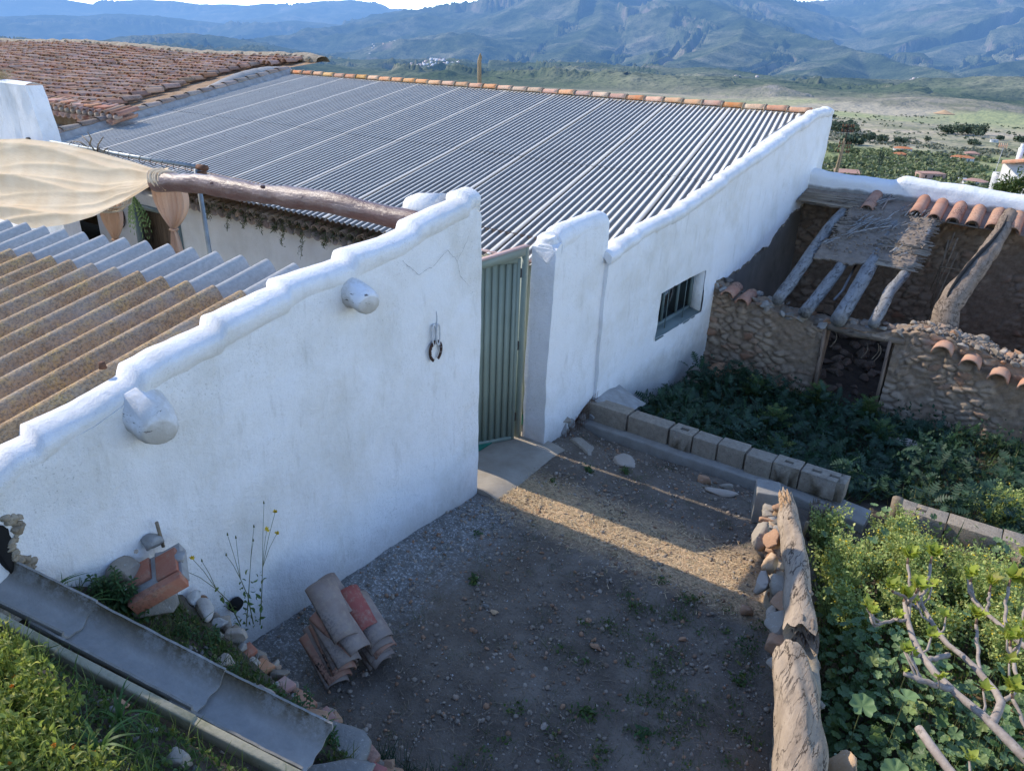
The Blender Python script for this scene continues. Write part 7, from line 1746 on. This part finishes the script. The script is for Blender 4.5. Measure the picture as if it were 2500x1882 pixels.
PL = [('leafy green weed on the patio near the threshold', .62, 1.02, .05), ('small dark weed below the threshold corner', .45, .62, .035), ('green weed in front of the chipped rock', .92, 1.22, .05), ('tuft of green weed on the bare soil left of the sunlit straw strip', .42, -.52, .05), ('single weed rosette between wall foot and tile stack', .78, -1.02, .04), ('dark weed rosette right of the pinkish stone', 2.35, -1.02, .06), ('weed rosette in the lower right of the patio', 2.5, -1.55, .06), ('grey-green seedling patch in the middle of the patio', 1.95, -.10, .06), ('weed cluster low on the patio, lower centre right', 2.15, -1.62, .07), ('low weed by the log wall foot', 2.72, -.42, .07), ('leafy weed at the log wall foot further down', 2.82, -.75, .07)]
for i, (l, x, y, s) in enumerate(PL):
    z = float(NT(x, y)); n = 46; X = x + RNG.normal(0, s * .45, n); Y = y + RNG.normal(0, s * .45, n); g = G(); scat(g, SMALL if i % 2 else LANCE, np.stack([X, Y, z + RNG.uniform(.004, s * .8, n)], 1), .35, .9, .7); o = g.build('weed', MAT['leaf_garden' if i % 3 else 'leaf_nettle']); based(o, (x, y, z)); tag(o, l, 'weed', 'small weeds dotted over the patio')
# ---- upper ground: grass, nettles, hawkweed, marigolds
SP1 = [(-.1, -4.6), (-.1, -2.95), (.5, -2.93), (1.1, -2.95), (1.7, -2.98), (1.75, -3.2), (1.2, -3.32), (.6, -3.55), (.02, -3.68), (-.1, -3.78)]
X, Y = rnd_poly(2600, [(.0, -3.70), (.02, -3.02), (.5, -2.95), (1.1, -2.98), (1.6, -3.02), (1.5, -3.16), (1.05, -3.24), (.5, -3.42)]); cn = clump_noise(X, Y, 4, 2); k = cn > -.1
g = G(); scat(g, BLADE_, np.stack([X, Y, NT(X, Y)], 1)[k], .25, .85, .55); scat(g, SMALL, np.stack([X, Y, NT(X, Y) + .03 * RNG.random(len(X))], 1), .4, 1.0, .8); kind(g.build('bank_grass', MAT['grass']), 'stuff')
X, Y = rnd_poly(15000, [(-.2, -4.05), (.6, -3.80), (1.25, -3.6), (1.9, -3.42), (3.3, -3.3), (3.4, -4.6), (-.2, -5.2)]); cn = clump_noise(X, Y, 3.2, 5); k = cn > -.55
k2 = k & (RNG.random(len(X)) < .45); g = G(); scat(g, BLADE_, np.stack([X, Y, NT(X, Y)], 1)[k2], .3, 1.1, .6); scat(g, SMALL, np.stack([X, Y, NT(X, Y) + .05 * RNG.random(len(X))], 1)[k], .4, 1.1, .9); kind(g.build('slope_grass', MAT['leaf_garden']), 'stuff')
def lush(label, x, y, n, Lm, seed):
    z = float(NT(x, y)); g = G(); rs = random.Random(seed)
    for k in range(n):
        a = rs.uniform(0, 6.28); L_ = Lm * rs.uniform(.6, 1.1); w_ = rs.uniform(.004, .009); P = []
        for t in np.linspace(0, 1, 9):
            r_ = L_ * (.25 * t + .55 * t * t); P.append(np.array((x + r_ * math.cos(a), y + r_ * math.sin(a), z + L_ * (1.1 * t - .85 * t * t))))
        s_ = np.array((-math.sin(a), math.cos(a), 0)); V = []
        for i, p in enumerate(P): ww = w_ * (1 - (i / 8) ** 2); V += [p - s_ * ww, p + s_ * ww + np.array((0, 0, .001))]
        g.add(V, [(2 * i, 2 * i + 1, 2 * i + 3, 2 * i + 2) for i in range(8)])
    o = g.build('grass_clump', MAT['grass_lush']); based(o, (x, y, z)); tag(o, label, 'grass', 'clumps of broad arching grass')
for i, a in enumerate((('broad arching grass clump at the foot of the wall, far left', .07, -3.66, 14, .28), ('grass blades arching over the upper trough rim', .20, -3.56, 9, .24), ('long grass blade clump in the dark below the middle trough', 1.12, -3.86, 12, .26), ('grass clump right of the orange-flowered weeds', 1.30, -4.02, 12, .24), ('grass clump among weeds behind the lowest trough', .98, -3.10, 12, .16), ('grass sprig leaning over the rubble edge', 1.28, -2.98, 10, .14))): lush(*a, i)
def nettle(label, x, y, R_, h, ns, seed, mat='leaf_nettle', T=None, sc=(.5, 1.), grp='nettle-like leafy plants', name='nettle'):
    z = float(NT(x, y)); r = thing(name, label, 'leafy plant', (x, y, z), grp); gs_, gl = G(), G(); LP, LM = [], []; rs = random.Random(seed)
    for k in range(ns):
        a = rs.uniform(0, 6.28); rr = R_ * math.sqrt(rs.random()); px, py = x + rr * math.cos(a), y + rr * math.sin(a); hh = h * rs.uniform(.65, 1.05) * (1 - .3 * rr / R_); b = (px, py, z); t_ = (px + rs.gauss(0, .02), py + rs.gauss(0, .02), z + hh); gs_.tube([b, t_], [.003, .002], 4, caps=False)
        for j in range(int(hh / .012)):
            t = (j + .5) / int(hh / .012); p = np.array(b) * (1 - t) + np.array(t_) * t
            for q in (0, math.pi): LM.append(rotm((0, 0, 1), j * 1.57 + q + rs.uniform(-.3, .3)) @ rotm((1, 0, 0), rs.uniform(-.4, .5)) * rs.uniform(*sc) * (1.15 - .5 * t)); LP.append(p)
    gl.inst(T or LANCE, LM, LP); gs_.build('stems', MAT['stem'], r); gl.build('leaves', MAT[mat], r)
nettle('thick dark green nettle at the wall foot left of the brick chunk', .16, -3.40, .11, .26, 17, 1); nettle('second nettle shoot group hugging the grey rock', .22, -3.30, .06, .22, 8, 2); nettle('low nettle under the brick chunk corner', .42, -3.20, .07, .15, 8, 3, sc=(.35, .7)); nettle('leafy weed on the bank right of the brick chunk', .50, -3.08, .09, .14, 10, 4, sc=(.35, .7)); nettle('bushy weed at the rim above the tile stack', 1.10, -2.98, .07, .12, 8, 5, sc=(.35, .7)); nettle('green weed beside the open end of the lowest trough', 1.36, -3.04, .09, .14, 9, 6, sc=(.35, .7)); nettle('leafy weed between middle and lowest trough, wall side', .80, -3.22, .08, .12, 8, 8, sc=(.3, .6))
nettle('grey-green woolly sprig on the rubble edge beside the slate', 1.66, -2.90, .05, .10, 6, 9, 'leaf_hore', OVAL, (.3, .55), 'woolly horehound sprigs', 'horehound')
for i, (x, y, l) in enumerate(((2.02, -2.52, 'first'), (2.13, -2.50, 'second'), (2.20, -2.45, 'third'), (2.36, -2.42, 'fifth'), (2.28, -2.50, 'fourth'), (2.46, -2.38, 'sixth'))):
    nettle('%s woolly horehound sprig from the left along the bottom edge' % l, x + .02, y + .16, .025, .20 - .012 * i, 3, 20 + i, 'leaf_hore', OVAL, (.3, .6), 'woolly horehound sprigs', 'horehound')
hw = thing('hawkweed', 'spindly wild plant with small yellow dandelion-like flowers against the white wall', 'flowering plant', (.18, -2.68, .58)); g, gf, gl, gk = G(), G(), G(), G(); FP, BP, LP = [], [], []
zb = .40
for (bx, by, tips) in ((.17, -2.68, [(.05, -2.86, .98, 1), (.06, -2.93, .94, 0), (.05, -2.80, .92, 0)]), (.22, -2.62, [(.07, -2.62, 1.02, 0), (.06, -2.56, .96, 0), (.09, -2.66, .90, 0)]), (.26, -2.60, [(.06, -2.33, 1.10, 0), (.10, -2.28, 1.03, 1), (.10, -2.36, .93, 1), (.12, -2.30, .88, 1)]), (.20, -2.66, [(.10, -2.45, 1.0, 0), (.12, -2.48, .92, 0)])):
    m_ = np.array(((bx + tips[0][0]) / 2, (by + tips[0][1]) / 2, .72)); g.tube([(bx, by, zb), ((bx + m_[0]) / 2, (by + m_[1]) / 2 + .01, .60), m_], [.004, .003, .0025], 5, caps=False)
    for t in tips: g.tube([m_, (m_ + np.array(t[:3])) / 2 + np.array((0, 0, .02)), t[:3]], [.0022, .0018, .0014], 4, caps=False); (FP if t[3] else BP).append(t[:3])
    for j in range(16): LP.append(np.array((bx, by, zb)) * (1 - j / 16) + m_ * (j / 16) + RNG.normal(0, .012, 3))
scat(gl, LANCE, np.array(LP), .4, .9, .8); gl.build('leaves', MAT['leaf_garden'], hw); g.build('stems', MAT['stem'], hw)
scat(gf, PET, np.repeat(np.array(FP), 4, 0) + RNG.normal(0, .003, (len(FP) * 4, 3)), 1.3, 1.9, .4); gf.build('flowers', MAT['yellow'], hw)
for p in BP: gk.tube([p, np.array(p) + np.array((0, 0, .018))], [.006, .003], 6)
gk.build('buds', MAT['stem'], hw)
# sunlit marigold-like weeds in the bottom-left corner
def marigold(label, x, y, R_, h, seed):
    rs = random.Random(seed); z = float(NT(x, y)); r = thing('marigold_bush', label, 'flowering weed', (x, y, z), 'sunlit orange-flowered weeds bottom left'); gs_, gl, gf = G(), G(), G(); LP, FP = [], []
    for k in range(int(105 * R_ / .25)):
        a = rs.uniform(0, 6.28); rr = R_ * math.sqrt(rs.random()); px, py = x + rr * math.cos(a), y + rr * math.sin(a); hh = h * (1 - .5 * (rr / R_) ** 2) * rs.uniform(.3, 1.25); zz = float(NT(px, py))
        b = np.array((x + (px - x) * .6, y + (py - y) * .6, zz)); t_ = np.array((px, py, zz + hh)); gs_.tube([b, t_], [.002, .0012], 3, caps=False)
        for j in range(12): LP.append(b + (t_ - b) * rs.uniform(.2, 1) + np.array((rs.gauss(0, .010), rs.gauss(0, .010), 0)))
        if rs.random() < .05: FP.append(t_)
    scat(gl, LANCE, np.array(LP), .18, .75, 1.); scat(gl, BLADE_, np.array(LP)[::9], .3, .8, .7); gl.build('leaves', MAT['leaf_lit'], r); gs_.build('stems', MAT['leaf_lit'], r)
    if FP: scat(gf, PET, np.repeat(np.array(FP), 2, 0), .9, 1.3, .5); gf.build('flowers', MAT['orange'], r)['kind'] = 'stuff'
MG = (('lush sunlit weed bush with orange flowers at the left edge', .86, -4.12, .17, .26), ('tall sunlit sprays with orange heads in the bottom-left corner', 1.02, -4.06, .13, .28), ('yellow-green sunlit weed mat below the orange-headed sprays', 1.12, -4.22, .22, .20), ('half-shaded weed bush along the bottom edge', 1.42, -4.16, .18, .14), ('sunlit weed tuft above the lush flowering bush', .66, -4.02, .12, .22), ('spreading lime-green weed patch at the very bottom left', 1.26, -4.30, .18, .18))
for i, a in enumerate(MG): marigold(*a, i + 50)
# ---- ice plant trailing from the tile ledge
ip = thing('trailing_plant', 'dark trailing succulent spilling along the tile ledge under the grey roof edge', 'trailing plant', (-4.5, 1.85, 1.5)); gl, gs_ = G(), G(); LP = []
for x in np.arange(-7.0, -2.3, .012):
    dens = .35 + .65 * (mn.noise(Vector((x * 1.5, 0, 0))) > -.15); 
    if x < -6.2: dens *= .5
    for k in range(int(4 * dens + RNG.random())): LP.append((x, CW - .03 + RNG.uniform(-.10, .15), 1.53 + RNG.uniform(-.07, .08)))
for (x, L_) in ((-5.95, .22), (-5.2, .12), (-4.75, .28), (-4.35, .34), (-4.9, .10), (-3.9, .14), (-6.4, .16), (-5.55, .14)):
    pts = [(x + .03 * math.sin(t * 5), CW - .10 - .02 * math.sin(t * 3), 1.50 - L_ * t) for t in np.linspace(0, 1, 8)]; gs_.tube(pts, .004, 4, caps=False)
    for p in pts:
        for k in range(5): LP.append(np.array(p) + RNG.normal(0, .012, 3))
scat(gl, leaf_lance(.055, .005, .012), np.array(LP), .7, 1.5, 1.0); gl.build('leaves', MAT['leaf_succ'], ip); gs_.build('stems', MAT['stem'], ip)
# hanging fern in the courtyard
fn = thing('hanging_fern', 'bright green hanging fern beside the knotted peach curtain', 'fern', (-6.75, .9, 1.7)); g = G()
for k in range(30):
    a = RNG.uniform(-.4, math.pi + .4); L_ = RNG.uniform(.35, .62); P = [np.array((-6.85 + .30 * t * math.cos(a) * .9 + .12 * t, .9 - .12 * t * abs(math.sin(a)), 1.72 + .05 * t - L_ * t ** 1.6)) for t in np.linspace(0, 1, 12)]; V = []; F = []
    for i, p in enumerate(P[:-1]):
        d = P[i + 1] - p; s_ = np.cross(d, (0, 1, 0)); s_ /= np.linalg.norm(s_) + 1e-9; w_ = .032 * (1 - (i / 11) ** 2) + .006
        for sg in (-1, 1): b = len(V); V += [p, p + d * .75, p + d * .55 + s_ * w_ * sg + np.array((0, -.006, 0))]; F.append((b, b + 1, b + 2))
    g.add(V, F)
g.build('fronds', MAT['leaf_fern'], fn)
# dry vine twigs near the left end of the rail
g = G()
for (a, b, c) in (((-6.4, .28, 2.40), (-6.5, .26, 2.52), (-6.62, .25, 2.60)), ((-6.4, .28, 2.40), (-6.3, .27, 2.52), (-6.12, .26, 2.63)), ((-6.5, .26, 2.5), (-6.42, .26, 2.58), (-6.45, .24, 2.66)), ((-6.6, .3, 2.44), (-6.8, .3, 2.5), (-7.0, .3, 2.49)), ((-6.35, .28, 2.46), (-6.2, .27, 2.45), (-6.08, .27, 2.5))): g.tube([a, b, c], [.011, .009, .005], 6, nz=.3, nsc=15)
o = tag(g.build('vine', MAT['twig']), 'bare forked vine twigs twisting over the left part of the metal pipe', 'vine'); based(o, (-6.4, .28, 2.4))
g = G(); 
# ================================================================= valley: buildings, trees
def house_far(name, label, az, r, w, d, h, mats, yaw=0, roof='hip', group='scattered farmhouses in the valley', rh=1.6, chim=False, zoff=0):
    p = far_pt(az, r); p[2] += zoff; R_ = rotm((0, 0, 1), -R(az) + yaw); t = thing(name, label, 'house', tuple(p), group)
    def tr(V): return (np.array(V, float) @ R_.T) + p
    g = G(); x, y = w / 2, d / 2
    V = [(-x, -y, -1), (x, -y, -1), (x, y, -1), (-x, y, -1), (-x, -y, h), (x, -y, h), (x, y, h), (-x, y, h)]
    g.add(tr(V), [(0, 1, 5, 4), (1, 2, 6, 5), (2, 3, 7, 6), (3, 0, 4, 7)]); 
    if roof == 'gable': g.add(tr([(-x, -y, h), (-x, y, h), (-x, 0, h + rh), (x, -y, h), (x, y, h), (x, 0, h + rh)]), [(0, 2, 1), (3, 4, 5)])
    g.build('wall', mats[0], t, smooth=False); g = G(); o = .4
    if roof == 'hip': k = min(x, y) * .95; g.add(tr([(-x - o, -y - o, h), (x + o, -y - o, h), (x + o, y + o, h), (-x - o, y + o, h), (-x + k, 0, h + rh), (x - k, 0, h + rh)]), [(0, 1, 5, 4), (1, 2, 5), (2, 3, 4, 5), (3, 0, 4)])
    elif roof == 'gable': g.add(tr([(-x - o, -y - o, h - .15), (x + o, -y - o, h - .15), (x + o, 0, h + rh), (-x - o, 0, h + rh), (x + o, y + o, h - .15), (-x - o, y + o, h - .15)]), [(0, 1, 2, 3), (3, 2, 4, 5)])
    else: g.add(tr([(-x - o, -y - o, h + .02), (x + o, -y - o, h + .02), (x + o, y + o, h + rh), (-x - o, y + o, h + rh)]), [(0, 1, 2, 3)])
    g.build('roof', mats[1], t, smooth=False); g = G(); n = max(1, int(w / 4.5))
    for i in range(n):
        wx = -x + (i + .5) * w / n; g.add(tr([(wx - .5, -y - .05, h * .35), (wx + .5, -y - .05, h * .35), (wx + .5, -y - .05, h * .75), (wx - .5, -y - .05, h * .75)]), [(0, 1, 2, 3)])
    g.build('windows', MAT['black'], t, smooth=False)
    return t, tr
def fm(name, c): return simple(name, [(.3, c4(*[v * .85 for v in c])), (.7, c4(*c))], .4, 4, .9, ((3, .3, .1),))
FW, FP_, FR, FR2, FG = fm('distant_whitewash', (.62, .62, .60)), fm('distant_pink_render', (.50, .33, .27)), fm('distant_orange_tiles', (.50, .20, .09)), fm('distant_pink_tiles', (.45, .27, .21)), fm('distant_grey', (.4, .42, .45))
house_far('farmhouse', 'long low farmhouse with a bright orange hipped roof in the upper valley', -8.94, 800, 15, 7, 3, (FW, FR), .1)
house_far('farmhouse', 'small farmhouse with steep orange roof just below the long one', -9.05, 745, 12, 8, 2.5, (FP_, FR), .6)
house_far('farmhouse', 'white farmhouse with wide orange roof on the right of the valley', -5.45, 760, 17, 9, 3, (FW, FR), -.1)
house_far('farmhouse', 'pale pinkish roofed farmhouse behind the white one', -5.0, 812, 11, 8, 3, (FP_, FR2), .2)
house_far('farmhouse', 'two-storey pinkish villa with flat terraces in the green orchard', -7.0, 600, 16, 10, 4.5, (FP_, FR2), .5, rh=.9, chim=True)
house_far('farmhouse', 'low white farmhouse with salmon roof just above the parapet, right', -4.4, 590, 13, 8, 3, (FW, FR2), -.3)
house_far('farmhouse', 'flat white shed beside the salmon-roofed farmhouse', -5.05, 600, 6, 5, 2.5, (FW, FG), .2, roof='shed', rh=.3)
house_far('farmhouse', 'pink shed roof peeking over the parapet next to the utility pole', -12.0, 560, 15, 9, 4, (FP_, FR2), .15, roof='shed', rh=1.4)
house_far('farmhouse', 'tiny white hut in the dry fields at the far right', -4.0, 1010, 7, 5, 2.5, (FW, FG), .3, roof='shed', rh=.3)
for k, az in enumerate((-7.65, -7.3)):
    p = far_pt(az, 775 + 6 * k); g = G(); P = np.array([[(p[0] + 3 * math.cos(a) * math.cos(b), p[1] + 3 * math.sin(a) * math.cos(b), p[2] + 3 * math.sin(b)) for b in np.linspace(0, math.pi / 2, 7)] for a in np.linspace(0, 2 * math.pi, 15)]); g.grid(P)
    o = g.build('dome_tent', FG); based(o, tuple(p)); tag(o, ['left', 'right'][k] + ' one of the two small blue-white domes in the orchard', 'dome', 'two small domes')
# near cream building, right edge
def gp0(az, r, z): return np.array((r * math.sin(R(az)) + CAM[0], r * math.cos(R(az)) + CAM[1], z))
t = thing('cream_house', 'big cream house with thin terracotta roof edge and small chimney beyond the parapet', 'house', tuple(gp0(-1, 64, -10)))
def prism(g, az0, az1, r0, r1, zt0, zt1, zb, back=0.):
    V = [gp0(az0, r0, zb), gp0(az1, r0, zb), gp0(az1, r1, zb), gp0(az0, r1, zb), gp0(az0, r0, zt0), gp0(az1, r0, zt1), gp0(az1, r1, zt1 + back), gp0(az0, r1, zt0 + back)]
    g.add(V, [(0, 1, 5, 4), (1, 2, 6, 5), (2, 3, 7, 6), (3, 0, 4, 7), (4, 5, 6, 7)])
g = G(); prism(g, -3.2, 4.5, 64, 72, -2.46, -.75, -11, -.9); prism(g, -3.6, -3.21, 64.5, 70, -3.5, -3.45, -11, -.2); g.build('wall', MAT['plaster_cream'], t, smooth=False)
g = G(); prism(g, -3.28, 4.6, 63.7, 64.6, -2.30, -.60, -2.47); 
V = [gp0(-3.28, 63.7, -2.47), gp0(4.6, 63.7, -.77), gp0(4.6, 63.7, -.60), gp0(-3.28, 63.7, -2.30), gp0(-3.28, 72.3, -3.3), gp0(4.6, 72.3, -1.6), gp0(4.6, 64.6, -.60), gp0(-3.28, 64.6, -2.30)]
g = G(); g.add(V, [(0, 1, 2, 3), (3, 2, 6, 7), (7, 6, 5, 4)]); g.build('roof_edge', MAT['clay_ridge'], t, smooth=False)
g = G(); prism(g, -2.62, -2.30, 65.2, 65.6, -1.45, -1.45, -2.6); prism(g, -2.56, -2.36, 65.25, 65.55, -1.2, -1.2, -1.45); g.build('chimney', MAT['plaster'], t, smooth=False)
g = G(); prism(g, -.9, -.2, 63.95, 63.99, -3.6, -3.6, -4.9); g.build('window', MAT['black'], t, smooth=False)
# tree helpers
def blob_tree(name, label, p, R_, h, mat, group, n=260, ls=.5, conic=False, cat='tree', trunk=True):
    t = thing(name, label, cat, tuple(p), group); g = G(); c = p + np.array((0, 0, h * .55)); L = []
    for k in range(6):
        cc = c + RNG.normal(0, 1, 3) * np.array((R_ * .4, R_ * .4, h * .12)); q = RNG.normal(0, 1, (n // 6, 3)); q /= np.linalg.norm(q, axis=1)[:, None]; q *= (RNG.uniform(.55, 1, (len(q), 1))) * np.array((R_ * .62, R_ * .62, h * .34)); L.append(cc + q)
    if conic:
        zz = RNG.random(n) ** .8; a = RNG.uniform(0, 6.28, n); rr = R_ * (1 - zz) ** .5 * RNG.uniform(.6, 1, n); L = [np.stack([p[0] + rr * np.cos(a), p[1] + rr * np.sin(a), p[2] + h * zz], 1)]
    L = np.concatenate(L); scat(g, CL, L, ls * .7, ls * 1.3, 1.2); g.build('crown', mat, t)
    if trunk: g = G(); g.tube([p - np.array((0, 0, .5)), p + np.array((0, 0, h * .5))], [h * .03, h * .02], 6); g.build('trunk', MAT['twig'], t)
    return t
CL = T_([(-.5, -.4, 0), (.5, -.35, .1), (.45, .4, -.05), (-.4, .45, .12), (0, 0, .25)], [(0, 1, 4), (1, 2, 4), (2, 3, 4), (3, 0, 4)])
PINE = m_leaf('far_pine', c4(.07, .095, .060), c4(.10, .125, .08), trans=.05, rough=.9); OLIVE = m_leaf('far_orchard', c4(.14, .17, .075), c4(.20, .22, .11), trans=.1, rough=.9); OLG = m_leaf('far_olive', c4(.15, .16, .11), c4(.21, .21, .16), trans=.1, rough=.9)
PT_ = [('lone dark round pine, leftmost of the three in the middle valley', -11.03, 890, 6, 9), ('dark round pine, middle of the three in the middle valley', -10.26, 880, 5, 8), ('dark round pine, right of the three in the middle valley', -9.30, 890, 6, 8), ('small lone dark tree right of the three pines', -7.59, 940, 3, 6), ('dark tree at the corner of the white wall top, farthest field', -13.9, 1240, 8, 9), ('tiny tree beside the far corner tree', -13.5, 1250, 3, 5),
       ('big dark tree cluster by the utility pole, left one', -12.3, 830, 7, 10), ('big dark tree by the utility pole, right one', -11.85, 838, 8, 9), ('dark scrub tree below the bare hillock, left', -5.15, 950, 5, 6), ('dark scrub tree below the bare hillock, right', -4.9, 945, 3.5, 5), ('dark bush in the dry field far right', -3.72, 1045, 5, 5), ('dark bush at the right edge of the dry field', -2.74, 1050, 6, 6)]
for i, (l, az, r, R_, h) in enumerate(PT_): blob_tree('pine_tree', l, far_pt(az, r), R_, h, PINE, 'dark pines scattered in the valley', 200, R_ * .36)
for i in range(15):
    az = -13.9 + i * .125 + RNG.uniform(-.03, .03); blob_tree('pine_tree', 'pine of the dark row on the left of the valley plain', far_pt(az, 1000 + RNG.uniform(-25, 30)), 6, 9 + 3 * RNG.random(), PINE, 'dark row of pines left', 110, 2.2, trunk=False)
for i in range(18):
    az = -6.95 + i * .13 + RNG.uniform(-.03, .03); big = az > -6.35; blob_tree('pine_tree', 'pine of the grove on the bare hillock at right', far_pt(az, 1100 + RNG.uniform(-30, 25)), 6 if big else 4, (11 if big else 7) + 2 * RNG.random(), PINE, 'grove of pines on the hillock', 110, 2.0, trunk=False)
for k, (az, r) in enumerate(((-10.19, 648), (-10.03, 642))): blob_tree('cypress', ['left', 'right'][k] + ' of the two slim dark cypresses', far_pt(az, r), 1.1, 12, PINE, 'pair of cypresses', 160, .8, True, 'cypress')
# orchards and scrub as masses
def mass(name, mat, n, az, r, R_, h, dens=None):
    A = RNG.uniform(*az, n); Q = np.sqrt(RNG.uniform(r[0] ** 2, r[1] ** 2, n)); X = Q * np.sin(np.radians(A)); Y = Q * np.cos(np.radians(A)); cn = clump_noise(X / 60, Y / 60, 1., 4); k = cn > (dens if dens is not None else -9); X, Y = X[k], Y[k]; H, _ = far_height(X, Y)
    m = len(X); Pp = np.stack([X + CAM[0], Y + CAM[1], H], 1); g = G(); per = 7
    L = np.repeat(Pp, per, 0) + RNG.normal(0, 1, (m * per, 3)) * np.array((R_ * .45, R_ * .45, h * .18)) + np.array((0, 0, h * .5)); scat(g, CL, L, R_ * .5, R_ * 1.1, 1.2); return kind(g.build(name, mat), 'stuff')
mass('orchard', OLIVE, 2600, (-15, 1), (470, 790), 2.6, 3.4, -.25); mass('olive_grove', OLG, 2300, (-15.5, 1), (520, 960), 2.1, 2.6, -.1); mass('scrub', PINE, 1300, (-15.5, 1), (640, 1450), 1.7, 2.0, .12); mass('orchard_trees_dark', PINE, 500, (-15, 1), (480, 780), 3.0, 4.0, .15)
# tracks and a pale mound
p = far_pt(-7.11, 1500); g = G(); P = np.array([[(p[0] + 17 * t * math.cos(a), p[1] + 17 * t * math.sin(a), p[2] + 6 * (1 - t) ** 1.2 - .2) for t in np.linspace(0, 1, 8)] for a in np.linspace(0, 2 * math.pi, 19)]); g.grid(P); o = tag(g.build('earth_mound', MAT['rock_ochre']), 'small bare tan mound standing on the flat green field', 'mound'); based(o, tuple(p))
# utility pole (twin masts with insulator frame)
def gp(az, r, z): return np.array((r * math.sin(R(az)) + CAM[0], r * math.cos(R(az)) + CAM[1], z))
up_ = thing('utility_pole', 'leaning twin-legged utility pole with cross-arms and insulators beyond the parapet', 'utility pole', tuple(gp(-12.9, 95, -13.9)))
g = G(); g.tube([gp(-13.0, 95, -14), gp(-12.55, 95, -4.3)], [.13, .10], 8); g.tube([gp(-12.75, 95, -14), gp(-12.50, 95, -4.6)], [.13, .10], 8); g.build('masts', MAT['post'], up_)
g = G(); g.tube([gp(-12.52, 95, -5), gp(-12.45, 95, -2.8)], .06, 6)
for z in (-3.1, -3.6, -4.9): g.tube([gp(-12.85, 95, z), gp(-12.1, 95, z + .05)], .06, 6)
g.build('crossarms', MAT['iron'], up_); g = G()
for z in (-3.1, -3.6, -4.9, -5.3, -5.8):
    for a in (-12.8, -12.6, -12.3, -12.15): g.tube([gp(a, 95, z), gp(a, 95, z + .28)], [.10, .07], 6)
g.build('insulators', MAT['rust'], up_)
an = thing('tv_aerial', 'thin tv aerial on a bent mast left of the cream house', 'aerial', tuple(gp(-3.3, 70, -8))); g = G(); g.tube([gp(-3.62, 70, -9), gp(-3.42, 70, -1.9)], .03, 5); g.build('mast', MAT['galv'], an); g = G()
for k in range(5): g.tube([gp(-3.66 + k * .1, 70, -1.95), gp(-3.66 + k * .1, 70, -1.6)], .025, 5)
g.tube([gp(-3.70, 70, -1.8), gp(-3.2, 70, -1.75)], .025, 5); g.build('antenna', MAT['clay_ridge'], an)
# dark palm-like shrub beside it
pl = thing('shrub', 'spiky dark green shrub in front of the cream house at the right edge', 'shrub', tuple(gp(-2.3, 45, -8))); g = G(); L = []
for k in range(11): c = gp(-3.0 + k * .26, 45 + RNG.uniform(-.5, .5), -1.75 + .085 * k + RNG.uniform(-.2, .12)); L.append(c + RNG.normal(0, 1, (150, 3)) * np.array((.16, .16, .24)))
scat(g, leaf_lance(.30, .03, .07), np.concatenate(L), .6, 1.2, 1.2); g.build('foliage', MAT['leaf_palm'], pl); g = G(); g.tube([gp(-2.2, 45, -9), gp(-2.2, 45, -1.6)], [.12, .06], 7); g.build('trunk', MAT['twig'], pl)
# far white villages
def village(n, az, r, spread, grp, lab, s=1.):
    a0, r0 = az; proto = None
    for k in range(n):
        az_ = a0 + RNG.normal(0, spread[0]); r_ = r0 + RNG.normal(0, spread[1]); p = far_pt(az_, r_); w_ = RNG.uniform(9, 17) * s; h = RNG.uniform(5, 10) * s
        if proto is None:
            g = G(); g.add([(-.5, -.5, -.3), (.5, -.5, -.3), (.5, .5, -.3), (-.5, .5, -.3), (-.5, -.5, .8), (.5, -.5, .8), (.5, .5, .8), (-.5, .5, .8), (0, -.5, 1.1), (0, .5, 1.1)], [(0, 1, 5, 4), (1, 2, 6, 5), (2, 3, 7, 6), (3, 0, 4, 7), (4, 5, 8), (6, 7, 9), (5, 6, 9, 8), (7, 4, 8, 9)])
            proto = g.build('village_house', VW, smooth=False); o = proto
        else: o = proto.copy(); COL.objects.link(o)
        o.location = tuple(p); o.scale = (w_, w_, h); o.rotation_euler = (0, 0, RNG.uniform(0, 3)); tag(o, lab, 'house', grp)
VW = (lambda B: (lambda r: B.out(B.mix(B.rmap(r, .5, .6), c4(.60, .62, .66), c4(.50, .44, .44)), .9))(B.new('ShaderNodeObjectInfo').outputs['Random']))(NB('village_walls'))
village(110, (-41.0, 0), 0, (0, 0), '', '') if False else None
village(120, (-40.9, 4700), None, (1.05, 170), 'white houses of the far town behind the roof', 'tiny white house of the town at the mountain foot behind the roof ridge')
village(24, (-9.2, 5500), None, (.22, 110), 'white village on the mountain slope right', 'tiny white house of the small village on the right-hand mountain slope', .8)
village(14, (-10.2, 5000), None, (.25, 60), 'white hamlet below the slope village', 'tiny white house of the hamlet below the slope village', .7)
village(16, (-19.5, 3600), None, (1.2, 130), 'white farm buildings at the mountain foot', 'tiny pale farm building at the foot of the central mountain', .7)
village(12, (-44.2, 9000), None, (.6, 500), 'pale houses high on the left range', 'tiny pale house high on the left mountain range', 1.3)
